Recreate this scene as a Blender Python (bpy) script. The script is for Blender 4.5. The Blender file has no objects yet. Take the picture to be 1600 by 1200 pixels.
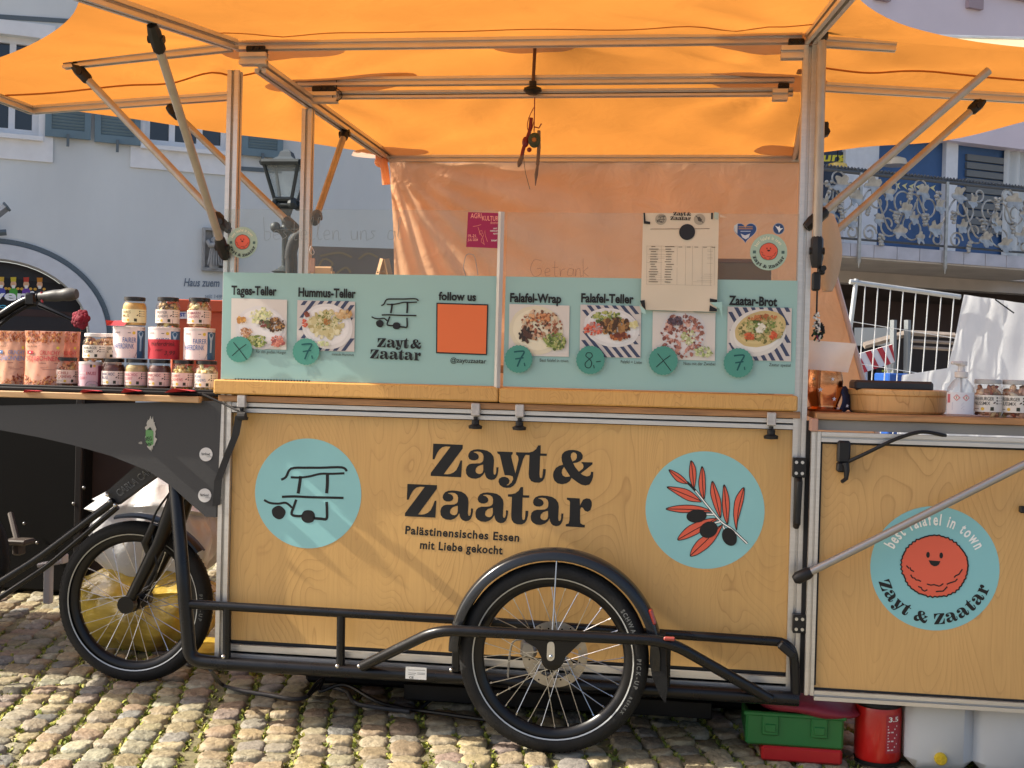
import bpy, math, random
import numpy as np
from mathutils import Vector, Matrix
from mathutils.geometry import tessellate_polygon
from mathutils.bvhtree import BVHTree
random.seed(7); np.random.seed(7)
scene = bpy.context.scene
COL = scene.collection
R = math.radians
# ------------------------------------------------------------------ camera
FPX, CX, CY, EYE = 1900.0, 800.0, 600.0, 1.04
YAW, PITCH, ROLL = R(8.1), R(-0.7), R(1.44)
_f = Vector((-math.sin(YAW), math.cos(YAW), 0)); _r = Vector((math.cos(YAW), math.sin(YAW), 0)); _u = Vector((0, 0, 1))
_f2 = _f*math.cos(PITCH) + _u*math.sin(PITCH); _u2 = _u*math.cos(PITCH) - _f*math.sin(PITCH)
_r3 = _r*math.cos(ROLL) + _u2*math.sin(ROLL); _u3 = _u2*math.cos(ROLL) - _r*math.sin(ROLL)
cam_d = bpy.data.cameras.new("camera"); cam = bpy.data.objects.new("camera", cam_d); COL.objects.link(cam)
cam_d.sensor_width = 36; cam_d.lens = 36*FPX/1600; cam_d.clip_end = 600; cam_d.clip_start = 0.05
mw = Matrix((( _r3.x, _u3.x, -_f2.x, 0), (_r3.y, _u3.y, -_f2.y, 0), (_r3.z, _u3.z, -_f2.z, EYE), (0, 0, 0, 1)))
cam.matrix_world = mw
scene.camera = cam
# ------------------------------------------------------------------ sky, sun, exposure
SUN = Vector((-0.77, -0.075, 0.62)).normalized()
w = bpy.data.worlds.new("World"); scene.world = w; w.use_nodes = True
nt = w.node_tree; sky = nt.nodes.new('ShaderNodeTexSky'); sky.sky_type = 'NISHITA'; sky.sun_disc = False
sky.sun_elevation = math.asin(SUN.z); sky.sun_rotation = math.atan2(SUN.x, SUN.y)
sky.dust_density = 4.0; sky.ozone_density = 0.4; sky.air_density = 0.8
bg = nt.nodes['Background']; bg.inputs[1].default_value = 0.15; nt.links.new(sky.outputs[0], bg.inputs[0])
sl = bpy.data.lights.new("sun", 'SUN'); sl.energy = 4.9; sl.angle = R(0.5); sl.color = (1, 0.93, 0.80)
so = bpy.data.objects.new("sun", sl); COL.objects.link(so); so.rotation_euler = SUN.to_track_quat('Z', 'Y').to_euler()
scene.view_settings.view_transform = 'Standard'; scene.view_settings.look = 'None'; scene.view_settings.exposure = 0.80; scene.view_settings.gamma = 1
scene.cycles.max_bounces = 8; scene.cycles.transparent_max_bounces = 12
# ------------------------------------------------------------------ pixel -> world helpers (real depth planes)
CAM = Vector((0, 0, EYE))
def ray(px, py): return _r3*((px-CX)/FPX) - _u3*((py-CY)/FPX) + _f2
def at(px, py, Y): d = ray(px, py); return CAM + d*(Y/d.y)
def atX(px, py, X): d = ray(px, py); return CAM + d*(X/d.x)
def atZ(px, py, Z): d = ray(px, py); return CAM + d*((Z-EYE)/d.z)
class Plane:      # vertical plane through p with heading ang (from +X); u along, z up, w towards the camera
    def __init__(s, p, ang):
        s.p = Vector(p); s.d = Vector((math.cos(R(ang)), math.sin(R(ang)), 0)); s.n = Vector((s.d.y, -s.d.x, 0))
    def hit(s, px, py):
        d = ray(px, py); t = (s.p-CAM).dot(s.n)/d.dot(s.n); return CAM + d*t
    def uz(s, px, py):
        h = s.hit(px, py); return ((h-s.p).dot(s.d), h.z)
    def hitw(s, px, py, w): d = ray(px, py); t = (s.p+s.n*w-CAM).dot(s.n)/d.dot(s.n); return CAM + d*t
    def P(s, u, z, w=0): q = s.p + s.d*u + s.n*w; return Vector((q.x, q.y, z))
def lin(h):
    if isinstance(h, str): h = [int(h[i:i+2], 16)/255 for i in (0, 2, 4)]
    return tuple((c/12.92 if c <= 0.04045 else ((c+0.055)/1.055)**2.4) for c in h)
# ------------------------------------------------------------------ materials
_mats = {}
def mat(name, color=(0.5,)*3, rough=0.6, metal=0.0, var=0.0, vscale=8.0, bump=0.0, bscale=60.0, coat=0.0, spec=0.5, stretch=(1, 1, 1)):
    if name in _mats: return _mats[name]
    m = bpy.data.materials.new(name); m.use_nodes = True; t = m.node_tree; b = t.nodes['Principled BSDF']
    c = lin(color) if isinstance(color, str) else color
    b.inputs['Base Color'].default_value = (*c, 1); b.inputs['Roughness'].default_value = rough; b.inputs['Metallic'].default_value = metal
    b.inputs['Coat Weight'].default_value = coat; b.inputs['Specular IOR Level'].default_value = spec
    if var or bump:
        tc = t.nodes.new('ShaderNodeTexCoord'); mp = t.nodes.new('ShaderNodeMapping'); mp.inputs['Scale'].default_value = stretch
        t.links.new(tc.outputs['Object'], mp.inputs[0])
    if var:
        n = t.nodes.new('ShaderNodeTexNoise'); n.inputs['Scale'].default_value = vscale; n.inputs['Detail'].default_value = 6
        t.links.new(mp.outputs[0], n.inputs['Vector'])
        r = t.nodes.new('ShaderNodeValToRGB'); r.color_ramp.elements[0].position = 0.3; r.color_ramp.elements[1].position = 0.7
        r.color_ramp.elements[0].color = (*[max(0, x*(1-var)) for x in c], 1); r.color_ramp.elements[1].color = (*[min(1, x*(1+var)) for x in c], 1)
        t.links.new(n.outputs[0], r.inputs[0]); t.links.new(r.outputs[0], b.inputs['Base Color'])
        rr = t.nodes.new('ShaderNodeMapRange'); rr.inputs[3].default_value = max(0.02, rough-0.1); rr.inputs[4].default_value = min(1, rough+0.12)
        t.links.new(n.outputs[0], rr.inputs[0]); t.links.new(rr.outputs[0], b.inputs['Roughness'])
    if bump:
        n2 = t.nodes.new('ShaderNodeTexNoise'); n2.inputs['Scale'].default_value = bscale; n2.inputs['Detail'].default_value = 5
        t.links.new(mp.outputs[0], n2.inputs['Vector'])
        bp = t.nodes.new('ShaderNodeBump'); bp.inputs['Strength'].default_value = bump; bp.inputs['Distance'].default_value = 0.01
        t.links.new(n2.outputs[0], bp.inputs['Height']); t.links.new(bp.outputs[0], b.inputs['Normal'])
    _mats[name] = m; return m
def print_mat(name='print', rough=0.45, spec=0.4):
    if name in _mats: return _mats[name]
    m = bpy.data.materials.new(name); m.use_nodes = True; t = m.node_tree; b = t.nodes['Principled BSDF']
    a = t.nodes.new('ShaderNodeAttribute'); a.attribute_name = 'Col'; t.links.new(a.outputs[0], b.inputs['Base Color'])
    b.inputs['Roughness'].default_value = rough; b.inputs['Specular IOR Level'].default_value = spec
    _mats[name] = m; return m
def cloth_mat(name, color, trans=0.5, bump=0.15, bscale=14.0, var=0.08, vscale=3.0, stretch=(1, 1, 1)):
    m = bpy.data.materials.new(name); m.use_nodes = True; t = m.node_tree; t.nodes.remove(t.nodes['Principled BSDF'])
    out = t.nodes['Material Output']; c = lin(color) if isinstance(color, str) else color
    tc = t.nodes.new('ShaderNodeTexCoord'); mp = t.nodes.new('ShaderNodeMapping'); mp.inputs['Scale'].default_value = stretch
    t.links.new(tc.outputs['Object'], mp.inputs[0])
    n = t.nodes.new('ShaderNodeTexNoise'); n.inputs['Scale'].default_value = vscale; n.inputs['Detail'].default_value = 5; t.links.new(mp.outputs[0], n.inputs['Vector'])
    r = t.nodes.new('ShaderNodeValToRGB'); r.color_ramp.elements[0].position = 0.3; r.color_ramp.elements[1].position = 0.7
    r.color_ramp.elements[0].color = (*[x*(1-var) for x in c], 1); r.color_ramp.elements[1].color = (*[min(1, x*(1+var)) for x in c], 1)
    t.links.new(n.outputs[0], r.inputs[0])
    n2 = t.nodes.new('ShaderNodeTexNoise'); n2.inputs['Scale'].default_value = bscale; n2.inputs['Detail'].default_value = 4; n2.inputs['Distortion'].default_value = 0.6
    t.links.new(mp.outputs[0], n2.inputs['Vector'])
    bp = t.nodes.new('ShaderNodeBump'); bp.inputs['Strength'].default_value = bump; bp.inputs['Distance'].default_value = 0.05; t.links.new(n2.outputs[0], bp.inputs['Height'])
    d = t.nodes.new('ShaderNodeBsdfDiffuse'); tr = t.nodes.new('ShaderNodeBsdfTranslucent'); mx = t.nodes.new('ShaderNodeMixShader'); mx.inputs[0].default_value = trans
    for s in (d, tr): t.links.new(r.outputs[0], s.inputs['Color']); t.links.new(bp.outputs[0], s.inputs['Normal'])
    t.links.new(d.outputs[0], mx.inputs[1]); t.links.new(tr.outputs[0], mx.inputs[2]); t.links.new(mx.outputs[0], out.inputs[0])
    _mats[name] = m; return m
def glass_mat(name, tint=(1, 1, 1), gloss=0.12, haze=0.0, hazecol=(0.8, 0.85, 0.85), rough=0.03, fres=0.25):
    if name in _mats: return _mats[name]
    m = bpy.data.materials.new(name); m.use_nodes = True; t = m.node_tree; t.nodes.remove(t.nodes['Principled BSDF']); out = t.nodes['Material Output']
    tp = t.nodes.new('ShaderNodeBsdfTransparent'); tp.inputs[0].default_value = (*tint, 1)
    gl = t.nodes.new('ShaderNodeBsdfGlossy'); gl.inputs['Roughness'].default_value = rough
    df = t.nodes.new('ShaderNodeBsdfDiffuse'); df.inputs[0].default_value = (*hazecol, 1)
    fr = t.nodes.new('ShaderNodeLayerWeight'); fr.inputs[0].default_value = 0.25
    m0 = t.nodes.new('ShaderNodeMixShader'); m0.inputs[0].default_value = haze; t.links.new(tp.outputs[0], m0.inputs[1]); t.links.new(df.outputs[0], m0.inputs[2])
    ml = t.nodes.new('ShaderNodeMath'); ml.operation = 'MULTIPLY_ADD'; ml.inputs[1].default_value = fres; ml.inputs[2].default_value = gloss*0.3
    t.links.new(fr.outputs['Fresnel'], ml.inputs[0])
    mx = t.nodes.new('ShaderNodeMixShader'); t.links.new(ml.outputs[0], mx.inputs[0]); t.links.new(m0.outputs[0], mx.inputs[1]); t.links.new(gl.outputs[0], mx.inputs[2])
    t.links.new(mx.outputs[0], out.inputs[0]); _mats[name] = m; return m
def ply_mat(name, base, dark, freq=9.0, scale=(2.2, 2.2, 0.75), seed=0.0, rough=0.42):
    # rotary-cut birch: thin contour lines of a stretched smooth noise field
    m = bpy.data.materials.new(name); m.use_nodes = True; t = m.node_tree; b = t.nodes['Principled BSDF']; L = t.links.new
    tc = t.nodes.new('ShaderNodeTexCoord'); mp = t.nodes.new('ShaderNodeMapping'); mp.inputs['Scale'].default_value = scale; mp.inputs['Location'].default_value = (seed, seed*1.7, seed*0.4)
    L(tc.outputs['Object'], mp.inputs[0])
    n = t.nodes.new('ShaderNodeTexNoise'); n.inputs['Scale'].default_value = 1.6; n.inputs['Detail'].default_value = 2.5; n.inputs['Roughness'].default_value = 0.42; n.inputs['Distortion'].default_value = 0.5
    L(mp.outputs[0], n.inputs['Vector'])
    mu = t.nodes.new('ShaderNodeMath'); mu.operation = 'MULTIPLY'; mu.inputs[1].default_value = freq*2; L(n.outputs[0], mu.inputs[0])
    fr = t.nodes.new('ShaderNodeMath'); fr.operation = 'FRACT'; L(mu.outputs[0], fr.inputs[0])
    r = t.nodes.new('ShaderNodeValToRGB'); e = r.color_ramp.elements; e[0].position = 0.0; e[0].color = (0, 0, 0, 1); e[1].position = 1.0; e[1].color = (0, 0, 0, 1)
    for p, v in ((0.50, 0.06), (0.82, 0.30), (0.91, 1.0), (0.95, 0.15)):
        k = e.new(p); k.color = (v, v, v, 1)
    L(fr.outputs[0], r.inputs[0])
    n3 = t.nodes.new('ShaderNodeTexNoise'); n3.inputs['Scale'].default_value = 3.0; n3.inputs['Detail'].default_value = 3; L(mp.outputs[0], n3.inputs['Vector'])
    r3 = t.nodes.new('ShaderNodeMapRange'); r3.inputs[1].default_value = 0.35; r3.inputs[2].default_value = 0.7; r3.inputs[3].default_value = 0.15; r3.inputs[4].default_value = 0.75; L(n3.outputs[0], r3.inputs[0])
    m2 = t.nodes.new('ShaderNodeMath'); m2.operation = 'MULTIPLY'; L(r.outputs[0], m2.inputs[0]); L(r3.outputs[0], m2.inputs[1])
    mp2 = t.nodes.new('ShaderNodeMapping'); mp2.inputs['Scale'].default_value = (170, 170, 5); L(tc.outputs['Object'], mp2.inputs[0])
    n2 = t.nodes.new('ShaderNodeTexNoise'); n2.inputs['Scale'].default_value = 1.0; n2.inputs['Detail'].default_value = 3; L(mp2.outputs[0], n2.inputs['Vector'])
    a2 = t.nodes.new('ShaderNodeMath'); a2.operation = 'MULTIPLY_ADD'; a2.inputs[1].default_value = 0.5; L(n2.outputs[0], a2.inputs[0]); L(m2.outputs[0], a2.inputs[2])
    a3 = t.nodes.new('ShaderNodeMath'); a3.operation = 'SUBTRACT'; a3.use_clamp = True; a3.inputs[1].default_value = 0.18; L(a2.outputs[0], a3.inputs[0])
    mx = t.nodes.new('ShaderNodeMixRGB'); mx.inputs[1].default_value = (*lin(base), 1); mx.inputs[2].default_value = (*lin(dark), 1); L(a3.outputs[0], mx.inputs[0])
    n4 = t.nodes.new('ShaderNodeTexNoise'); n4.inputs['Scale'].default_value = 2.2; n4.inputs['Detail'].default_value = 4; L(tc.outputs['Object'], n4.inputs['Vector'])
    hs = t.nodes.new('ShaderNodeHueSaturation'); r4 = t.nodes.new('ShaderNodeMapRange'); r4.inputs[3].default_value = 0.85; r4.inputs[4].default_value = 1.15
    L(n4.outputs[0], r4.inputs[0]); L(r4.outputs[0], hs.inputs['Value']); L(mx.outputs[0], hs.inputs['Color']); L(hs.outputs[0], b.inputs['Base Color'])
    b.inputs['Roughness'].default_value = rough; b.inputs['Coat Weight'].default_value = 0.12; b.inputs['Coat Roughness'].default_value = 0.25
    _mats[name] = m; return m
# ------------------------------------------------------------------ object helpers
def off(o):
    v = Vector((0, 0, 0))
    while o is not None: v += o.location; o = o.parent
    return v
def tag(o, label=None, cat=None, group=None, kind=None):
    if label: o['label'] = label
    if cat: o['category'] = cat
    if group: o['group'] = group
    if kind: o['kind'] = kind
    return o
def thing(name, label, cat, loc=(0, 0, 0), group=None):
    o = bpy.data.objects.new(name, None); o.empty_display_size = 0.1; COL.objects.link(o); o.location = loc
    return tag(o, label, cat, group)
def link_mesh(name, me, m, parent=None, local=False):
    o = bpy.data.objects.new(name, me); COL.objects.link(o)
    if m is not None: me.materials.append(m)
    if parent is not None:
        o.parent = parent
        if not local: o.location = -off(parent)
    return o
def copy_tree(o, parent=None):
    c = o.copy(); COL.objects.link(c)
    if parent is not None: c.parent = parent
    for ch in [x for x in bpy.data.objects if x.parent == o]: copy_tree(ch, c)
    return c
def frame_of(d):
    d = d.normalized(); a = Vector((0, 0, 1)) if abs(d.z) < 0.9 else Vector((0, 1, 0))
    s = d.cross(a).normalized(); return s, s.cross(d).normalized()
def tess(loops):
    vv = [[Vector((p[0], p[1], 0)) for p in l] for l in loops]
    flat = [p for l in loops for p in l]
    return flat, tessellate_polygon(vv)
class MB:
    def __init__(s): s.v = []; s.f = []; s.c = []
    def add(s, vs, fs, col=None):
        k = len(s.v); s.v += [tuple(p) for p in vs]; s.f += [tuple(i+k for i in f) for f in fs]; s.c += [col]*len(fs); return s
    def box(s, c, size, bev=0.0, rot=None, col=None):
        x, y, z = [a/2 for a in size]; b = min(bev, x*0.9, y*0.9, z*0.9); c = Vector(c)
        if b <= 0:
            P = [Vector((i*x, j*y, k*z)) for i in (-1, 1) for j in (-1, 1) for k in (-1, 1)]
            F = [(0, 1, 3, 2), (4, 6, 7, 5), (0, 4, 5, 1), (2, 3, 7, 6), (0, 2, 6, 4), (1, 5, 7, 3)]
        else:
            P = []; idx = {}
            for i in (-1, 1):
                for j in (-1, 1):
                    for k in (-1, 1):
                        for ax in range(3):
                            q = [i*(x-b), j*(y-b), k*(z-b)]; q[ax] = (i*x, j*y, k*z)[ax]; idx[(i, j, k, ax)] = len(P); P.append(Vector(q))
            F = []
            for ax in range(3):
                a1, a2 = [a for a in range(3) if a != ax]
                for sg in (-1, 1):
                    q = []
                    for p1, p2 in ((-1, -1), (1, -1), (1, 1), (-1, 1)):
                        t = [0, 0, 0]; t[ax] = sg; t[a1] = p1; t[a2] = p2; q.append(idx[(*t, ax)])
                    F.append(tuple(q))
            for ax in range(3):
                a1, a2 = [a for a in range(3) if a != ax]
                for p1 in (-1, 1):
                    for p2 in (-1, 1):
                        q = []
                        for sg, aa in ((-1, a1), (-1, a2), (1, a2), (1, a1)):
                            t = [0, 0, 0]; t[ax] = sg; t[a1] = p1; t[a2] = p2; q.append(idx[(*t, aa)])
                        F.append(tuple(q))
            for i in (-1, 1):
                for j in (-1, 1):
                    for k in (-1, 1): F.append(tuple(idx[(i, j, k, a)] for a in range(3)))
        if rot is not None: P = [rot @ p for p in P]
        return s.add([p+c for p in P], F, col)
    def tube(s, pts, r, seg=10, closed=False, cap=True, col=None):
        pts = [Vector(p) for p in pts]; n = len(pts); rs = r if isinstance(r, (list, tuple)) else [r]*n; V = []; F = []; pa = None
        for i, p in enumerate(pts):
            a = pts[(i-1) % n] if (closed or i > 0) else pts[i]; b = pts[(i+1) % n] if (closed or i < n-1) else pts[i]
            d = (b-a).normalized()
            if pa is None: e1 = frame_of(d)[0]; e2 = d.cross(e1)
            else:
                e1 = (pa - d*pa.dot(d)).normalized(); e2 = d.cross(e1)
            pa = e1
            for k in range(seg):
                t = 2*math.pi*k/seg; V.append(p + (e1*math.cos(t)+e2*math.sin(t))*rs[i])
        m = n if closed else n-1
        for i in range(m):
            for k in range(seg):
                j = (i+1) % n; F.append((i*seg+k, i*seg+(k+1) % seg, j*seg+(k+1) % seg, j*seg+k))
        if cap and not closed: F.append(tuple(range(seg))[::-1]); F.append(tuple((n-1)*seg+k for k in range(seg)))
        return s.add(V, F, col)
    def lathe(s, prof, c, seg=32, axis='Z', col=None, a0=0.0, a1=2*math.pi, sx=1.0, sy=1.0):
        c = Vector(c); V = []; F = []; full = abs(a1-a0-2*math.pi) < 1e-6; m = seg if full else seg+1
        for r_, h in prof:
            for k in range(m):
                t = a0+(a1-a0)*k/seg; x, y = r_*math.cos(t)*sx, r_*math.sin(t)*sy
                V.append(c + (Vector((x, y, h)) if axis == 'Z' else Vector((x, h, y)) if axis == 'Y' else Vector((h, x, y))))
        n = len(prof)
        for i in range(n-1):
            for k in range(seg): F.append((i*m+k, i*m+(k+1) % m, (i+1)*m+(k+1) % m, (i+1)*m+k))
        return s.add(V, F, col)
    def sphere(s, c, r, seg=8, rings=6, sc=(1, 1, 1), rot=None, col=None):
        V = []; F = []
        for i in range(rings+1):
            a = math.pi*i/rings
            for k in range(seg):
                b = 2*math.pi*k/seg; p = Vector((r*sc[0]*math.sin(a)*math.cos(b), r*sc[1]*math.sin(a)*math.sin(b), r*sc[2]*math.cos(a)))
                if rot is not None: p = rot @ p
                V.append(p+Vector(c))
        for i in range(rings):
            for k in range(seg): F.append((i*seg+k, (i+1)*seg+k, (i+1)*seg+(k+1) % seg, i*seg+(k+1) % seg))
        return s.add(V, F, col)
    def prism(s, loops, m, d0, d1, col=None):    # flat outline (with holes) mapped by m(u,v,d), extruded d0..d1
        flat, tr = tess(loops); n = len(flat)
        V = [m(p[0], p[1], d0) for p in flat] + [m(p[0], p[1], d1) for p in flat]
        F = [tuple(t) for t in tr] + [tuple(i+n for i in t[::-1]) for t in tr]; k = 0
        for l in loops:
            q = len(l)
            for i in range(q): a, b = k+i, k+(i+1) % q; F.append((a, b, b+n, a+n))
            k += q
        return s.add(V, F, col)
    def flat(s, loops, m, d=0.0, col=None):
        fl, tr = tess(loops); return s.add([m(p[0], p[1], d) for p in fl], [tuple(t) for t in tr], col)
    def alu(s, p0, p1, w=0.036, h=None, up=None, slot=0.009, depth=0.013):   # slotted aluminium profile
        p0, p1 = Vector(p0), Vector(p1); d = (p1-p0).normalized(); h = h or w
        e2 = Vector(up) if up is not None else (Vector((0, 0, 1)) if abs(d.z) < 0.9 else Vector((0, 1, 0)))
        e2 = (e2-d*e2.dot(d)).normalized(); e1 = d.cross(e2); a, b, c = w/2, h/2, slot/2
        q = [(-a, -b), (-c, -b), (-c, -b+depth), (c, -b+depth), (c, -b), (a, -b), (a, -c), (a-depth, -c), (a-depth, c), (a, c), (a, b), (c, b), (c, b-depth), (-c, b-depth), (-c, b), (-a, b), (-a, c), (-a+depth, c), (-a+depth, -c), (-a, -c)]
        m = lambda u, v, t: p0 + (p1-p0)*t + e1*u + e2*v
        return s.prism([q], m, 0.0, 1.0)
    def grid(s, fn, nu, nv, col=None):
        V = [fn(i/nu, j/nv) for j in range(nv+1) for i in range(nu+1)]
        F = [(j*(nu+1)+i, j*(nu+1)+i+1, (j+1)*(nu+1)+i+1, (j+1)*(nu+1)+i) for j in range(nv) for i in range(nu)]
        return s.add(V, F, col)
    def build_pieces(s, name, m=None, parent=None, smooth=False):     # every separate piece its own part
        par = list(range(len(s.v)))
        def fd(i):
            while par[i] != i: par[i] = par[par[i]]; i = par[i]
            return i
        for f in s.f:
            for q in f[1:]: par[fd(q)] = fd(f[0])
        grp = {}
        for f, c in zip(s.f, s.c): grp.setdefault(fd(f[0]), []).append((f, c))
        for fs in grp.values():
            ids = sorted({i for f, _ in fs for i in f}); mp_ = {i: k for k, i in enumerate(ids)}; b_ = MB(); b_.v = [s.v[i] for i in ids]; b_.f = [tuple(mp_[i] for i in f) for f, _ in fs]; b_.c = [c for _, c in fs]; b_.build(name, m, parent, smooth)
    def build(s, name, m=None, parent=None, smooth=False, local=False, ang=40):
        me = bpy.data.meshes.new(name); me.from_pydata(s.v, [], s.f)
        if any(c is not None for c in s.c):
            at_ = me.color_attributes.new('Col', 'FLOAT_COLOR', 'CORNER'); arr = np.ones((len(me.loops), 4), dtype=np.float32); k = 0
            for f, c in zip(s.f, s.c):
                arr[k:k+len(f), :3] = c if c is not None else (0.5, 0.5, 0.5); k += len(f)
            at_.data.foreach_set('color', arr.ravel())
        me.update()
        if smooth:
            me.polygons.foreach_set('use_smooth', [True]*len(me.polygons))
            try: me.set_sharp_from_angle(angle=R(ang))
            except Exception: pass
        return link_mesh(name, me, m, parent, local)
# ------------------------------------------------------------------ lettering
_tx = {}
def text_geo(body, bold=0.02, spacing=1.0):
    k = (body, bold, spacing)
    if k not in _tx:
        cu = bpy.data.curves.new('lettering', 'FONT'); cu.body = body; cu.size = 1; cu.resolution_u = 3; cu.offset = bold; cu.space_character = spacing
        ob = bpy.data.objects.new('lettering', cu); me = ob.to_mesh()
        v = [(p.co.x, p.co.y) for p in me.vertices]; f = [tuple(p.vertices) for p in me.polygons]
        ob.to_mesh_clear(); bpy.data.objects.remove(ob); bpy.data.curves.remove(cu)
        _tx[k] = (v, f)
    return _tx[k]
_cap = None
def cap_h():
    global _cap
    if _cap is None: _cap = max(p[1] for p in text_geo('H', 0.0)[0])
    return _cap
def put_text(mb, body, p0, p1, cap, m, d=0.0, col=None, bold=0.02, shear=0.0, spacing=1.0):
    """text whose ink runs from p0 to p1 (2-D, baseline), cap height cap, mapped by m(u,v,d); v grows DOWN when cap<0"""
    v, f = text_geo(body, bold, spacing)
    if not v: return
    x0 = min(p[0] for p in v); x1 = max(p[0] for p in v); dx, dy = p1[0]-p0[0], p1[1]-p0[1]; L = math.hypot(dx, dy); nx, ny = -dy/L, dx/L
    k = cap/cap_h(); out = []
    for x, y in v:
        t = (x-x0)/(x1-x0)
        out.append(m(p0[0]+dx*t+nx*y*k+dx/L*shear*y*abs(k), p0[1]+dy*t+ny*y*k+dy/L*shear*y*abs(k), d))
    mb.add(out, f, col)
def ring_text(mb, body, c, r, a0, a1, cap, m, d, col, bold=0.02, inside=False, glyphs=None, aspect=0.75):
    """letters along a circle (v up). a0->a1 in degrees"""
    ch = list(body); wd = []
    for x in ch:
        if x == ' ': wd.append(0.45); continue
        if glyphs: g = glyphs[x]; wd.append(g[1]); continue
        v, f = text_geo(x, bold); wd.append((max(p[0] for p in v)-min(p[0] for p in v))/cap_h()*aspect+0.14)
    tot = sum(wd); acc = 0
    for x, wch in zip(ch, wd):
        am = R(a0+(a1-a0)*(acc+wch/2)/tot); acc += wch
        if x == ' ': continue
        er = Vector((math.cos(am), math.sin(am))); et = Vector((math.sin(am), -math.cos(am)))
        if inside: er, et = -er, -et
        o = Vector(c)+Vector((math.cos(am), math.sin(am)))*r
        if glyphs:
            lp = glyphs[x][0]; mb.flat([[tuple(o+et*((p[0]-wch/2)*cap)+er*(p[1]*cap)) for p in l] for l in lp], m, d, col)
        else:
            v, f = text_geo(x, bold); xm = (max(p[0] for p in v)+min(p[0] for p in v))/2; k = cap/cap_h()
            mb.add([m(*(o+et*((p[0]-xm)*k*aspect)+er*(p[1]*k)), d) for p in v], f, col)
def stroke(pts, wd, closed=False, taper=False):
    """polyline -> outline loop of width wd"""
    p = [Vector(q[:2]) for q in pts]; n = len(p); A = []; B = []
    for i in range(n):
        a = p[i-1] if i > 0 else (p[-1] if closed else p[0]); b = p[(i+1) % n] if (i < n-1 or closed) else p[i]
        d = (b-a); d = d.normalized() if d.length > 0 else Vector((1, 0)); q = Vector((-d.y, d.x)); h = wd/2*(1 if not taper else max(0.15, math.sin(math.pi*(i+0.5)/n)))
        A.append(tuple(p[i]+q*h)); B.append(tuple(p[i]-q*h))
    return A + B[::-1]
def add_stroke(mb, pts, wd, m, d=0, col=None, closed=False):
    p = [Vector(q[:2]) for q in pts]
    if closed: p = p + [p[0], p[1]]
    n = len(p); V = []; F = []
    for i in range(n):
        a = p[max(i-1, 0)]; b = p[min(i+1, n-1)]; dd = (b-a).normalized() if (b-a).length > 0 else Vector((1, 0)); q = Vector((-dd.y, dd.x))*wd/2
        V += [m(*(p[i]+q), d), m(*(p[i]-q), d)]
    for i in range(n-1): F.append((2*i, 2*i+1, 2*i+3, 2*i+2))
    mb.add(V, F, col)
def circ(cx, cy, rx, ry=None, n=40, jit=0.0, rot=0.0):
    ry = ry or rx; o = []
    for i in range(n):
        t = 2*math.pi*i/n; k = 1+random.uniform(-jit, jit); x, y = rx*k*math.cos(t), ry*k*math.sin(t)
        o.append((cx+x*math.cos(rot)-y*math.sin(rot), cy+x*math.sin(rot)+y*math.cos(rot)))
    return o
def smooth_pts(pts, n=6, closed=False):   # Catmull-Rom
    P = [Vector(p) for p in pts]; out = []; N = len(P); rng = range(N if closed else N-1)
    for i in rng:
        p0 = P[(i-1) % N] if (closed or i > 0) else P[i]; p1 = P[i]; p2 = P[(i+1) % N]; p3 = P[(i+2) % N] if (closed or i+2 < N) else p2
        for k in range(n):
            t = k/n; out.append(0.5*((2*p1)+(p2-p0)*t+(2*p0-5*p1+4*p2-p3)*t*t+(3*p1-p0-3*p2+p3)*t**3))
    if not closed: out.append(P[-1])
    return out
def bend_path(pts, r=0.05, n=5):          # polyline with rounded corners
    P = [Vector(p) for p in pts]; out = [P[0]]
    for i in range(1, len(P)-1):
        a = (P[i-1]-P[i]); b = (P[i+1]-P[i]); k = min(r, a.length*0.45, b.length*0.45); q0 = P[i]+a.normalized()*k; q1 = P[i]+b.normalized()*k
        for j in range(n+1): t = j/n; out.append((1-t)**2*q0+2*t*(1-t)*P[i]+t*t*q1)
    out.append(P[-1]); return out
def front(Y): return lambda px, py, d=0.0: at(px, py, Y) + Vector((0, -d, 0))     # pixel -> point on the plane y = Y, d mm-scale towards the viewer
def flatXZ(c, s=1.0): return lambda u, v, d=0.0: Vector((c[0]+u*s, c[1]-d, c[2]+v*s))
PR = print_mat()
BLACK = mat('black_paint', (0.006, 0.006, 0.007), 0.30, 0, spec=0.35)
RUBBER = mat('rubber', (0.011, 0.011, 0.011), 0.7, 0, spec=0.3, var=0.35, vscale=30, bump=0.2, bscale=200)
PLASTIC = mat('black_plastic', (0.010, 0.010, 0.011), 0.45, spec=0.35)
ALU = mat('aluminium', (0.62, 0.60, 0.57), 0.36, 0.75, var=0.06, vscale=20, stretch=(1, 1, 8))
STEEL = mat('steel', (0.6, 0.6, 0.6), 0.3, 1.0)
WHITEP = mat('white_paint', (0.78, 0.78, 0.77), 0.5, var=0.05)
# ================================================================== GROUND
Yp = 3.403
def ground_h(x, y): return -0.03*max(0, min(1, (x-0.0)/0.8)) + 0.008*math.sin(x*2.1+y*1.3)
gm = mat('joint_sand', (0.17, 0.15, 0.075), 0.95, var=0.4, vscale=25, bump=0.6, bscale=90)
gb = MB()
gb.grid(lambda u, v: Vector((-5+8*u, 1.2+7.3*v, ground_h(-5+8*u, 1.2+7.3*v)-0.0125)), 60, 50)
gd = tag(gb.build('ground', gm, smooth=True), kind='structure')
fm = mat('far_cobbles', (0.24, 0.21, 0.17), 0.9, var=0.35, vscale=9, bump=0.8, bscale=10)
tag(MB().grid(lambda u, v: Vector((-90+180*u, -40+160*v, -0.075)), 4, 4).build('far_pavement', fm), kind='structure')
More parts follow.
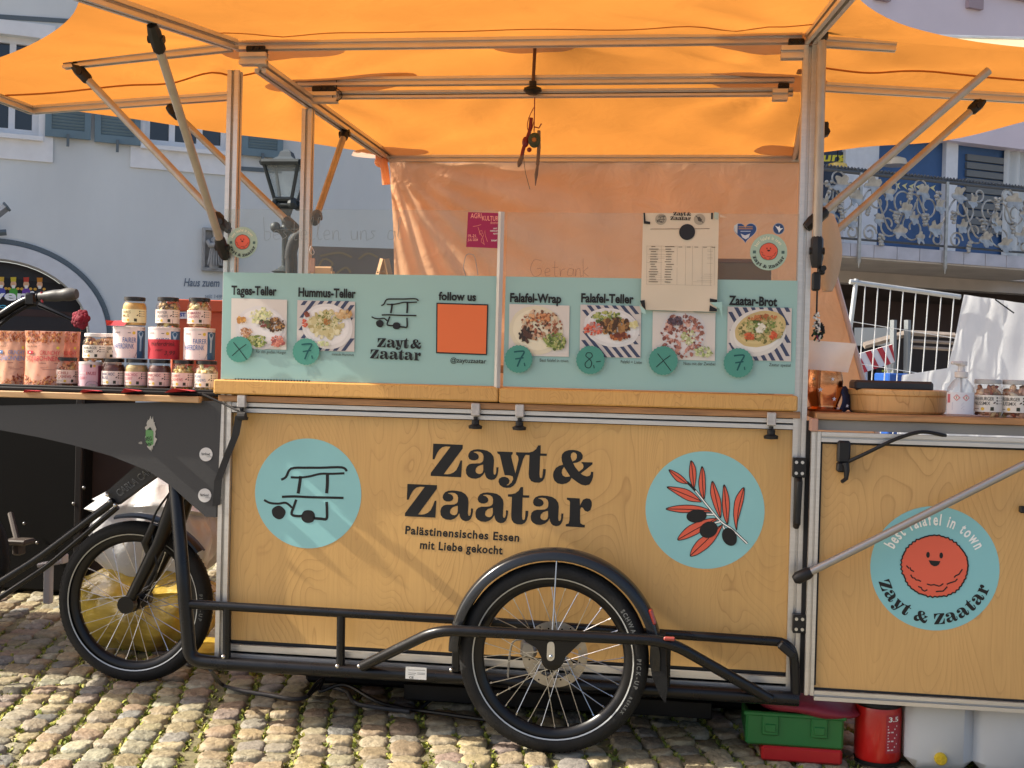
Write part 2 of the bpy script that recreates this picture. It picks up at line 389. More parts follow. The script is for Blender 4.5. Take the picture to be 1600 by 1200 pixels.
# every stone of the paving is shaped; the paving reads as one surface
def build_cobbles():
    rng = random.Random(3); V = []; F = []; C = []; gaps = []
    pal = [((0.36, 0.295, 0.175), 8), ((0.33, 0.262, 0.150), 6), ((0.32, 0.275, 0.185), 7), ((0.345, 0.315, 0.22), 4), ((0.28, 0.255, 0.195), 4), ((0.215, 0.205, 0.175), 3), ((0.31, 0.225, 0.145), 2), ((0.26, 0.20, 0.155), 1)]
    pl = [c for c, n in pal for _ in range(n)]
    ang = R(14); ca, sa = math.cos(ang), math.sin(ang)
    q = -5.2
    while q < 6.5:                                   # courses run away from the viewer
        wdt = rng.uniform(0.070, 0.094); p = 0.8+rng.uniform(0, 0.1)
        ph = rng.uniform(0, 6)
        while p < 9.0:
            ln = rng.uniform(0.062, 0.108); wob = 0.022*math.sin(p*2.3+ph)+0.012*math.sin(p*7+ph)
            cx, cy = q+wdt/2+wob, p+ln/2; X, Y = cx-0.26*cy, cy+0.05*cx
            if -4.6 < X < 2.6 and 1.9 < Y < 8.2:
                near = Y < 5.0; N = 18 if near else 8
                hw, hl = wdt/2*rng.uniform(0.94, 1.0), ln/2*rng.uniform(0.93, 1.0); z0 = ground_h(X, Y)+rng.uniform(-0.005, 0.005); tilt = (rng.uniform(-.10, .10), rng.uniform(-.10, .10)); rot = rng.uniform(-.10, .10)+0.16
                e = rng.uniform(2.7, 4.2); ph2 = [rng.uniform(-.065, .065) for _ in range(N)]
                prof = ((0.0, 0.0), (0.45, 0.0), (0.74, -0.0008), (0.89, -0.0034), (0.968, -0.0085), (1.0, -0.020)) if near else ((0.0, 0.0), (0.75, -0.004), (1.0, -0.03))
                k = len(V); b0 = rng.uniform(0.80, 1.12); c = rng.choice(pl); jc = [max(0.02, x*b0*rng.uniform(.965, 1.035)) for x in c]
                for ri, (rr, h) in enumerate(prof):
                    if ri == 0: V.append((X, Y, z0)); continue
                    for s in range(N):
                        t = 2*math.pi*s/N; ct, st = math.cos(t), math.sin(t); den = (abs(ct)**e+abs(st)**e)**(-1/e)*(1+ph2[s])
                        x, y = ct*den*hw*rr, st*den*hl*rr; zz = z0+h+tilt[0]*x+tilt[1]*y+(rng.uniform(-.0030, .0030) if near and rr < .9 else 0)
                        V.append((X+x*math.cos(rot)-y*math.sin(rot), Y+x*math.sin(rot)+y*math.cos(rot), zz))
                for s in range(N): F.append((k, k+1+s, k+1+(s+1) % N)); C.append(jc)
                for ri in range(len(prof)-2):
                    a, b = k+1+ri*N, k+1+(ri+1)*N
                    for s in range(N): F.append((a+s, b+s, b+(s+1) % N, a+(s+1) % N)); C.append(jc)
                if near and Y < 4.6: gaps.append((X, Y, hw, hl, rot, z0))
            p += ln+0.004
        q += wdt+0.004
    return V, F, C, gaps
V, F, C, GAPS = build_cobbles()
cb = MB(); cb.v = V; cb.f = F; cb.c = C
cm = bpy.data.materials.new('cobble_stone'); cm.use_nodes = True; t = cm.node_tree; b = t.nodes['Principled BSDF']
a = t.nodes.new('ShaderNodeAttribute'); a.attribute_name = 'Col'; tc = t.nodes.new('ShaderNodeTexCoord')
n = t.nodes.new('ShaderNodeTexNoise'); n.inputs['Scale'].default_value = 48; n.inputs['Detail'].default_value = 10; n.inputs['Roughness'].default_value = 0.7; t.links.new(tc.outputs['Object'], n.inputs['Vector'])
rp = t.nodes.new('ShaderNodeMapRange'); rp.inputs[1].default_value = 0.25; rp.inputs[2].default_value = 0.75; rp.inputs[3].default_value = 0.45; rp.inputs[4].default_value = 1.35; t.links.new(n.outputs[0], rp.inputs[0])
hs = t.nodes.new('ShaderNodeHueSaturation'); t.links.new(a.outputs[0], hs.inputs['Color']); t.links.new(rp.outputs[0], hs.inputs['Value']); t.links.new(hs.outputs[0], b.inputs['Base Color'])
n2 = t.nodes.new('ShaderNodeTexNoise'); n2.inputs['Scale'].default_value = 90; n2.inputs['Detail'].default_value = 8; t.links.new(tc.outputs['Object'], n2.inputs['Vector'])
bp = t.nodes.new('ShaderNodeBump'); bp.inputs['Strength'].default_value = 0.75; bp.inputs['Distance'].default_value = 0.006; t.links.new(n2.outputs[0], bp.inputs['Height']); t.links.new(bp.outputs[0], b.inputs['Normal'])
b.inputs['Roughness'].default_value = 0.62
tag(cb.build('cobblestone_pavement', cm, smooth=True, ang=65), kind='structure')
# moss and grass in the joints
gr = MB(); rng = random.Random(11); gcols = [lin('8a8f3c'), lin('9c9f48'), lin('77803a'), lin('a8a352'), lin('6b7434')]
for (X, Y, hw, hl, rot, z0) in GAPS:
    if Y > 4.2 and rng.random() < 0.5: continue
    for corner in range(4):
        if rng.random() < 0.30: continue
        sx, sy = ((1, 1), (1, -1), (-1, 1), (-1, -1))[corner]
        for kk in range(rng.randint(3, 12)):
            s = rng.uniform(-.25, .9); x = sx*hw*rng.uniform(.98, 1.18); y = sy*hl*(0.3+0.9*rng.random())
            gx, gy = X+x*math.cos(rot)-y*math.sin(rot), Y+x*math.sin(rot)+y*math.cos(rot)
            h = rng.uniform(.005, .013); a_ = rng.uniform(0, 6.3); wd = rng.uniform(.003, .007); lx, ly = math.cos(a_)*h*rng.uniform(.3, 1.2), math.sin(a_)*h*rng.uniform(.3, 1.2)
            px, py = -math.sin(a_)*wd, math.cos(a_)*wd; zb = z0-.0125
            gr.add([(gx-px, gy-py, zb), (gx+px, gy+py, zb), (gx+px*.8+lx*.6, gy+py*.8+ly*.6, zb+h*.8), (gx+lx, gy+ly, zb+h)], [(0, 1, 2, 3)], rng.choice(gcols))
gmm = print_mat('grass_blades', 0.7, 0.2)
tag(gr.build('grass', gmm), kind='stuff')
# ================================================================== HOUSES BEHIND
FW = Plane((-7.85, 13.0, 0), 31)                         # the street front behind the stall
def fw_m(pl): return lambda u, v, d=0.0: pl.P(u, v, d)
def px_rect(pl, x0, y0, x1, y1):                         # upright rectangle on a plane from two pixel corners
    a = pl.uz(x0, y0); b = pl.uz(x1, y1); return a[0], max(a[1], b[1]), b[0], min(a[1], b[1])
def wbox(mb, pl, u0, u1, z0, z1, w0, w1, bev=0.0):
    c = pl.P((u0+u1)/2, (z0+z1)/2, (w0+w1)/2); a = math.atan2(pl.d.y, pl.d.x)
    mb.box(c, (abs(u1-u0), abs(w1-w0), abs(z1-z0)), bev, Matrix.Rotation(a, 3, 'Z')); return mb
PLAST = mat('grey_blue_render', (0.60, 0.63, 0.63), 0.9, var=0.11, vscale=0.9, stretch=(1, 1, .35), bump=0.25, bscale=9)
TRIM = mat('dark_grey_trim', (0.11, 0.14, 0.16), 0.8)
FRAMEW = mat('window_white', (0.74, 0.75, 0.76), 0.55, var=0.05)
PANE = mat('window_pane', (0.015, 0.02, 0.03), 0.08, spec=0.7)
SHUT = mat('teal_shutter', (0.13, 0.20, 0.24), 0.55, var=0.12, vscale=4)
house = thing('townhouse', 'grey blue rendered townhouse with shuttered windows and an arched souvenir shop', 'house', FW.P(0, 0))
uA0, zA0 = FW.uz(-160, 540); 
# wall with real openings
u_arc, z_arc = FW.uz(-8, 520); r_open = FW.uz(-8, 404)[1]-z_arc; ux = FW.uz(140, 520)[0]-u_arc
W1 = px_rect(FW, -22, 50, 60, 212); W2 = px_rect(FW, 228, 120, 356, 236)
def arch(cu, cz, ru, rv, zb, n=28):
    return [(cu-ru, zb)] + [(cu-ru*math.cos(math.pi*i/n), cz+rv*math.sin(math.pi*i/n)) for i in range(n+1)] + [(cu+ru, zb)]
zb = 0.25
uL, uR = -4.0, FW.uz(770, 300)[0]
wall_loops = [[(uL, -0.1), (uR, -0.1), (uR, 7.5), (uL, 7.5)], arch(u_arc, z_arc, ux, r_open, zb), [(W1[0], W1[3]), (W1[2], W1[3]), (W1[2], W1[1]), (W1[0], W1[1])], [(W2[0], W2[3]), (W2[2], W2[3]), (W2[2], W2[1]), (W2[0], W2[1])]]
mb = MB(); mb.prism(wall_loops, fw_m(FW), 0.0, -0.35); mb.build('wall', PLAST, house)
def window(pl, rc, parent, sash=2, bars=1, name='window'):
    u0, z1, u1, z0 = rc; f = MB(); t_ = 0.07
    wbox(f, pl, u0, u0+t_, z0, z1, -0.2, -0.1); wbox(f, pl, u1-t_, u1, z0, z1, -0.2, -0.1); wbox(f, pl, u0+t_, u1-t_, z1-t_, z1, -0.2, -0.1); wbox(f, pl, u0+t_, u1-t_, z0, z0+t_, -0.2, -0.1)
    for i in range(1, sash): um = u0+(u1-u0)*i/sash; wbox(f, pl, um-.035, um+.035, z0+t_, z1-t_, -0.195, -0.105)
    for i in range(1, bars+1): zm = z0+(z1-z0)*i/(bars+1); wbox(f, pl, u0+t_, u1-t_, zm-.02, zm+.02, -0.19, -0.12)
    fo = f.build(name, FRAMEW, parent)
    g = MB(); wbox(g, pl, u0+.02, u1-.02, z0+.02, z1-.02, -0.17, -0.155); g.build('pane', PANE, fo); return fo
window(FW, W1, house, 2, 2); window(FW, W2, house, 3, 1)
# white flat surrounds and sill aprons, with the painted grey line that steps around them
for rc in (W1, W2):
    u0, z1, u1, z0 = rc; ap = MB(); wbox(ap, FW, u0-.16, u0, z0-.02, z1+.16, 0, .03); wbox(ap, FW, u1, u1+.16, z0-.02, z1+.16, 0, .03); wbox(ap, FW, u0-.16, u1+.16, z0-.30, z0-.02, 0, .03); wbox(ap, FW, u0-.05, u1+.05, z0-.07, z0-.02, .03, .10); wbox(ap, FW, u0, u1, z1, z1+.16, 0, .03)
    ap.build('window_surround', FRAMEW, house)
ln = MB()
def line_px(mb, pl, pts, wd, d0, d1):
    q = [pl.uz(*p) for p in pts]
    for a, b in zip(q, q[1:]):
        s = stroke([a, b], wd); mb.prism([s], fw_m(pl), d0, d1)
for pts_ in ([(-30, 222), (75, 237), (76, 222)], [(210, 229), (210, 250), (357, 262), (440, 268)], [(-20, 25), (150, 36)]): line_px(ln, FW, pts_, .05, .0, .014); ln.build('painted_line', TRIM, house); ln = MB()
arcU, arcZ = FW.uz(150, 520)[0]-u_arc, FW.uz(-8, 379)[1]-z_arc
so_ = [(u_arc+(ux+.225)*math.cos(t), z_arc+(r_open+.205)*math.sin(t)) for t in [math.pi*i/40 for i in range(41)]]
for a_, b_ in zip(so_, so_[1:]): ln.prism([stroke([a_, b_], .055)], fw_m(FW), 0, .02)
e = so_[0]; k_ = FW.uz(172, 487); ln.prism([stroke([e, (e[0], 0.05)], .055)], fw_m(FW), 0, .02)
ln.build('painted_line', TRIM, house)
ja = MB(); outer = arch(u_arc, z_arc, ux+.19, r_open+.17, zb); inner = arch(u_arc, z_arc, ux, r_open, zb)
ja.prism([outer + inner[::-1]], fw_m(FW), 0.0, 0.045); ja.build('arch_surround', mat('arch_render', (0.58, 0.60, 0.63), 0.85, var=0.05), house)
for (x0, y0, x1, y1) in ((72, 110, 141, 220), (149, 120, 218, 229), (379, 150, 440, 249)):
    u0, z1, u1, z0 = px_rect(FW, x0, y0, x1, y1); s = MB()
    wbox(s, FW, u0, u0+.07, z0, z1, .035, .075); wbox(s, FW, u1-.07, u1, z0, z1, .035, .075); wbox(s, FW, u0+.07, u1-.07, z0, z0+.09, .035, .075); wbox(s, FW, u0+.07, u1-.07, z1-.09, z1, .035, .075)
    nl = 16
    for i in range(nl):
        zc = z0+.09+(z1-z0-.18)*(i+.5)/nl; c = FW.P((u0+u1)/2, zc, .055); s.box(c, (u1-u0-.14, .012, (z1-z0-.18)/nl*1.25), 0, Matrix.Rotation(math.atan2(FW.d.y, FW.d.x), 3, 'Z') @ Matrix.Rotation(R(32), 3, 'X'))
    so2 = s.build('shutter', SHUT, house)
    h_ = MB(); wbox(h_, FW, (u0+u1)/2-.015, (u0+u1)/2+.015, z0-.10, z0+.04, .06, .10); h_.build('shutter_catch', TRIM, so2)
# arched shop opening with its sign
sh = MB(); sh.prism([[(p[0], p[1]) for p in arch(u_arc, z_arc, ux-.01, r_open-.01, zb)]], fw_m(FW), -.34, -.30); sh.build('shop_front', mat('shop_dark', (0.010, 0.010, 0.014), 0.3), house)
sg = MB(); sgm = lambda px, py, d=0.0: FW.hitw(px, py, d-.29)
sg.flat([[(-90, 424), (118, 446), (128, 492), (-90, 486)]], sgm, .004, lin('0c0d14')); sg.flat([[(-90, 474), (131, 489), (135, 497), (-90, 490)]], sgm, .006, lin('3a2420'))
put_text(sg, 'Souvenir', (-72, 467), (72, 470), -15, sgm, .012, lin('f2f3f6'), .03)
for i, (x, cbody, chat) in enumerate(((-52, '2f7a52', 'c9a23c'), (-25, 'b23c32', '23252b'), (2, '4a4fb0', 'd8b140'), (21, '49a33c', 'd8c43a'), (41, '6a3fa8', 'c04030'), (62, '2c2d34', 'd08a2c'))):
    y0 = 463+i*.35
    sg.flat([[(x-7, y0), (x+7, y0), (x+6, y0-14), (x-6, y0-14)]], sgm, .008, lin(cbody)); sg.flat([circ(x-7, y0-13, 2.6, 2.2, 10)], sgm, .010, lin('d8a43c')); sg.flat([circ(x+7, y0-13, 2.6, 2.2, 10)], sgm, .010, lin('d8a43c'))
    sg.flat([circ(x, y0-20, 4.6, 6, 14)], sgm, .010, lin('e6b795')); sg.flat([[(x-4, y0-24), (x+4, y0-24), (x+4.5, y0-31), (x-4.5, y0-31)]], sgm, .012, lin(chat)); sg.flat([[(x-3, y0-18.5), (x+3, y0-18.5), (x+2, y0-13.5), (x-2, y0-13.5)]], sgm, .012, lin('f2f0ee'))
sg.flat([circ(4, 479, 6, 2.4, 16), circ(4, 479, 4, 1.2, 12)], sgm, .012, lin('5ac0e0'))
sg.build('shop_sign', print_mat(), house)
# house inscription
ht = MB(); hm = lambda px, py, d=0.0: FW.hit(px, py)+FW.n*d; ink = lin('6a7684')
put_text(ht, 'Haus zuem', (287, 447), (342, 448), -12, hm, .006, ink, .02, .15); put_text(ht, 'seit 1499', (320, 465), (349, 467), -6, hm, .006, lin('7d8996'), .0)
ht.build('inscription', print_mat(), house)
# pale stone relief of a robed figure
u0, z1, u1, z0 = px_rect(FW, 316, 356, 366, 426)
rel = thing('stone_relief', 'grey stone relief of a robed figure on the house wall', 'relief', FW.P(u0, z0))
STN = mat('relief_stone', (0.30, 0.30, 0.29), 0.9, var=0.25, vscale=9, bump=0.4, bscale=25)
fb = MB(); wbox(fb, FW, u0, u1, z0, z1, 0.002, .02); wbox(fb, FW, u0, u1, z0, z0+.04, .02, .09); wbox(fb, FW, u0, u0+.03, z0+.04, z1, .02, .07); wbox(fb, FW, u1-.03, u1, z0+.04, z1, .02, .07); wbox(fb, FW, u0+.03, u1-.03, z1-.03, z1, .02, .07); fb.build('niche', STN, rel)
uc = u0+(u1-u0)*.36; fg = MB(); H_ = z1-z0
for q in (0.36, 0.74):
    uc = u0+(u1-u0)*q; sc_ = 1 if q < .5 else .9
    prof = [(.0, .05), (.11, .05), (.105, .25), (.085, .45), (.075, .56), (.095, .68), (.08, .76), (.035, .80), (.05, .84), (.055, .89), (.04, .94), (.0, .96)]
    fg.lathe([(r_*H_*1.05*sc_, h*H_*sc_) for r_, h in prof], FW.P(uc, z0, .05), 18, 'Z')
    for k in range(6): uu = uc-.085+.034*k; fg.tube([FW.P(uu, z0+.07, .125), FW.P(uu*0.6+uc*.4, z0+.55*H_, .11)], .009, 6)
    fg.tube([FW.P(uc-.08, z0+.68*H_, .07), FW.P(uc-.07, z0+.58*H_, .14), FW.P(uc+.03, z0+.62*H_, .14)], .03, 8)
fg.build('figure', STN, rel, smooth=True)
# second house, on the right, pale pink lilac
house2 = thing('townhouse', 'pale lilac townhouse with a blue cafe front and a long balcony', 'house', FW.P(uR, 0))
PINK = mat('lilac_render', (0.70, 0.62, 0.67), 0.9, var=0.05, vscale=1.0, bump=0.15, bscale=9)
zBal = FW.uz(1450, 405)[1]; UE = FW.uz(1900, 300)[0]
mb = MB(); wbox(mb, FW, uR, UE+4, FW.uz(1450, 215)[1], 10.5, -.35, 0.0); mb.build('wall', PINK, house2)
LM = mat('mauve_trim', (0.36, 0.28, 0.31), 0.8)
for (x0, y0, x1, y1) in ((1365, -30, 1387, 4), (1509, -10, 1531, 17), (1532, -10, 1660, 14)): a = px_rect(FW, x0, y0, x1, y1); led = MB(); wbox(led, FW, a[0], a[2], a[3], a[1], 0, .08); led.build('window_trim', LM, house2)
# cafe front in blue boards and white frames under it, behind the balcony
BLU = mat('blue_board', (0.035, 0.10, 0.24), 0.5, var=0.15, vscale=3)
zt_ = FW.uz(1450, 214)[1]
cf = MB(); wbox(cf, FW, uR, UE+4, zBal-.04, zt_, -.4, -.25); cf.build('cafe_wall', BLU, house2)
for x0, x1 in ((1332, 1350), (1354, 1380), (1490, 1504)): a = px_rect(FW, x0, 235, x1, 390); fr = MB(); wbox(fr, FW, a[0], a[2], zBal, zt_, -.25, -.16); fr.build('white_post', FRAMEW, house2)
a = px_rect(FW, 1526, 236, 1582, 280); g_ = MB()
for i in range(10): z_ = a[3]-.9+(a[1]-a[3]+.9)*(i+.5)/10; wbox(g_, FW, a[0], a[2], z_-.05, z_+.05, -.25, -.20)
g_.build('blind', mat('grey_blind', (0.16, 0.17, 0.17), 0.7), house2)
a = px_rect(FW, 1584, 225, 1640, 280); cu_ = MB(); cu_.grid(lambda u, v: FW.P(a[0]+(a[2]-a[0])*u, zBal+(zt_-zBal)*v, -.2+.05*math.sin(u*22)), 40, 2); cu_.build('white_curtain', mat('net_curtain', (0.6, 0.63, 0.63), 0.9), house2, smooth=True)
nv = MB(); a = px_rect(FW, 1255, 225, 1330, 330); wbox(nv, FW, a[0], a[2], a[3], a[1], -.25, -.22); nvo = nv.build('cafe_sign', mat('navy_board', (0.012, 0.022, 0.05), 0.4), house2)
st_ = MB(); put_text(st_, 'burg', (1270, 252), (1323, 251), -13, lambda px, py, d=0.0: FW.hitw(px, py, d-.215), 0, lin('e8d83a'), .03, .2); st_.build('sign_lettering', print_mat(), nvo)
orn = MB()
for i in range(6): orn.flat([[(1398+i*11, 289+i*.8), (1407+i*11, 285+i*.8), (1404+i*11, 290+i*.8), (1407+i*11, 296+i*.8)]], lambda px, py, d=0.0: FW.hitw(px, py, d-.24), .0, lin('e0d59a'))
orn.build('leaf_garland', print_mat(), house2)
# yellow glass lamp and a hanging lamp in the cafe front
for (x, y, s_, col_, lb) in ((1302, 263, .17, (0.75, 0.5, 0.1), 'yellow glass lamp in front of the blue cafe wall'), (1392, 255, .20, (0.6, 0.5, 0.35), 'pale bowl lamp hanging under the canopy edge at the cafe')):
    c = FW.hit(x, y)+FW.n*0.1; lt = thing('pendant_lamp', lb, 'lamp', c, 'lamps of the cafe front'); q = MB(); q.lathe([(.02, .5*s_), (.25*s_, .45*s_), (s_*.8, .05), (s_, -.25*s_), (.0, -.25*s_)], c, 20); q.build('shade', mat('lamp_glass_%d' % x, col_, 0.2, spec=.7), lt, True); q = MB(); q.tube([c+Vector((0, 0, .4*s_)), c+Vector((0, 0, .9))], .012, 6); q.build('rod', BLACK, lt)
# balcony: slab, cover strip and wrought iron railing
BP = Plane(FW.P(0, 0, 1.5), 31); bu0, bu1 = BP.uz(1215, 300)[0], BP.uz(1700, 300)[0]
zs1 = BP.uz(1455, 390)[1]; zs0 = BP.uz(1455, 410)[1]; zr = BP.uz(1450, 282)[1]
bal = thing('balcony', 'long balcony slab with pale metal edge and silver grapevine railing', 'balcony', BP.P(bu0, zs0))
mb = MB(); wbox(mb, BP, bu0, bu1, zs0-.02, zs1-.02, -1.5, 0); mb.build('slab', mat('soffit_grey', (0.62, 0.57, 0.51), 0.9, var=0.12, vscale=2), bal)
mb = MB(); n_ = 14
for i in range(n_): wbox(mb, BP, bu0+(bu1-bu0)*i/n_+.004, bu0+(bu1-bu0)*(i+1)/n_-.004, zs0, zs1, .002, .03, .004)
mb.build('edge_sheet', mat('zinc_sheet', (0.46, 0.45, 0.49), 0.45, 0.3, var=0.18, vscale=3), bal)
IRON = mat('silver_iron', (0.42, 0.42, 0.40), 0.45, 0.55, var=0.25, vscale=12)
RAILM = mat('dark_rail', (0.10, 0.11, 0.12), 0.5, 0.3)
mb = MB(); mb.tube([BP.P(bu0, zr, .02), BP.P(bu1, zr, .02)], .028, 8); mb.tube([BP.P(bu0, zs1+.06, .02), BP.P(bu1, zs1+.06, .02)], .018, 6)
nt_ = 160
for s_ in (0, 1): mb.tube([BP.P(bu0+(bu1-bu0)*i/nt_, zr+.045+.02*math.sin(i*1.9+s_*3.14), .02+.02*math.cos(i*1.9+s_*3.14)) for i in range(nt_+1)], .014, 5)
mb.build('top_rail', RAILM, bal)
hB = zr-zs1; pu = [BP.uz(x, 350)[0] for x in (1226, 1340, 1475, 1612)]
for u_ in pu: q = MB(); wbox(q, BP, u_-.022, u_+.022, zs0-.08, zr, .03, .06); q.tube([BP.P(u_, zs0-.02, .045), BP.P(u_, zs0-.16, .045)], [.03, .004], 8); q.build('baluster', IRON, bal)
def leaf_loop(s, rot, rng):
    o = []; 
    for i in range(36):
        t = 2*math.pi*i/36; r_ = s*(0.62+0.38*abs(math.cos(2.5*t))**0.8)*(1.05 if abs(t-math.pi) > .5 else .6)*rng.uniform(.93, 1.05); o.append((r_*math.cos(t+rot), r_*math.sin(t+rot)))
    return o
def spiral(cx, cz, r_, a0, turns, n=22): return [(cx+r_*(1-.75*i/n)*math.cos(a0+turns*2*math.pi*i/n), cz+r_*(1-.75*i/n)*math.sin(a0+turns*2*math.pi*i/n)) for i in range(n+1)]
rngb = random.Random(5)
for b0_, b1_ in zip(pu, pu[1:]):
    sc = MB(); lf = MB(); wB = b1_-b0_
    for j, (fu, fz, rr, a0, tn) in enumerate(((.12, .16, .10, 0, 1.4), (.9, .16, .1, 3.1, -1.4), (.33, .30, .17, 1.5, -1.3), (.62, .28, .18, 1.6, 1.3), (.2, .62, .16, 4.5, 1.4), (.5, .66, .17, 0, -1.5), (.78, .62, .17, 2, 1.4), (.36, .86, .10, 3, 1.2), (.68, .88, .1, 0, 1.2))):
        sc.tube([BP.P(b0_+wB*p[0], zs1+p[1], .03) for p in [( (fu*wB+q[0])/wB, fz*hB+q[1]) for q in spiral(0, 0, rr*hB*1.3, a0, tn)]], .014, 5)
    sc.tube([BP.P(b0_+wB*i/30, zs1+hB*(.5+.28*math.sin(i*.42)), .03) for i in range(31)], .014, 5)
    for (fu, fz) in ((.18, .36), (.44, .20), (.58, .42), (.86, .30), (.30, .74), (.52, .52), (.72, .80), (.9, .62), (.12, .82), (.66, .14)):
        lp = leaf_loop(hB*.115*rngb.uniform(.8, 1.2), rngb.uniform(0, 6.28), rngb); fu += rngb.uniform(-.03, .03); tl = rngb.uniform(-.25, .25)
        lf.prism([lp], lambda u, v, d: BP.P(b0_+wB*fu+u, zs1+hB*fz+v, .06+d+u*tl+abs(v)*.3), 0, .012)
    for (fu, fz) in ((.07, .55), (.40, .48), (.74, .48), (.55, .82), (.88, .82), (.24, .14)):
        gp = MB()
        for k in range(16):
            ro = k//4; gp.sphere(BP.P(b0_+wB*fu+(rngb.uniform(-.5, .5)*(4-ro)*.030), zs1+hB*fz-ro*.042+rngb.uniform(-.01, .01), .055+rngb.uniform(0, .03)), .026, 7, 5)
        gp.build('grape_bunch', IRON, bal, True)
    sc.build('scrollwork', IRON, bal, True); lf.build_pieces('vine_leaf', IRON, bal)
# lower storey: dark shop recess under the balcony
mb = MB(); wbox(mb, FW, uR, UE+4, -.1, zBal-.02, -2.6, -2.4); mb.build('shop_back', mat('shop_back_brown', (0.05, 0.032, 0.028), 0.6, var=0.3, vscale=1.5), house2)
mb = MB(); wbox(mb, FW, uR, UE+4, zBal-.25, zBal-.05, -2.4, -.0); zl = FW.uz(1420, 446)[1]; wbox(mb, FW, uR, UE+4, zl, zBal-.25, -.5, -.2); mb.build('lintel', mat('lintel_beige', (0.55, 0.49, 0.43), 0.9, var=0.1, vscale=2), house2)
mb = MB(); z_a, z_b = FW.uz(1420, 455)[1], FW.uz(1420, 504)[1]; wbox(mb, FW, uR, UE+4, z_b, z_a, -2.39, -2.2); mb.build('fascia', mat('brown_fascia', (0.075, 0.045, 0.038), 0.7), house2)
mb = MB()
for i in range(9): u_ = FW.uz(1345+i*22, 520)[0]; wbox(mb, FW, u_-.03, u_+.03, -.1, z_b, -2.35, -2.3)
mb.build_pieces('shop_mullion', mat('shop_frame', (0.03, 0.033, 0.035), 0.5), house2)
arm = thing('wall_bracket', 'grey folded awning bracket on the house wall at the left picture edge', 'bracket', FW.P(*FW.uz(0, 345)))
q = MB(); q.tube([FW.hitw(-40, 362, .25), FW.hitw(9, 324, .25)], .05, 4); q.build('arm_bar', mat('arm_grey', (.30, .32, .34), .4, .5), arm); q = MB(); q.tube([FW.hitw(9, 324, .25), FW.hitw(12, 322, .25)], .06, 8); q.tube([FW.hitw(-30, 366, .1), FW.hitw(10, 363, .1)], .035, 4); q.build('arm_joint', TRIM, arm)
# ------------------------------------------------------------------ street lantern
LP = Plane((-3.0, 11.0, 0), 8.1)
def lp(px, py, w=0): u, z = LP.uz(px, py); return LP.P(u, z, w)
lc = lp(447, 300); LU, LB = lp(447, 243).z, lp(447, 426).z
lan = thing('street_lantern', 'old black iron street lantern with tapered glass behind the stall post', 'street lamp', (lc.x, lc.y, 0))
IR = mat('lantern_iron', (0.022, 0.03, 0.032), 0.5, 0.2, var=0.2)
z_ = lambda y: lp(447, y).z
hw_t, hw_b = (lp(475, 262)-lp(420, 262)).length/2, (lp(462, 312)-lp(434, 312)).length/2
q = MB()
for i in range(4):
    a_ = math.pi/4+i*math.pi/2; b_ = a_+math.pi/2; k = math.sqrt(2)
    q.tube([Vector((lc.x+hw_t*k*math.cos(a_), lc.y+hw_t*k*math.sin(a_), z_(260))), Vector((lc.x+hw_b*k*math.cos(a_), lc.y+hw_b*k*math.sin(a_), z_(312)))], .018, 6)
    for zz, hh, r_ in ((z_(258), hw_t*1.08, .030), (z_(313), hw_b, .022), (z_(322), hw_b*1.05, .018)): q.tube([Vector((lc.x+hh*k*math.cos(a_), lc.y+hh*k*math.sin(a_), zz)), Vector((lc.x+hh*k*math.cos(b_), lc.y+hh*k*math.sin(b_), zz))], r_, 6)
    q.sphere((lc.x+hw_b*k*1.05*math.cos(a_), lc.y+hw_b*k*1.05*math.sin(a_), z_(320)), .045, 8, 6)
q.build('cage', IR, lan)
q = MB(); q.lathe([(hw_t*1.5, z_(257)), (hw_t*.9, z_(251)), (hw_t*.55, z_(246)), (hw_t*.42, z_(238)), (.0, z_(232))], (lc.x, lc.y, 0), 4, a0=math.pi/4, a1=math.pi*2.25); q.build('roof', mat('lantern_roof', (0.05, 0.065, 0.075), 0.55, 0.1), lan)
q = MB(); q.lathe([(hw_b*1.38, z_(312)), (hw_t*1.38, z_(259))], (lc.x, lc.y, 0), 4, a0=math.pi/4, a1=math.pi*2.25); q.build('glass', glass_mat('lantern_glass', (0.9, 0.93, 0.93), .05, .30, (0.45, 0.52, 0.53)), lan)
q = MB(); q.lathe([(.035, z_(322)), (.07, z_(326)), (.05, z_(336)), (.03, z_(352)), (.05, z_(358)), (.11, z_(361)), (.05, z_(366)), (.028, z_(372)), (.026, z_(415)), (.06, z_(420)), (.12, z_(425)), (.05, z_(430)), (.06, z_(520)), (.11, .3), (.14, .0)], (lc.x, lc.y, 0), 16); q.sphere(lp(432, 356, .05), .05, 10, 8); q.sphere(lp(463, 356, .05), .04, 10, 8); q.build('post', IR, lan, True)
# ================================================================== FOOD CART
cart = thing('food_cart', 'wooden three wheeled falafel cargo cart with aluminium posts and orange canopy', 'food cart', (-0.5, 3.6, 0))
XL, XR, YM, YR = -1.322, 0.312, 3.91, 4.904
PLY = ply_mat('birch_plywood', 'cda363', 'a37a45', 30.0)
PLY2 = ply_mat('birch_plywood_door', 'cba063', 'a37a45', 27.0, (2.0, 2.0, 0.6), 4.3)
EDGE = ply_mat('counter_wood', 'cfa05a', '94652f', 16.0, (6, 6, 3.0), 2.1)
WOODE = mat('wood_edge', (0.38, 0.19, 0.075), 0.5, var=0.3, vscale=30, stretch=(.3, 1, 4))
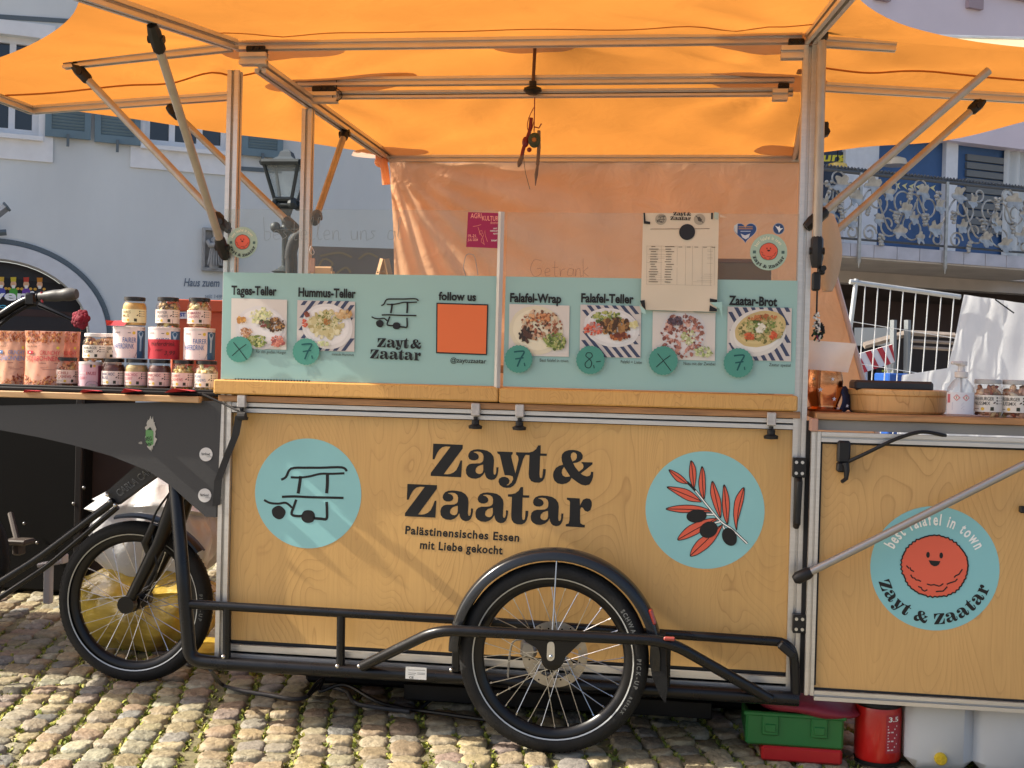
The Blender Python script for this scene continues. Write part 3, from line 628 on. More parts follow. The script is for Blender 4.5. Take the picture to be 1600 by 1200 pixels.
# ---- box: panel, floor, back
mb = MB(); mb.box(((XL+XR)/2, Yp+.006, .56), (XR-XL-.035, .012, .665)); mb.build('side_panel', PLY, cart)
mb = MB(); mb.box(((XL+XR)/2, (Yp+YM)/2, .157), (XR-XL-.02, YM-Yp+.01, .02)); mb.build('floor', WOODE, cart)
mb = MB(); mb.box(((XL+XR)/2, YM, .55), (XR-XL-.04, .012, .70)); mb.build('back_panel', PLY, cart)
for x in (XL, XR): mb = MB(); mb.box((x+(.012 if x < 0 else -.012), (Yp+YM)/2, .55), (.012, YM-Yp-.05, .70)); mb.build('end_panel', PLY, cart)
mb = MB(); mb.box(((XL+XR)/2, (Yp+YM)/2, .935), (XR-XL-.01, YM-Yp-.02, .02)); mb.build('worktop', WOODE, cart)
SEAL = mat('black_seal', (0.008, 0.008, 0.009), 0.7)
mb = MB(); mb.box(((XL+XR)/2, Yp+.012, .905), (XR-XL-.03, .02, .10)); mb.box(((XL+XR)/2, Yp+.012, .20), (XR-XL-.03, .02, .06)); mb.build('gap_seal', SEAL, cart)
# ---- aluminium frame
def alu(name, p0, p1, w=.036, h=None, up=None, parent=cart, **k): m = MB(); m.alu(p0, p1, w, h, up, **k); return m.build(name, ALU, parent)
alu('post', (XL, Yp, .168), (XL, Yp, 1.888), .034); alu('post', (XR, Yp, .168), (XR, Yp, 1.94), .036)
alu('post', (-1.262, YM, .168), (-1.262, YM, 1.885), .034); alu('post', (XR+.042, YM, .168), (XR+.042, YM, 1.94), .034)
a, b = at(369, 637, Yp-.012), at(1240, 662, Yp-.012); zt = (a.z+b.z)/2
alu('rail', (XL+.018, Yp-.001, zt), (XR-.018, Yp-.001, zt), .030, .028, slot=.006, depth=.016)
alu('rail', (XL+.018, Yp-.001, .196), (XR-.018, Yp-.001, .196), .036, .044, slot=.008, depth=.018)
# ---- counter
xs = at(779, 610, Yp-.04).x
for n_, (x0, x1, dz) in enumerate(((-1.352, xs-.001, 0), (xs+.001, .303, -.002))):
    mb = MB(); mb.box(((x0+x1)/2, Yp+.05, .968+dz), (x1-x0, .18, .042), .004); mb.build('counter_board', EDGE, cart)
mb = MB(); mb.box(((XL+XR)/2-.01, Yp+.06, .9345), (XR-XL+.02, .17, .018), .001); mb.build('counter_strip', WOODE, cart)
# ---- roof frame
fz = 1.961
alu('cross_beam', (XL-.002, Yp, fz), (.290, Yp, fz), .030, .026)
m0 = at(800, 130, YM).z; m1 = at(800, 143, YM).z
alu('cross_beam', (-1.33, YM-.02, m0+.004), (XR, YM-.02, m0+.004), .030, .027); alu('cross_beam', (-1.27, YM+.018, m1-.004), (XR, YM+.018, m1-.004), .030, .023)
alu('side_beam', (-1.254, Yp+.02, 1.905), (-1.242, YR, 1.905), .034); alu('side_beam', (.335, Yp+.02, 1.905), (.41, YR, 1.905), .034)
zr_ = at(800, 248, YR).z
alu('rear_beam', (-1.25, YR, zr_), (.46, YR, zr_), .03, .026)
for x0, x1, y_, z_ in ((XL+.017, -1.225, Yp-.002, at(395, 93, Yp).z), (.235, XR-.018, Yp-.002, at(1240, 83, Yp).z), (-1.262, -1.155, YM-.03, at(500, 156, YM).z), (.245, XR-.02, YM-.03, at(1240, 152, YM).z)):
    alu('beam_stub', (x0, y_, z_), (x1, y_, z_), .034, .034)
    mb = MB(); mb.box(((x0+x1)/2+.01, y_-.005, z_+.026), (abs(x1-x0)*.72, .03, .018), .003); mb.tube([((x0+x1)/2, y_-.02, z_+.028), ((x0+x1)/2, y_-.026, z_+.028)], .005, 8); mb.tube([((x0+x1)/2+.02, y_-.02, z_+.028), ((x0+x1)/2+.02, y_-.026, z_+.028)], .005, 8); mb.build('corner_bracket', PLASTIC, cart)
mb = MB(); cpz = at(1264, 69, Yp).z; mb.box((.305, Yp-.004, cpz), (.05, .03, .014), .002); mb.build('brass_plate', mat('brown_plate', (0.22, 0.10, 0.06), 0.5), cart)
# outriggers of the canopy
Atip, Aroot = at(50, 172, YM), at(365, 150, YM)
ARt = Vector((1.30, YM, at(1600, 155, YM).z-.018)); ARr = at(1290, 136, YM)
Btip, Broot = at(100, 101, Yp), at(362, 73, Yp); BRr = at(1290, 66, Yp); BRt = at(1400, 73, Yp)
Ctip, Croot = Vector((-1.30, 2.44, 1.818)), atX(365, 70, -1.30)
CRr, CRt = Vector((.312, Yp-.01, 1.957)), Vector((.318, 2.42, 1.815))
BLt, BRtip = Vector((-2.25, Yp, 1.885)), Vector((1.28, Yp, 1.885))
alu('outrigger', Aroot, Atip, .026); alu('outrigger', ARr, ARt, .026); alu('outrigger', Broot, Btip, .026); alu('outrigger', BRr, BRt, .026)
alu('outrigger', Croot, Ctip, .030); alu('outrigger', CRr, CRt, .030)
alu('end_bar', Atip+Vector((0, .012, 0)), BLt+Vector((0, 0, -.005)), .026)
alu('end_bar', ARt, BRtip, .026)
# round struts with black knuckles
GALV = mat('galvanised_tube', (0.40, 0.36, 0.31), 0.42, 0.5, var=0.12, vscale=20)
def knuckle(mb, p, d, ln=.05, r=.017):
    d = d.normalized(); mb.tube([p-d*ln*.5, p-d*ln*.2, p+d*ln*.35, p+d*ln*.5], [r*.8, r*1.12, r*1.05, r*.6], 8); s, u = frame_of(d)
    mb.tube([p+s*r*1.25, p-s*r*1.25], r*.62, 10)
def strut(p0, p1, r=.0115, k0=True, k1=True, parent=cart, kl=.055):
    p0, p1 = Vector(p0), Vector(p1); m = MB(); m.tube([p0, p1], r, 12); o = m.build('strut', GALV, parent, True); d = p1-p0
    for k, p, s in ((k0, p0, 1), (k1, p1, -1)):
        if k: q = MB(); knuckle(q, p+d.normalized()*s*kl*.3, d*s, kl, .016); q.build('strut_joint', PLASTIC, o, True)
    return o
strut(at(355, 356, Yp-.01), at(120, 106, Yp), kl=.075)
strut(at(460, 356, YM-.01), at(267, 170, YM), kl=.06)
strut(at(350, 396, Yp-.03), atX(240, 48, -1.30), .0112, kl=.08)
strut(at(492, 345, 3.93), atX(540, 205, -1.243), kl=.06)
strut(at(1266, 350, Yp-.025), at(1545, 110, Yp), .011, True, False, kl=.075)
strut(at(1276, 388, 3.75), at(1532, 160, YM), .011, True, True, kl=.06)
strut(at(1276, 408, Yp-.045), atX(1285, 24, .335), .0125, kl=.09)
for (x, y) in ((1275, 440), ):        # clamp body under the long pole
    mb = MB(); c = at(x, y, Yp-.03); mb.box(c, (.022, .03, .05), .004); mb.box(c+Vector((.012, -.004, .03)), (.02, .02, .024), .004); mb.tube([c+Vector((.016, -.03, .034)), c+Vector((.016, .02, .034))], .008, 8); mb.build('pole_clamp', PLASTIC, cart)
mb = MB(); c = at(1290, 202, YM-.02); mb.box(c, (.018, .02, .045), .004); mb.tube([c+Vector((0, -.02, -.01)), c+Vector((0, .02, -.01))], .013, 8); mb.build('pole_clamp', PLASTIC, cart)
# centre pole that lifts the canopy
cpx = at(836, 130, YM); zpk = at(838, 42, YM).z
mb = MB(); mb.tube([(cpx.x, YM-.055, at(833, 150, YM).z-.005), (cpx.x+.006, YM-.055, zpk)], .0055, 8); cp_ = mb.build('centre_pole', mat('dark_rod', (0.10, 0.05, 0.035), 0.4, .3), cart)
mb = MB(); mb.lathe([(.0, -.014), (.008, -.014), (.013, -.004), (.028, .004), (.030, .012), (.0, .014)], (cpx.x+.006, YM-.055, zpk-.004), 16); mb.build('pole_cap', PLASTIC, cp_, True)
mb = MB(); kz = at(833, 148, YM).z; mb.lathe([(.0, -.012), (.015, -.012), (.030, .000), (.028, .008), (.012, .014), (.012, .03), (.0, .03)], (cpx.x, YM-.055, kz), 16); mb.build('pole_knob', PLASTIC, cp_, True)
# ---- canopy: tensioned fabric over the frame
def solve_canopy():
    idx = {}; P = []; F = []
    def node(p):
        k = (round(p[0], 3), round(p[1], 3))
        if k not in idx: idx[k] = len(P); P.append([p[0], p[1], p[2] if len(p) > 2 else 1.9])
        return idx[k]
    PLc, PRc = Vector((XL+.02, Yp)), Vector((XR, Yp)); ML, MR = Vector((-1.29, YM)), Vector((XR+.01, YM))
    C1, C2 = Vector((Ctip.x, Ctip.y)), Vector((CRt.x, 2.60)); B1, B2 = Vector((BLt.x-.01, BLt.y)), Vector((BRtip.x, BRtip.y)); A1, A2 = Vector((Atip.x-.01, Atip.y)), Vector((ARt.x, ARt.y))
    R1, R2 = Vector((-1.25, YR)), Vector((.45, YR))
    Q = lambda a, b, t: a+(b-a)*t
    n, m = 26, 44
    def quad(a, b, c, d, nu, nv, sc=None):       # a-b bottom, d-c top
        g = [[None]*(nu+1) for _ in range(nv+1)]
        for j in range(nv+1):
            for i in range(nu+1):
                u, v = i/nu, j/nv; p = Q(Q(a, b, u), Q(d, c, u), v)
                if sc: p = p+sc(u, v)
                g[j][i] = node((p.x, p.y))
        for j in range(nv):
            for i in range(nu): F.append((g[j][i], g[j][i+1], g[j+1][i+1], g[j+1][i]))
        return g
    quad(PLc, PRc, MR, ML, m, 16); quad(ML, MR, R2, R1, m, n)
    quad(C1, C2, PRc, PLc, m, n, lambda u, v: Vector((0, .20*math.sin(math.pi*u)*(1-v)**2)))
    quad(B1, PLc, ML, A1, n, 16); quad(PRc, B2, A2, MR, n, 16)
    def fan(o, t1, t2, ctrl, na=20):
        g = []
        for j in range(na+1):
            s = j/na; e = t1*(1-s)**2+ctrl*2*s*(1-s)+t2*s*s; g.append([node(tuple(Q(o, e, i/n))) for i in range(n+1)])
        for j in range(na):
            for i in range(n):
                f = (g[j][i], g[j][i+1], g[j+1][i+1], g[j+1][i]); f = tuple(dict.fromkeys(f)); F.append(f)
    bl = lambda o, a, b, k: o+(((a+b)/2)-o)*k
    fan(PLc, C1, B1, bl(PLc, C1, B1, SCAL[0])); fan(PRc, B2, C2, bl(PRc, B2, C2, SCAL[1])); fan(ML, A1, R1, bl(ML, A1, R1, SCAL[2])); fan(MR, R2, A2, bl(MR, R2, A2, SCAL[3]))
    N = len(P); X = np.array(P); fixed = np.zeros(N, bool)
    def fix(a, b, za, zb, lo=0.0, hi=1.0):
        d = np.array([b.x-a.x, b.y-a.y]); L2 = d@d; r_ = X[:, :2]-np.array([a.x, a.y]); t = r_@d/L2; dist = np.abs(r_[:, 0]*d[1]-r_[:, 1]*d[0])/math.sqrt(L2)
        k = (dist < .004) & (t > lo-1e-6) & (t < hi+1e-6); X[k, 2] = za+(zb-za)*t[k]; fixed[k] = True
    zt = fz+.016; rb = .016
    for a, b, za, zb, lo, hi in ((PLc, PRc, zt, zt, 0, .10), (PLc, PRc, zt, zt, .90, 1), (ML, MR, zt+.004, zt+.004, 0, .12), (ML, MR, zt+.004, zt+.004, .88, 1), (R1, R2, zr_+rb, zr_+rb, 0, 1),
                         (C1, PLc, Ctip.z+rb, zt, 0, 1), (C2, PRc, CRt.z+rb+.026, zt, 0, 1), (A1, ML, Atip.z+rb, zt+.004, 0, 1), (MR, A2, zt+.004, ARt.z+rb, 0, 1),
                         (B1, PLc, BLt.z-.012, zt, 0, 1), (PRc, B2, zt, BRtip.z-.012, 0, 1), (B1, A1, BLt.z+rb, Atip.z+rb, 0, 1), (B2, A2, BRtip.z+rb, ARt.z+rb, 0, 1)): fix(a, b, za, zb, lo, hi)
    pk = np.argmin((X[:, 0]-cpx.x)**2+(X[:, 1]-(YM-.05))**2)
    for i in np.where((X[:, 0]-cpx.x)**2+(X[:, 1]-(YM-.05))**2 < .05**2)[0]: X[i, 2] = zpk+.012; fixed[i] = True
    E = {}
    for f in F:
        for a, b in zip(f, f[1:]+f[:1]): k = (min(a, b), max(a, b)); E[k] = E.get(k, 0)+1
    ea = np.array([k for k in E]); wt = np.array([6.0 if c == 1 else 1.0 for c in E.values()])
    ln = np.linalg.norm(X[ea[:, 0], :2]-X[ea[:, 1], :2], axis=1)+1e-4; wt = wt/ln
    deg = np.zeros(N); np.add.at(deg, ea[:, 0], wt); np.add.at(deg, ea[:, 1], wt); z = X[:, 2].copy()
    z[~fixed] = 1.93
    for it in range(3500):
        acc = np.zeros(N); np.add.at(acc, ea[:, 0], wt*z[ea[:, 1]]); np.add.at(acc, ea[:, 1], wt*z[ea[:, 0]])
        zn = acc/deg; z = np.where(fixed, X[:, 2], z+(zn-z)*1.0) if it > 0 else np.where(fixed, X[:, 2], zn)
    # creases that run out of the corners, and soft drape between the bars
    dd = np.full(N, 9.0)
    for a, b in ((PLc, PRc), (ML, MR), (R1, R2), (A1, ML), (MR, A2), (PLc, C1), (PRc, C2), (B1, PLc), (PRc, B2)):
        d = np.array([b.x-a.x, b.y-a.y]); r_ = X[:, :2]-np.array([a.x, a.y]); t = np.clip(r_@d/(d@d), 0, 1); dd = np.minimum(dd, np.linalg.norm(r_-t[:, None]*d, axis=1))
    soft = np.clip(dd/.18, 0, 1); be = np.array([i for k, c in E.items() if c == 1 for i in k]); de = np.min(np.hypot(X[:, None, 0]-X[None, be, 0], X[:, None, 1]-X[None, be, 1]), axis=1); edge = np.clip((de-.03)/.22, 0, 1)
    z -= soft*.010
    for (ox, oy, ph, amp) in ((XL, Yp, 0.3, .010), (XR, Yp, 1.2, .012), (XL, YM, 2.0, .009), (XR, YM, .5, .014), (R1.x, YR, 1.0, .010), (R2.x, YR, 2.6, .016), (cpx.x, YM, 0, .008)):
        r_ = np.hypot(X[:, 0]-ox, X[:, 1]-oy); th = np.arctan2(X[:, 1]-oy, X[:, 0]-ox)
        z += soft*edge*.6*amp*np.sin(th*9+ph+1.5*np.sin(th*3+ph))*np.exp(-((r_-.35)/.35)**2)
    for (mx, my, dz, rr) in ((.88, 4.40, .045, .34), (-1.75, 4.40, .015, .3)): z -= dz*np.exp(-((X[:, 0]-mx)**2+(X[:, 1]-my)**2)/rr**2)
    return np.column_stack([X[:, :2], z]), F
SCAL = (0.64, 0.22, 1.0, 1.0)
CP, CF = solve_canopy()
TARP = cloth_mat('orange_canopy', (0.50, 0.192, 0.036), 0.64, 0.13, 6.0, 0.13, 1.6)
mb = MB(); mb.v = [tuple(p) for p in CP]; mb.f = [tuple(f) for f in CF]; mb.c = [None]*len(CF)
canopy = mb.build('canopy', TARP, cart, True, ang=75)
bv = BVHTree.FromPolygons([Vector(p) for p in CP], CF)
def can_z(x, y):
    h = bv.ray_cast(Vector((x, y, 3)), Vector((0, 0, -1)))
    return h[0].z if h[0] else None
# hem around the free edges
Ecount = {}
for f in CF:
    for a, b in zip(f, f[1:]+f[:1]): k = (min(a, b), max(a, b)); Ecount[k] = Ecount.get(k, 0)+1
bnd = {}
for (a, b), c in Ecount.items():
    if c == 1: bnd.setdefault(a, []).append(b); bnd.setdefault(b, []).append(a)
st = next(iter(bnd)); loop = [st]; prev = None
while True:
    nx_ = [q for q in bnd[loop[-1]] if q != prev]
    if not nx_: break
    prev = loop[-1]
    if nx_[0] == st or len(loop) > 4000: break
    loop.append(nx_[0])
HEM = cloth_mat('canopy_hem', (0.55, 0.28, 0.13), 0.3, 0.05)
mb = MB(); mb.tube([Vector(CP[i])+Vector((0, 0, -.004)) for i in loop], .009, 6, closed=True); mb.build('hem', HEM, canopy, True)
PATCH = cloth_mat('canopy_patch', (0.62, 0.46, 0.36), 0.5, 0.05)
def drape(mb, pts, dz=-.006, n=8):
    c = Vector((sum(p[0] for p in pts)/len(pts), sum(p[1] for p in pts)/len(pts))); k = len(pts); V = []; F = []
    for i in range(n+1):
        for p in pts:
            q = c+(Vector(p)-c)*(i/n); zz = can_z(q.x, q.y); V.append((q.x, q.y, (zz if zz is not None else 1.9)+dz))
    for i in range(n):
        for j in range(k): F.append((i*k+j, i*k+(j+1) % k, (i+1)*k+(j+1) % k, (i+1)*k+j))
    mb.add(V, F)
for (x, y, rx, ry) in ((-1.20, Yp+.06, .19, .11), (.20, Yp+.05, .18, .11), (-1.16, YM+.02, .26, .10), (.22, YM+.03, .2, .12), (cpx.x, YM-.05, .13, .10), (-1.21, YR-.08, .16, .075), (.36, YR-.10, .12, .09)):
    q = MB(); drape(q, circ(x, y, rx, ry, 28)); q.build('corner_patch', PATCH, canopy, True)
SEAM = cloth_mat('canopy_seam', (0.50, 0.17, 0.04), 0.2, 0.02)
def seam(pts, wd=.006):
    V = []; F = []; n = len(pts)
    q = MB(); P_ = []
    for x, y in pts:
        zz = can_z(x, y)
        if zz is not None: P_.append(Vector((x, y, zz-.0035)))
    if len(P_) > 1: q.tube(P_, wd*.5, 5); q.build('seam', SEAM, canopy, True)
for x0, x1, yy in ((-2.22, -1.33, Yp+.30), (.33, 1.25, Yp+.30)): seam([(x0+(x1-x0)*i/30, yy+.02*math.sin(i*.2)) for i in range(31)])
pass; seam([(XL+(XR-XL)*i/40, Yp-.20+.06*math.sin(math.pi*i/40)) for i in range(41)], .003)
# ---- clamps of the counter
for (x, y) in ((375, 627), (742, 640), (811, 642), (1206, 655)):
    c = at(x, y, Yp-.045); q = MB(); q.box((c.x, Yp-.028, c.z), (.024, .022, .036), .002); o = q.build('clamp', mat('clamp_metal', (0.5, 0.48, 0.46), .45, .4, var=.2, vscale=40), cart)
    q = MB(); zc = c.z-.020; q.lathe([(.0, 0), (.006, 0), (.006, -.008), (.011, -.010), (.011, -.022), (.020, -.026), (.019, -.034), (.0, -.036)], (c.x, Yp-.030, zc), 14); q.build('clamp_knob', PLASTIC, o, True)
# ---- tube frame (undercarriage)
YI, YO = 3.355, 3.222
TUB = mat('black_tube', (0.006, 0.0065, 0.008), 0.28, 0.0, spec=.35, var=.2, vscale=15)
def tubes(name, pts, r, rad=.05, Y=YI): m = MB(); m.tube(bend_path([at(p[0], p[1], p[2] if len(p) > 2 else Y) if not isinstance(p, Vector) else p for p in pts], rad, 6), r, 14); return m.build(name, TUB, cart, True)
tubes('main_tube', [(273, 745, 3.42), (286, 900), (297, 1030), (335, 1036), (640, 1054), (1248, 1092)], .020, .07)
tubes('upper_tube', [(296, 944), (730, 969), (1030, 990), (1240, 1004), (1243, 1086)], .013, .05)
tubes('outer_tube', [(566, 1041, YI-.02), (683, 984, YO), (1043, 1001, YO), (1203, 1092, YI-.02)], .015, .06)
for x, y0, y1 in ((355, 945, 1034), (533, 961, 1045)): tubes('upright', [(x, y0), (x-1, y1)], .0125)
BOLT = STEEL
q = MB()
for x, y in ((349, 1026), (527, 1041), (561, 1041), (705, 1047)): q.sphere(at(x, y, YI-.03), .006, 10, 6)
q.build_pieces('bolt', BOLT, cart, True)
q = MB(); q.box(at(713, 1022, YI-.005), (.022, .02, .10), .003); q.build('guard_stay', TUB, cart)
q = MB(); c = at(1322-80, 1009, YI); q.box(at(1229, 1015, YI-.03), (.05, .025, .022), .004, Matrix.Rotation(R(38), 3, 'Y')); q.build('tow_catch', PLASTIC, cart)
q = MB(); q.box(at(650, 1052, YI-.022), (.060, .0008, .034)); pl_ = q.build('type_plate', mat('plate_white', (.72, .72, .70), .5), cart)
q = MB(); fm_ = front(YI-.0235)
for i, (x0, x1, y) in enumerate(((638, 664, 1046.5), (638, 650, 1051), (638, 648, 1053.5), (652, 664, 1051), (652, 664, 1053))): q.flat([[(x0, y), (x1, y+.8), (x1, y+1.4), (x0, y+.6)]], fm_, .0002, lin('55585c'))
put_text(q, 'CE', (639, 1060), (646, 1060.4), -3.2, fm_, .0002, lin('222222')); q.build('plate_print', PR, pl_)
# ---- main wheel
def spokes_mb(c, r0, r1, n, wy, sg=1):
    m = MB()
    for i in range(n):
        a1 = 2*math.pi*i/n+.05; sd = 1 if i % 2 else -1; a0 = a1+(R(52) if (i//2) % 2 else -R(52)); y0 = sd*wy
        m.tube([(c[0]+r0*math.cos(a0), c[1]+y0, c[2]+r0*math.sin(a0)), (c[0]+r1*math.cos(a1), c[1], c[2]+r1*math.sin(a1))], .0012, 5); m.tube([(c[0]+r1*.955*math.cos(a1), c[1]+y0*.045, c[2]+r1*.955*math.sin(a1)), (c[0]+r1*math.cos(a1), c[1], c[2]+r1*math.sin(a1))], .0024, 5)
    return m
def tyre_prof(Rt, wd): 
    rc = Rt-wd/2; return [(rc+wd/2*math.cos(t), wd/2*math.sin(t)) for t in [R(-125)+R(250)*i/16 for i in range(17)]]
def make_wheel(name, c, Rt=.260, wd=.054, n=32, disc=True, parent=cart):
    c = Vector(c); m = MB(); pr = tyre_prof(Rt, wd); m.lathe(pr, c, 72, 'Y')
    for i in range(110):                         # tread cuts stand proud at the shoulders
        a = 2*math.pi*i/110
        for s in (-1, 1):
            t0, t1 = R(28), R(58); V = []
            for tt, da in ((t0, 0), (t1, .03), (t1, .044), (t0, .018)): r_ = Rt-wd/2+(wd/2+.0014)*math.cos(tt); V.append((c.x+r_*math.cos(a+da), c.y+s*(wd/2+.0014)*math.sin(tt), c.z+r_*math.sin(a+da)))
            m.add(V, [(0, 1, 2, 3)])
    w_ = m.build(name, RUBBER, parent, True, ang=60)
    m = MB(); rr = Rt-wd*.86; m.lathe([(rr+.004, -.016), (rr-.004, -.016), (rr-.020, -.009), (rr-.022, 0), (rr-.020, .009), (rr-.004, .016), (rr+.004, .016)], c, 72, 'Y'); m.build('rim', BLACK, w_, True, ang=70)
    m = MB(); rs = Rt-wd*.80
    m.lathe([(rs, -wd/2*.93), (rs+.0035, -wd/2*.985)], c, 72, 'Y'); m.build('reflex_stripe', mat('reflex_stripe', (.42, .43, .42), .35, .4), w_)
    m = spokes_mb(c, .028, rr-.02, n, .024); m.build('spokes', STEEL, w_, True)
    m = MB(); m.lathe([(.0, -.045), (.009, -.045), (.010, -.032), (.030, -.029), (.030, -.023), (.016, -.018), (.016, .018), (.030, .023), (.030, .029), (.010, .032), (.0, .045)], c, 24, 'Y'); m.build('hub', BLACK, w_, True)
    if disc:
        m = MB(); nA = 72; c2 = c+Vector((0, -.030 if disc == 1 else .034, 0)); lo = [circ(0, 0, .091, n=nA), circ(0, 0, .066, n=nA)]
        for k in range(24):
            a = 2*math.pi*k/24; r_ = .072 if k % 2 else .084; lo.append(circ(r_*math.cos(a), r_*math.sin(a), .0028, n=8))
        mm = lambda u, v, d: c2+Vector((u, d, v)); m.prism(lo, mm, -.001, .001)
        for k in range(6):
            a = 2*math.pi*k/6+.3; m.prism([stroke([(.03*math.cos(a+.5), .03*math.sin(a+.5)), (.05*math.cos(a+.3), .05*math.sin(a+.3)), (.069*math.cos(a), .069*math.sin(a))], .010)], mm, -.0009, .0009)
        m.build('brake_disc', mat('disc_steel', (.42, .38, .32), .38, .8, var=.15, vscale=30), w_)
    return w_
WC = (-0.336, 3.292, 0.258); mw_ = make_wheel('wheel', WC, disc=2)
def rim_text(body, c, r, a0, a1, cap, col, parent, yo):
    q = MB(); ring_text(q, body, (0, 0), r, a0, a1, cap, lambda u, v, d: Vector((c[0]+u, c[1]+yo-d, c[2]+v)), 0, col, .03, aspect=.95); q.build('tyre_lettering', print_mat(), parent)
rim_text('SCHWALBE', WC, .2285, 38, 13, .011, lin('6d6e6b'), mw_, -.0285); rim_text('PICK-UP', WC, .2285, 4, -17, .011, lin('6d6e6b'), mw_, -.0285); rim_text('REFLEX', WC, .2285, -22, -36, .008, lin('6d6e6b'), mw_, -.0285)
# caliper, dropout plate, valve stay
q = MB(); q.box((WC[0]-.072, WC[1]+.035, WC[2]+.012), (.045, .03, .05), .008); q.tube([(WC[0]-.072, WC[1]+.015, WC[2]+.012), (WC[0]-.072, WC[1]+.022, WC[2]+.012)], .016, 14); q.tube(smooth_pts([(WC[0]-.085, WC[1]+.04, WC[2]+.035), (WC[0]-.12, WC[1]+.05, WC[2]+.02), (WC[0]-.13, WC[1]+.05, WC[2]-.06), (WC[0]-.125, WC[1]+.05, WC[2]-.11)], 8), .003, 6); q.build('brake_caliper', mat('caliper_metal', (.33, .32, .30), .4, .7), cart, True)
q = MB(); fo = front(YO-.001); q.prism([[(813, 993), (913, 999), (905, 1006), (884, 1026), (879, 1038), (858, 1040), (848, 1031), (838, 1012), (822, 1003)]], lambda a, b, d: at(a, b, YO)+Vector((0, d, 0)), -.002, .006); dp = q.build('dropout_plate', BLACK, cart)
q = MB(); q.prism([smooth_pts([(856, 1005), (861, 1002), (866, 1005), (867, 1018), (866, 1029), (860, 1032), (855, 1028), (855, 1016)], 3, True)], lambda a, b, d: at(a, b, YO)+Vector((0, d, 0)), -.006, -.002); q.sphere(at(860.5, 1026, YO-.008), .005, 10, 6); q.build('axle_slider', STEEL, dp)
# mudguard
gc = (WC[0]+.004, WC[1], WC[2]+.006); m = MB(); pr = [(.263, -.037), (.282, -.036), (.289, -.030), (.2925, -.015), (.294, 0), (.2925, .015), (.289, .030), (.282, .036), (.263, .037)]
m.lathe(pr, gc, 60, 'Y', a0=R(-4), a1=R(180)); mg = m.build('mudguard', mat('mudguard_black', (.009, .010, .012), .20, .0, spec=.5), cart, True)
q = MB(); q.tube([(gc[0]+.002, gc[1]-.033, gc[2]+.272), (gc[0]-.002, YO, WC[2]+.055)], .0022, 6); q.build('guard_wire', STEEL, mg)
q = MB(); q.prism([[(1018, 985), (1040, 990), (1041, 1030), (1043, 1075), (1040, 1096), (1032, 1085), (1020, 1058), (1015, 1030)]], lambda a, b, d: at(a, b, WC[1]-.01)+Vector((0, d, 0)), -.02, .03); q.build('mud_flap', RUBBER, mg)
q = MB(); q.box(at(1019, 963, WC[1]-.02), (.012, .03, .044), .004, Matrix.Rotation(R(-18), 3, 'Y')); q.build('rear_reflector', mat('red_reflector', (.35, .03, .02), .2, spec=.8), mg)
q = MB(); q.box(at(1046, 998, YO-.012), (.03, .012, .010), .003); q.build('tube_clip', mat('clip_red', (.28, .05, .04), .4), cart)
q = MB(); q.box(at(1043, 1040, YI-.005), (.016, .02, .13), .003); q.build('guard_stay', TUB, cart)
# far main wheel behind the box
make_wheel('wheel', (WC[0], 4.04, WC[2]), disc=0)
# ---- front wheel, fork and drawbar
FC = (-1.735, 3.704, 0.262); fw_ = make_wheel('wheel', FC, disc=0)
rim_text('PICK-UP', FC, .2285, 10, -12, .011, lin('5d5e5b'), fw_, -.0285)
q = MB()
for s in (-1, 1): q.tube([(FC[0], FC[1]+s*.052, FC[2]), (FC[0]+.10, FC[1]+s*.055, FC[2]+.20), (FC[0]+.155, FC[1]+s*.045, FC[2]+.36)], [.018, .023, .026], 12); q.tube([(FC[0], FC[1]+s*.045, FC[2]), (FC[0], FC[1]+s*.072, FC[2])], .028, 16)
q.tube([(FC[0]+.155, FC[1]-.05, FC[2]+.36), (FC[0]+.155, FC[1]+.05, FC[2]+.36)], .026, 12); q.tube([(FC[0]+.155, FC[1], FC[2]+.35), (FC[0]+.24, FC[1], FC[2]+.56)], .026, 12); q.build('fork', BLACK, cart, True)
q = MB(); q.tube([(FC[0]+.07, FC[1]-.05, FC[2]+.16), (FC[0]+.06, FC[1]-.066, FC[2]+.20), (FC[0]+.085, FC[1]-.06, FC[2]+.26)], .014, 10); q.tube(smooth_pts([(FC[0]+.02, FC[1]-.06, FC[2]+.02), (FC[0]+.10, FC[1]-.07, FC[2]+.10), (FC[0]+.08, FC[1]-.066, FC[2]+.26), (FC[0]+.13, FC[1]-.05, FC[2]+.36)], 6), .0035, 6); q.build('fork_brake', BLACK, cart, True)
m = MB(); m.lathe([(.272, -.030), (.279, -.028), (.284, -.012), (.285, 0), (.284, .012), (.279, .028), (.272, .030)], FC, 40, 'Y', a0=R(38), a1=R(104)); m.build('front_mudguard', BLACK, cart, True)
q = MB(); dY = 3.56; dm = lambda a, b, d: at(a, b, dY)+Vector((0, d, 0))
q.prism([[(164, 770), (212, 728), (246, 742), (180, 790)]], dm, 0, .04); db = q.build('drawbar', mat('drawbar_black', (.02, .02, .022), .5), cart)
q = MB(); put_text(q, 'CARLA CARGO', (187, 776), (253, 728), -10.5, lambda a, b, d: at(a, b, dY)+Vector((0, -d, 0)), .002, lin('a9abad'), .012); put_text(q, 'CARLA CARGO', (187.3, 775.7), (252.7, 728.4), -10, lambda a, b, d: at(a, b, dY)+Vector((0, -d, 0)), .0028, lin('17181a'), -.012); q.build('drawbar_lettering', PR, db)
for pts, r in (([(178, 783, 3.55), (60, 872, 3.55), (-120, 985, 3.5)], .012), ([(184, 792, 3.60), (75, 884, 3.60), (-100, 1000, 3.55)], .009)): tubes('drawbar_tube', pts, r)
q = MB()
for x, y in ((168, 773), (171, 783), (180, 789)): q.sphere(at(x, y, 3.545), .007, 10, 6)
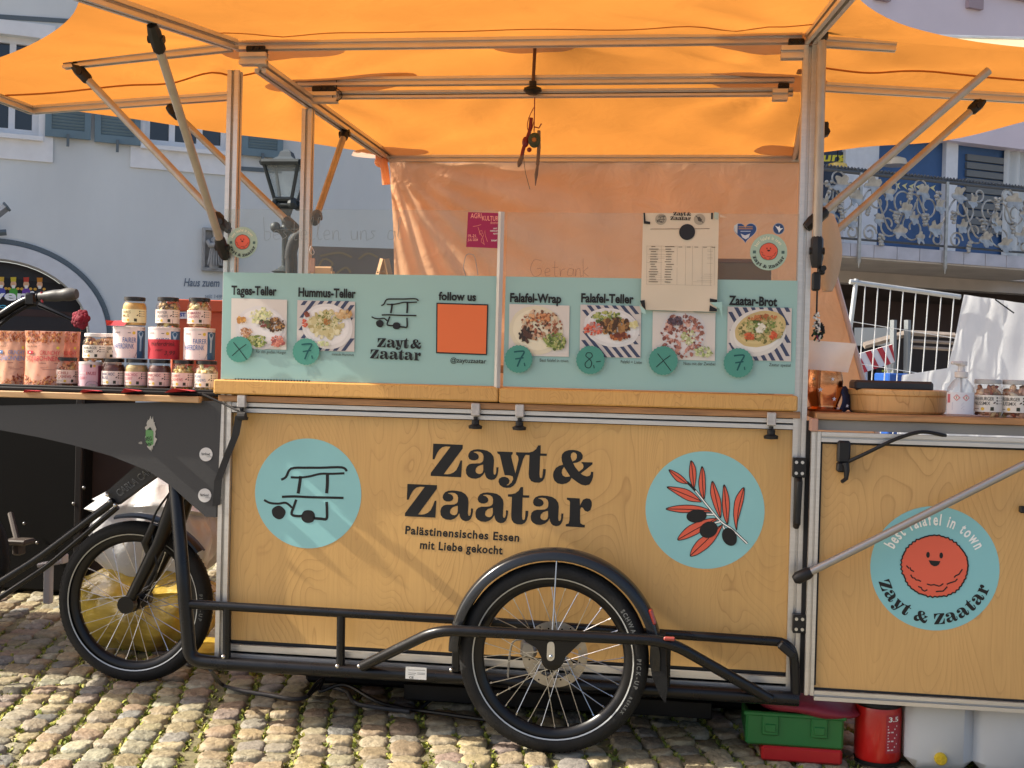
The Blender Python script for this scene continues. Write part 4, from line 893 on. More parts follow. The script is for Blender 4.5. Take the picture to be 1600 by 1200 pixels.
q.build_pieces('drawbar_bolt', STEEL, db, True)
q = MB(); q.box((-1.36, 3.704, .17), (.05, .12, .10), .006); q.build('front_hitch', BLACK, cart)
# strap at the front corner
q = MB(); sp = [at(374, 648, Yp-.05), at(368, 680, Yp-.045), at(352, 720, Yp-.035), at(341, 750, Yp-.03), at(338, 790, Yp-.025)]
V = []; 
for p in sp: V += [p+Vector((-.012, 0, -.003)), p+Vector((.012, 0, .003))]
q.add(V, [(2*i, 2*i+1, 2*i+3, 2*i+2) for i in range(len(sp)-1)]); q.tube([at(372, 650, Yp-.055), at(384, 650, Yp-.055)], .012, 10); q.tube([at(316, 616, 3.36), at(352, 632, 3.36), at(372, 642, Yp-.055)], .0035, 6); q.build('strap', mat('black_webbing', (.02, .02, .021), .8), cart)
# ---- electric cable lying under the cart
q = MB(); q.tube(smooth_pts([at(329, 1046, 3.36), atZ(345, 1068, .02), atZ(372, 1078, .02), atZ(420, 1086, .02), atZ(470, 1092, .02), atZ(500, 1074, .02), atZ(540, 1080, .02), atZ(560, 1100, .02), atZ(640, 1112, .015)], 8), .0065, 8)
tag(q.build('power_cable', mat('cable_grey', (.045, .047, .05), .4), None, True), 'thin dark cable lying on the cobbles under the front corner of the cart', 'cable')
# ================================================================== LETTERING AND EMBLEMS OF THE CART
S1 = 140/1600
def z1(l): return [(665+x*S1, 680+y*S1) for x, y in l]
def z2(l): return [(795+x*S1, 680+y*S1) for x, y in l]
def z3(l): return [(800+x*S1, 750+y*S1) for x, y in l]
GL = {
 'Z': [z1([(137,150),(400,160),(665,172),(660,240),(325,695),(385,698),(440,690),(500,665),(550,620),(590,540),(625,450),(653,450),(635,752),(90,725),(95,670),(445,205),(360,200),(300,215),(250,255),(215,305),(185,365),(158,432),(125,430)])],
 'a': [z1([(760,380),(768,330),(800,285),(860,258),(930,250),(1020,258),(1100,275),(1170,320),(1210,380),(1222,450),(1215,560),(1210,660),(1218,700),(1240,705),(1255,685),(1262,640),(1266,570),(1303,575),(1298,640),(1285,710),(1260,760),(1225,790),(1170,800),(1120,785),(1085,755),(1065,710),(1058,660),(1020,715),(970,755),(900,778),(820,770),(760,740),(725,690),(718,620),(735,560),(775,520),(830,505),(900,505),(970,500),(1010,480),(1030,450),(1035,380),(1020,330),(980,300),(920,290),(860,297),(858,306),(905,318),(940,350),(952,390),(930,430),(880,450),(825,447),(780,425)]), z1([(890,640),(900,590),(940,550),(1000,530),(1030,525),(1030,620),(1015,670),(980,692),(940,690),(905,670)])],
 'y': [z2([(-206,290),(70,300),(68,340),(45,355),(45,390),(118,680),(165,480),(175,430),(165,375),(130,345),(130,303),(300,308),(300,352),(290,362),(255,430),(205,600),(150,780),(125,850),(80,905),(30,935),(-40,940),(-100,930),(-160,890),(-185,830),(-175,780),(-130,748),(-70,742),(-10,765),(15,810),(3,860),(-45,893),(-10,895),(50,845),(79,785),(70,735),(20,718),(-75,712),(-160,350),(-206,320)])],
 't': [z2([(525,180),(570,180),(568,325),(680,330),(675,372),(560,368),(548,700),(555,755),(575,768),(595,755),(605,700),(612,603),(662,605),(655,690),(635,770),(600,820),(545,848),(460,845),(400,820),(365,765),(355,690),(370,355),(298,351),(298,309),(365,308),(430,290),(490,245)])],
 '&': [z2([(790,700),(800,650),(840,585),(900,545),(970,525),(950,470),(940,400),(955,335),(1000,290),(1070,265),(1150,262),(1230,275),(1290,305),(1322,360),(1315,420),(1270,465),(1220,488),(1150,500),(1180,560),(1250,650),(1320,600),(1335,560),(1325,515),(1298,500),(1298,478),(1497,485),(1495,520),(1285,685),(1330,715),(1390,735),(1440,725),(1460,700),(1468,652),(1510,655),(1505,740),(1480,820),(1440,880),(1370,898),(1300,885),(1230,845),(1120,762),(1090,820),(1030,860),(950,875),(870,860),(815,810),(792,750)]), z2([(1105,380),(1115,330),(1150,305),(1190,315),(1215,350),(1215,400),(1195,440),(1140,470),(1120,430)]), z2([(985,565),(950,620),(945,670),(965,720),(1010,745),(1095,735),(1040,650)])],
 'r': [z3([(980,315),(1210,328),(1215,460),(1235,410),(1270,350),(1330,325),(1390,335),(1425,390),(1425,460),(1400,540),(1350,568),(1300,550),(1265,495),(1235,488),(1218,520),(1215,690),(1220,770),(1260,795),(1303,803),(1298,848),(958,828),(960,790),(1010,775),(1025,720),(1030,600),(1035,390),(1020,365),(980,350)])],
}
PLACE = [('Z', 0, 0), ('a', 0, 0), ('y', 0, 0), ('t', 0, 0), ('&', 0, 0), ('Z', -40.3, 63), ('a', -39.8, 64.3), ('a', 14.9, 67.4), ('t', -27.4, 65.2), ('a', 101.3, 72.2), ('r', 0, 0)]
def shift(l, dx, dy): return [(p[0]+dx, p[1]+dy) for p in l]
LOGO_PX = [[shift(l, dx, dy) for l in GL[g]] for g, dx, dy in PLACE]
# the same word mark, flattened and normalised (width 1, origin bottom left) for small prints
def to_xz(l): return [(q.x, q.z) for q in (at(p[0], p[1], Yp) for p in l)]
LG = [[to_xz(l) for l in g] for g in LOGO_PX]; _xs = [p[0] for g in LG for l in g for p in l]; _zs = [p[1] for g in LG for l in g for p in l]
_x0, _w, _z0 = min(_xs), max(_xs)-min(_xs), min(_zs); LOGO_N = [[[((p[0]-_x0)/_w, (p[1]-_z0)/_w) for p in l] for l in g] for g in LG]; LOGO_H = (max(_zs)-_z0)/_w
# single letters with cap height 1 for lettering round a circle
_zq = to_xz(GL['Z'][0]); CAPZ = max(p[1] for p in _zq)-min(p[1] for p in _zq); base = {}
for g, dx, dy in PLACE:
    if g in base: continue
    q = [to_xz(l) for l in GL[g]]; xs_ = [p[0] for l in q for p in l]; b_ = min(p[1] for l in q for p in l) + (CAPZ*.235 if g == 'y' else 0)
    base[g] = ([[((p[0]-min(xs_))/CAPZ, (p[1]-b_)/CAPZ) for p in l] for l in q], (max(xs_)-min(xs_))/CAPZ+.10)
INK = lin('141416'); TEAL = lin('86bfc2'); TEALM = mat('teal_sticker', '8cc3c4', .4, var=.03); CORAL = lin('dd6148'); WHT = lin('f0f0ea')
pm = front(Yp)
q = MB()
for g in LOGO_PX: q.flat(g, pm, .0007, INK)
put_text(q, 'Palästinensisches Essen', (633, 834), (811, 846), -12.2, pm, .0007, INK, .03, spacing=1.12); put_text(q, 'mit Liebe gekocht', (656, 857), (785, 866), -12.2, pm, .0007, INK, .03, spacing=1.12)
q.build('lettering', PR, cart)
# cart pictogram; drawn in zoomed pixels of the left roundel
S2 = 460/1600
def zp(l): return [(340+x*S2, 600+y*S2) for x, y in l]
CARTLINES = [([(346,520),(372,505),(400,460),(480,455),(560,455),(675,453),(703,474)], 13), ([(398,507),(450,508),(500,502),(560,488),(620,488),(690,485)], 12), ([(452,500),(446,545),(438,595)], 17), ([(597,488),(597,540),(593,594)], 17), ([(350,613),(420,611),(500,615),(600,617),(685,619)], 13), ([(253,630),(285,646),(330,650),(372,646),(405,672)], 12), ([(428,628),(415,665),(403,708),(440,718),(465,715)], 14), ([(593,640),(595,690),(592,732),(560,732),(520,729)], 15)]
CARTBLOBS = [[(335,660),(362,678),(370,700),(355,728),(330,735),(303,718),(295,690),(305,672)], [(470,690),(505,686),(525,700),(530,725),(518,748),(490,755),(465,745),(455,720)]]
def cart_icon(mb, m, d, col, f=lambda x, y: zp([(x, y)])[0], ws=S2):
    for pts, wd in CARTLINES: add_stroke(mb, [f(p.x, p.y) for p in smooth_pts([(x, y) for x, y in pts], 4)], wd*ws, m, d, col)
    for b_ in CARTBLOBS: mb.flat([[f(p.x, p.y) for p in smooth_pts(b_, 3, True)]], m, d, col)
def ell_px(cx, cy, rx, ry, n=64): return circ(cx, cy, rx, ry, n)
c1 = at(481, 771, Yp); r1 = (at(564, 774, Yp)-at(398, 768, Yp)).length/2
q = MB(); q.lathe([(0, -.0005), (r1, -.0005)], (c1.x, Yp, c1.z), 64, 'Y'); rd1 = q.build('roundel', TEALM, cart); rd1['label'] = 'pale teal roundel with a black line drawing of the cart'
q = MB(); cart_icon(q, pm, .0011, INK); q.build('cart_drawing', PR, rd1)
c2 = at(1101, 797, Yp); r2 = (at(1194, 801, Yp)-at(1008, 793, Yp)).length/2
q = MB(); q.lathe([(0, -.0005), (r2, -.0005)], (c2.x, Yp, c2.z), 64, 'Y'); rd2 = q.build('roundel', TEALM, cart); rd2['label'] = 'pale teal roundel with a red leaved olive twig'
def zo(x, y): return (1000+x/6, 700+y/6)
LEAVES = [[(270,205),(340,228),(400,270),(445,322),(440,335),(380,325),(330,295)], [(480,118),(515,170),(526,240),(520,320),(505,375),(475,315),(462,240),(468,160)], [(580,172),(605,230),(612,310),(612,400),(598,480),(562,410),(550,330),(560,250)], [(252,365),(340,368),(430,385),(500,425),(570,495),(560,505),(460,495),(380,455),(310,410)], [(242,570),(320,545),(420,535),(520,540),(600,560),(660,590),(650,602),(520,600),(400,605),(300,590)], [(678,310),(720,390),(755,490),(760,570),(755,655),(715,590),(680,500),(660,410)], [(788,342),(825,430),(838,530),(832,640),(820,715),(785,640),(772,540),(775,430)], [(975,370),(972,470),(945,580),(915,690),(905,770),(885,690),(877,600),(890,490),(925,420)], [(352,860),(385,800),(460,730),(560,685),(650,662),(720,660),(725,672),(640,720),(560,790),(470,835),(400,858)], [(470,1010),(490,940),(540,870),(600,825),(690,765),(765,720),(768,735),(720,830),(650,920),(560,985),(510,1008)]]
q = MB(); 
def olive(q, m, f, k, dd=0.0010):
    st_ = [(440,318),(520,400),(640,550),(760,690),(860,760),(1005,895)]
    add_stroke(q, [f(p.x, p.y) for p in smooth_pts(st_, 5)], 24*k, m, dd, INK); add_stroke(q, [f(p.x, p.y) for p in smooth_pts(st_[1:], 5)], 12*k, m, dd+.0010, WHT)
    for a_, b_ in (((610,622),(690,622)), ((705,700),(750,690)), ((780,735),(790,760))): add_stroke(q, [f(*a_), f(*b_)], 24*k, m, dd+.0002, INK); add_stroke(q, [f(*a_), f(*b_)], 13*k, m, dd+.0004, WHT)
    for L in LEAVES:
        o = [f(p.x, p.y) for p in smooth_pts(L, 4, True)]; q.flat([o], m, dd+.0005, CORAL); add_stroke(q, o, 7*k, m, dd+.0008, INK, closed=True); n_ = len(L); tip = L[0]; far = max(L, key=lambda p: (p[0]-tip[0])**2+(p[1]-tip[1])**2); mid_ = ((tip[0]+far[0])/2+ (sum(p[0] for p in L)/n_-(tip[0]+far[0])/2)*.8, (tip[1]+far[1])/2+(sum(p[1] for p in L)/n_-(tip[1]+far[1])/2)*.8)
        add_stroke(q, [f(p.x, p.y) for p in smooth_pts([tip, mid_, far], 6)], 7*k, m, dd+.0009, INK)
    for cx_, cy_, a_, b_, ro in ((530,637,95,62,-.1), (643,765,88,74,-.5), (838,832,66,88,-.45)): q.flat([circ(*f(cx_, cy_), a_*k, b_*k, 28, 0, ro)], m, dd+.0014, INK)
olive(q, pm, zo, 1/6); q.build('olive_twig', PR, rd2)
def falafel(mb, m, c, s, d=0.0, col=CORAL, lw=.045):   # c centre (u, v up), s radius
    rng = random.Random(4); o = []
    for i in range(90):
        t = 2*math.pi*i/90; k = 1+(.05*rng.random() if i % 2 else 0)+.012*math.sin(t*5); o.append((c[0]+s*k*math.cos(t), c[1]+s*.96*k*math.sin(t)))
    mb.flat([o], m, d, col); add_stroke(mb, o, s*lw, m, d+.0006, INK, closed=True)
    for ex in (-.21, .19): mb.flat([circ(c[0]+s*ex, c[1]+s*.35, s*.055, s*.095, 16)], m, d+.0006, INK)
    mb.flat([[(c[0]-.19*s, c[1]+.18*s), (c[0]+.17*s, c[1]+.17*s), (c[0]+.13*s, c[1]+.06*s), (c[0]+.06*s, c[1]+.01*s), (c[0]-.03*s, c[1]), (c[0]-.12*s, c[1]+.05*s)]], m, d+.0006, INK)
    for pts in ([(-.86,-.02),(-.78,-.10),(-.74,-.08),(-.72,-.15),(-.62,-.20)], [(-.72,-.30),(-.66,-.40),(-.60,-.40),(-.55,-.46),(-.48,-.46),(-.40,-.50)], [(-.22,-.57),(-.1,-.60),(0,-.58),(.15,-.62),(.20,-.60),(.28,-.53)], [(-.48,-.66),(-.38,-.70),(-.36,-.76),(-.28,-.80),(-.2,-.75)], [(.38,-.55),(.48,-.50),(.56,-.47),(.64,-.44),(.70,-.36)], [(.60,-.33),(.64,-.27),(.74,-.22),(.80,-.12),(.84,-.05)], [(.06,-.80),(.16,-.78),(.28,-.77),(.34,-.70),(.40,-.62)]):
        add_stroke(mb, [(c[0]+x*s, c[1]+y*s) for x, y in pts], s*lw*.9, m, d+.0006, INK)
def badge(name, cx, cz, Y, r, parent, ring=lin('86bfc2'), small=False):
    """round sticker: writing round the smiling falafel ball"""
    q = MB(); m = flatXZ((cx, Y, cz)); dd = .0014
    q.flat([circ(0, 0, r, n=56)], m, .0006, ring)
    falafel(q, m, (.0, .035*r), .51*r if not small else .48*r, dd)
    ring_text(q, 'best falafel in town', (0, 0), r*.70, 157, 27 if not small else 32, r*.175, m, dd, WHT if not small else lin('e8e4c8'), .025, aspect=.62)
    ring_text(q, 'Zayt & Zaatar', (0, 0), r*.90, 196, 344, r*.175, m, dd, INK, inside=True, glyphs={k: (v[0], v[1]*.98) for k, v in base.items()})
    if small:
        for sx in (-1, 1): q.flat([[(sx*.77*r-.08*r, -.08*r), (sx*.77*r+.08*r, -.08*r), (sx*.77*r+.08*r, .08*r), (sx*.77*r-.08*r, .08*r)]], m, dd, lin('4a6560'))
    return q.build(name, PR, parent)
# ================================================================== FOLDED-OUT SIDE DOOR (right)
YD = 3.352
dx0, dx1 = at(1262, 880, YD).x, 1.02; dz0, dz1 = .172, .895
q = MB(); q.box(((XR+.018+dx0)/2, Yp-.012, .55), (max(.012, dx0-XR-.016), .03, .74)); q.build('hinge_seal', SEAL, cart)
door = MB(); door.box(((dx0+dx1)/2, YD+.006, (dz0+dz1)/2), (dx1-dx0-.03, .012, dz1-dz0-.03)); dob = door.build('folding_door', PLY2, cart)
alu('door_rail', (dx0+.012, YD-.001, dz0+.012), (dx0+.012, YD-.001, dz1-.002), .024, .024, parent=dob, slot=.006, depth=.012)
zt0 = at(1400, 686, YD).z
alu('door_rail', (dx0+.025, YD-.001, zt0), (dx1, YD-.001, zt0), .026, .026, parent=dob, slot=.006, depth=.012); alu('door_rail', (dx0+.025, YD-.001, dz0+.013), (dx1, YD-.001, dz0+.013), .026, .026, parent=dob, slot=.006, depth=.012)
q = MB(); q.box(((dx0+dx1)/2, YD+.004, zt0-.016), (dx1-dx0-.05, .012, .006)); q.box(((dx0+dx1)/2, YD+.004, dz0+.029), (dx1-dx0-.05, .012, .006)); q.box((dx0+.027, YD+.004, .54), (.006, .012, .66)); q.build('door_seal', SEAL, dob)
q = MB(); za, zb_ = at(1400, 676, YD).z, at(1400, 659, YD).z; q.box(((dx0+dx1)/2+.004, YD+.02, (za+zb_)/2), (dx1-dx0-.01, .035, zb_-za-.002)); q.build('shelf_apron', mat('grey_sheet', (.23, .22, .20), .5, .2, var=.08, vscale=6), cart)
q = MB(); zs_ = at(1400, 648, YD).z; q.box(((dx0+dx1)/2+.01, YD+.13, (zb_+zs_)/2), (dx1-dx0, .28, zs_-zb_-.001), .002); shelf_z = zs_; q.build('side_shelf', WOODE, cart)
q = MB(); q.box((dx0+.005, YD-.002, (za+zb_)/2), (.020, .05, .034), .002); q.build('shelf_bracket', mat('pinkish_wood', (.45, .25, .18), .5), cart)
cB = at(1460, 888, YD); rB = (at(1561, 892, YD)-at(1359, 884, YD)).length/2
bd = badge('roundel', cB.x, cB.z, YD, rB, dob); bd['label'] = 'pale teal roundel with a smiling coral falafel ball'
for (y, hh) in ((732, 30), (978, 28)):
    q = MB(); c = at(1249, y, YD-.02); q.box((c.x+.003, YD+.018, c.z), (.036, .030, hh/565), .002)
    ho = q.build('hinge', PLASTIC, dob); q = MB(); z4 = hh/565*.28
    for sx in (-.006, .010):
        for sz in (-z4, z4): q.tube([(c.x+sx, YD+.004, c.z+sz), (c.x+sx, YD-.0005, c.z+sz)], .0045, 10)
    q.build_pieces('hinge_screw', STEEL, ho)
q = MB(); c0, c1 = at(1248, 745, YD+.02), at(1244, 822, YD+.02); q.tube([c0, c0+Vector((0, -.022, -.012)), c1+Vector((0, -.022, .012)), c1], .009, 10); q.box((c0+c1)/2+Vector((0, .002, 0)), (.020, .012, (c0-c1).length), .004); q.build('grip_handle', PLASTIC, cart, True)
q = MB(); c = at(1318, 706, YD-.012); q.box(c, (.034, .028, .060), .005); q.box(at(1316, 730, YD-.014), (.030, .03, .026), .004); q.tube([at(1321, 724, YD-.03), at(1323, 735, YD-.035), at(1322, 748, YD-.035), at(1315, 753, YD-.04)], [.010, .008, .006, .005], 8); q.tube(smooth_pts([at(1324, 722, YD-.02), at(1360, 705, YD-.03), at(1400, 686, YD-.035), at(1440, 675, YD-.03), at(1478, 681, YD-.01)], 8), .005, 8); q.build('door_latch', PLASTIC, dob, True)
GALV_ = GALV; GALV = mat('bright_tube', (.36, .35, .34), .38, .6, var=.05); st_o = strut(at(1252, 901, YD-.035), at(1640, 706, YD-.06), .0105, False, False, kl=.06); GALV = GALV_
q = MB(); a_, b_ = at(1240, 906, YD-.03), at(1268, 893, YD-.035); q.tube([a_, a_+(b_-a_)*.2, a_+(b_-a_)*.8, b_], [.010, .017, .017, .012], 10); q.build('strut_joint', PLASTIC, st_o, True)
q = MB(); q.box(at(1599, 796, YD-.02), (.02, .02, .018), .003); q.build('door_catch', PLASTIC, dob)
# ================================================================== MENU SCREENS ON THE COUNTER
YG = Yp-.026; gm_ = front(YG)
GLASS = glass_mat('screen_glass', (.97, .98, .97), .03, .055, (.55, .60, .58), .04, .12)
FROST = mat('frosted_teal', '98bdb8', .22, var=.03, vscale=2, coat=.25)
def fnt(q, body, x0, y0, x1, y1, cap, d=.003, col=INK, bold=.035): k_ = MB(); put_text(k_, body, (x0, y0), (x1, y1), -cap, gm_, d, col, bold); k_.build('lettering', PR, G1 if x0 < 780 else G2)
def quad_px(x0, y0, x1, y1, s=0.03): return [(x0, y0), (x1, y0+(x1-x0)*s), (x1-(y1-y0)*.015, y1+(x1-x0)*s), (x0-(y1-y0)*.015, y1)]
def blobs(q, rng, n, cx, cy, rx, ry, cols, s0, s1, d0=.004):
    for i in range(n):
        a = rng.uniform(0, 6.283); r_ = math.sqrt(rng.random()); x, y = cx+rx*r_*math.cos(a), cy+ry*r_*math.sin(a); s = rng.uniform(s0, s1)
        q.flat([circ(x, y, s, s*rng.uniform(.5, .9), 7, .25, rng.uniform(0, 3))], gm_, d0+.0009*i/n, lin(rng.choice(cols)))
def photo(name, x0, y0, x1, y1, parent, seed, striped, plate, foods, label):
    rng = random.Random(seed); q = MB(); s = .028; W_, H_ = x1-x0, y1-y0
    q.flat([quad_px(x0, y0, x1, y1, s)], gm_, .0020, lin('c9c2bd' if striped else 'd3ccc4'))
    def clip(pts):     # keep stripes inside the picture
        return [(min(max(p[0], x0-(p[1]-y0)*.0), x1), min(max(p[1], y0+.5), y1+W_*s-.5)) for p in pts]
    if striped:
        for i in range(-9, 12):
            sl = striped; xa = x0+i*13.0
            pts = []
            for k in range(13): t = k/12; pts.append((xa+sl*t*H_, y0+H_*t+W_*s*.5))
            L_ = [(p[0]-3.2, p[1]) for p in pts if x0+3.4 < p[0]-.0 < x1-3.4]; 
            if len(L_) > 1: q.flat([[(p[0], p[1]) for p in L_] + [(p[0]+6.4, p[1]) for p in L_[::-1]]], gm_, .0024, lin('3c4560'))
    for kp_, (cx, cy, rx, ry, col, ro) in enumerate(plate): q.flat([circ(cx, cy, rx, ry, 36, .012, ro)], gm_, .0028+.0009*kp_, lin(col)); q.flat([circ(cx, cy-.6, rx*.86, ry*.84, 36, .012, ro)], gm_, .0032+.0009*kp_, lin([min(255, int(col[j:j+2], 16)+10)/255 for j in (0, 2, 4)]))
    for k, (n, cx, cy, rx, ry, cols, s0, s1) in enumerate(foods): blobs(q, rng, int(n*2.6), cx, cy, rx, ry, cols.split(), s0*.75, s1*.8, (.0044+.0011*k))
    o = q.build(name, PR, parent); o['label'] = label; return o
def price(parent, x, y, r, txt):
    q = MB(); pts = []
    for i in range(48): k = 1 if i % 2 else .955; t = 2*math.pi*i/48; pts.append((x+r*k*math.cos(t), y+r*k*math.sin(t)))
    q.flat([pts], gm_, .0112, lin('4a8f80')); ik = lin('10302c') if txt in 'x8' else lin('0a4f50')
    if txt == 'x': add_stroke(q, [(x-9, y-11), (x, y), (x+12, y+16)], 1.3, gm_, .0117, ik); add_stroke(q, [(x-11, y+10), (x, y), (x+11, y-8)], 1.3, gm_, .0119, ik)
    elif txt == '7': add_stroke(q, smooth_pts([(x-7, y-11), (x+2, y-12), (x+9, y-11), (x+3, y), (x-2, y+12)], 4), 2.4, gm_, .0117, ik); add_stroke(q, [(x-5, y), (x+8, y-2)], 2.2, gm_, .0119, ik); add_stroke(q, [(x+9, y+6), (x+10, y+11)], 1.8, gm_, .0117, ik)
    else:
        add_stroke(q, smooth_pts([(x+1, y-11), (x-5, y-11), (x-7, y-6), (x-1, y-1), (x+2, y+5), (x-1, y+12), (x-7, y+11), (x-8, y+5), (x-2, y-1), (x+3, y-6), (x+1, y-11)], 4), 1.4, gm_, .0117, ik); add_stroke(q, [(x+5, y+8), (x+6, y+13)], 1.4, gm_, .0117, ik); add_stroke(q, [(x+9, y+3), (x+16, y+2)], 1.4, gm_, .0117, ik)
    q.build('price_tag', PR, parent)
def menu(name, xl, xr, label):
    ytl, ytr = 325+(xl-345)*.012, 325+(xr-345)*.012
    tl, tr, bl_, br = at(xl, ytl, YG), at(xr, ytr, YG), at(xl-1.5, 591+(xl-345)*.0285, YG), at(xr-3, 591+(xr-345)*.0285, YG); zm_ = at((xl+xr)/2, 425+((xl+xr)/2-348)*.0151, YG).z; zt_ = (tl.z+tr.z)/2; zb_ = .9905
    x0, x1 = (tl.x+bl_.x)/2, (tr.x+br.x)/2
    t_ = thing(name, label, 'menu screen', ((x0+x1)/2, YG, zb_), 'menu screens on the counter')
    q = MB(); q.box(((x0+x1)/2, YG+.004, (zm_+zt_)/2), (x1-x0, .006, zt_-zm_)); q.build('clear_pane', GLASS, t_)
    q = MB(); q.box(((x0+x1)/2, YG+.004, (zm_+zb_)/2), (x1-x0, .006, zm_-zb_-.0005)); q.build('menu_panel', FROST, t_)
    return t_
G1 = menu('menu_screen', 349, 777, 'left menu screen with a cart drawing, an orange square and two dish pictures')
G2 = menu('menu_screen', 790, 1247, 'right menu screen with four dish pictures and a paper list taped over it')
q = MB(); q.tube([at(783.5, 331, YG-.004), at(776.5, 606, YG-.004)], .0088, 4); q.build('joint_strip', mat('joint_strip', (.55, .53, .50), .4, .2), G1)
q = MB()
for i in range(26): a_ = at(368+i*4.6, 592.6+i*.12, YG-.002); q.box(a_, (.0045, .003, .005))
q.build('foot_seal', SEAL, G1)
# left screen
fnt(q, 'Tages-Teller', 362, 460, 432.5, 461.5, 13.2); fnt(q, 'Hummus-Teller', 466.5, 463, 556, 465.5, 13.2); fnt(q, 'follow us', 685.5, 468.5, 744, 470, 12); fnt(q, '@zaytuzaatar', 704, 566, 760, 568, 7.2, bold=.01)
fnt(q, 'Für den großen Hunger', 400.5, 551.5, 447.5, 553, 4.6, bold=.0); fnt(q, 'mmmh Hummus', 519, 555.5, 553, 556.5, 4.6, bold=.0)
q = MB(); cart_icon(q, gm_, .003, INK, lambda x, y: (581+(x-253)*.1623, 467+(y-453)*.158), .17)
q.build('cart_drawing', PR, G1); q = MB(); cL = at(578.5, 561.5, YG); cR = at(658, 561.5, YG)
for g in LOGO_N: q.flat(g, lambda u, v, d: Vector((cL.x+u*(cR.x-cL.x), YG-d, cL.z+v*(cR.x-cL.x))), .003, INK)
q.build('word_mark', PR, G1)
q = MB(); q.flat([[(682, 473), (763, 475.5), (761, 555), (681.5, 552)]], gm_, .0016, INK); q.flat([[(684, 475), (761.2, 477.5), (759.3, 553), (683.4, 550)]], gm_, .0022, lin('e0703c')); q.build('orange_square', PR, G1)
GRN = '8c9b52 a9ad62 6f8040 b9b97c 55672f'; BRN = '6b4a2c 8a6238 4c331f a57a48 3b2a1c'; HUM = 'c9bd8c d6cda0 b9ab74 e0d8b2'
photo('dish_picture', 362, 466, 449, 544, G1, 1, 0, [(408, 512, 40, 34, 'cfcac8', .1)], [(26, 409, 494, 17, 12, 'c3c090 d2cf9f a8b078 e0dcb8', 2, 5), (40, 402, 533, 16, 9, GRN, 1.5, 4), (34, 432, 508, 14, 11, BRN, 1.5, 4), (30, 386, 520, 9, 8, 'b98a66 d0a684 9c6a48', 1, 3), (22, 436, 533, 11, 8, 'b86a5a d48c7a 8e4a48', 1.5, 4), (18, 415, 506, 10, 6, '5b5a38 3d4426 7c3f3a', 1.5, 3.5), (9, 380, 500, 6, 4, 'b07a3a c99850', 2.5, 5)], 'dish picture of salad, grains and vegetables on white')
photo('dish_picture', 465, 469, 555, 547, G1, 2, -.75, [(512, 510, 40, 35, 'dcd9d6', .3)], [(50, 510, 507, 25, 20, HUM, 4, 8), (44, 511, 503, 20, 15, '6f7a3a 8c9350 d0c48a', .8, 2), (16, 512, 503, 5, 5, 'b0703a 8a5a2a c08a4a', 1, 2.2), (10, 538, 492, 12, 6, 'c9a878 b8915c d8bd92', 3, 6), (6, 481, 491, 3, 3, '6b3a2c 8a4a36', 2, 4), (8, 478, 505, 4, 6, 'c0503a d8684a', 1.5, 3), (6, 507, 537, 8, 3, 'b9c08a cdd3a2', 2, 4)], 'dish picture of hummus with flat bread on a striped cloth')
price(G1, 376, 546, 20.6, 'x'); price(G1, 480, 549.5, 21.2, '7')
sk = at(379, 379, YG); bg1 = badge('sticker', sk.x, sk.z, YG, .0455, G1, lin('9fb5a4'), True); bg1['label'] = 'round falafel sticker on clear glass'
q = MB(); q.flat([[(731.5, 331.5), (780.5, 333), (778.5, 388), (728.5, 386)]], gm_, .0015, lin('9c1c4e')); pk = lin('f0a090')
put_text(q, 'AGRI', (735.5, 341), (752.5, 341), -7.5, gm_, .002, pk, .01); put_text(q, 'KULTUR', (753.5, 344.5), (779, 345), -7, gm_, .002, pk, .01); put_text(q, 'festival', (766, 350), (779, 350), -4, gm_, .002, pk, .0, .3)
put_text(q, '19.-21.', (731.5, 371), (745.5, 371), -4.5, gm_, .002, pk, .02); put_text(q, 'JULI 2024', (731, 376.5), (747, 376.5), -3.6, gm_, .002, pk, .02); put_text(q, 'LAND', (771, 358), (777, 358), -2, gm_, .002, WHT, .02); put_text(q, 'WIRTSCHAFT', (766, 362), (779, 362), -2, gm_, .002, WHT, .02); put_text(q, 'KULTUR', (771, 366.3), (779, 366.3), -2, gm_, .002, WHT, .02); put_text(q, 'ZUKUNFT', (767.5, 377), (777, 377), -2.2, gm_, .002, WHT, .02)
for pts in ([(739, 354), (746, 353), (752, 351)], [(747, 355), (750, 364), (754, 370), (757, 383)], [(749, 362), (753, 360), (754, 365), (750, 367), (749, 362)], [(755, 370), (758, 360), (759, 370), (762, 378)], [(753, 372), (752, 378), (757, 382)]): add_stroke(q, pts, .9, gm_, .002, lin('d87a70'))
pf = q.build('flyer', PR, G1); pf['label'] = 'magenta festival flyer with pink lettering'
wk = lin('868c8c')
def scribble(q, x, y, glyphs, sc, col, wd, m, d, slope=.0):
    for g in glyphs:
        for stp in HAND.get(g, []): add_stroke(q, [(x+p[0]*sc, y-p[1]*sc+(p[0])*slope) for p in smooth_pts([Vector(s_) for s_ in stp], 4)], wd, m, d, col)
        x += HWID.get(g, .6)*sc
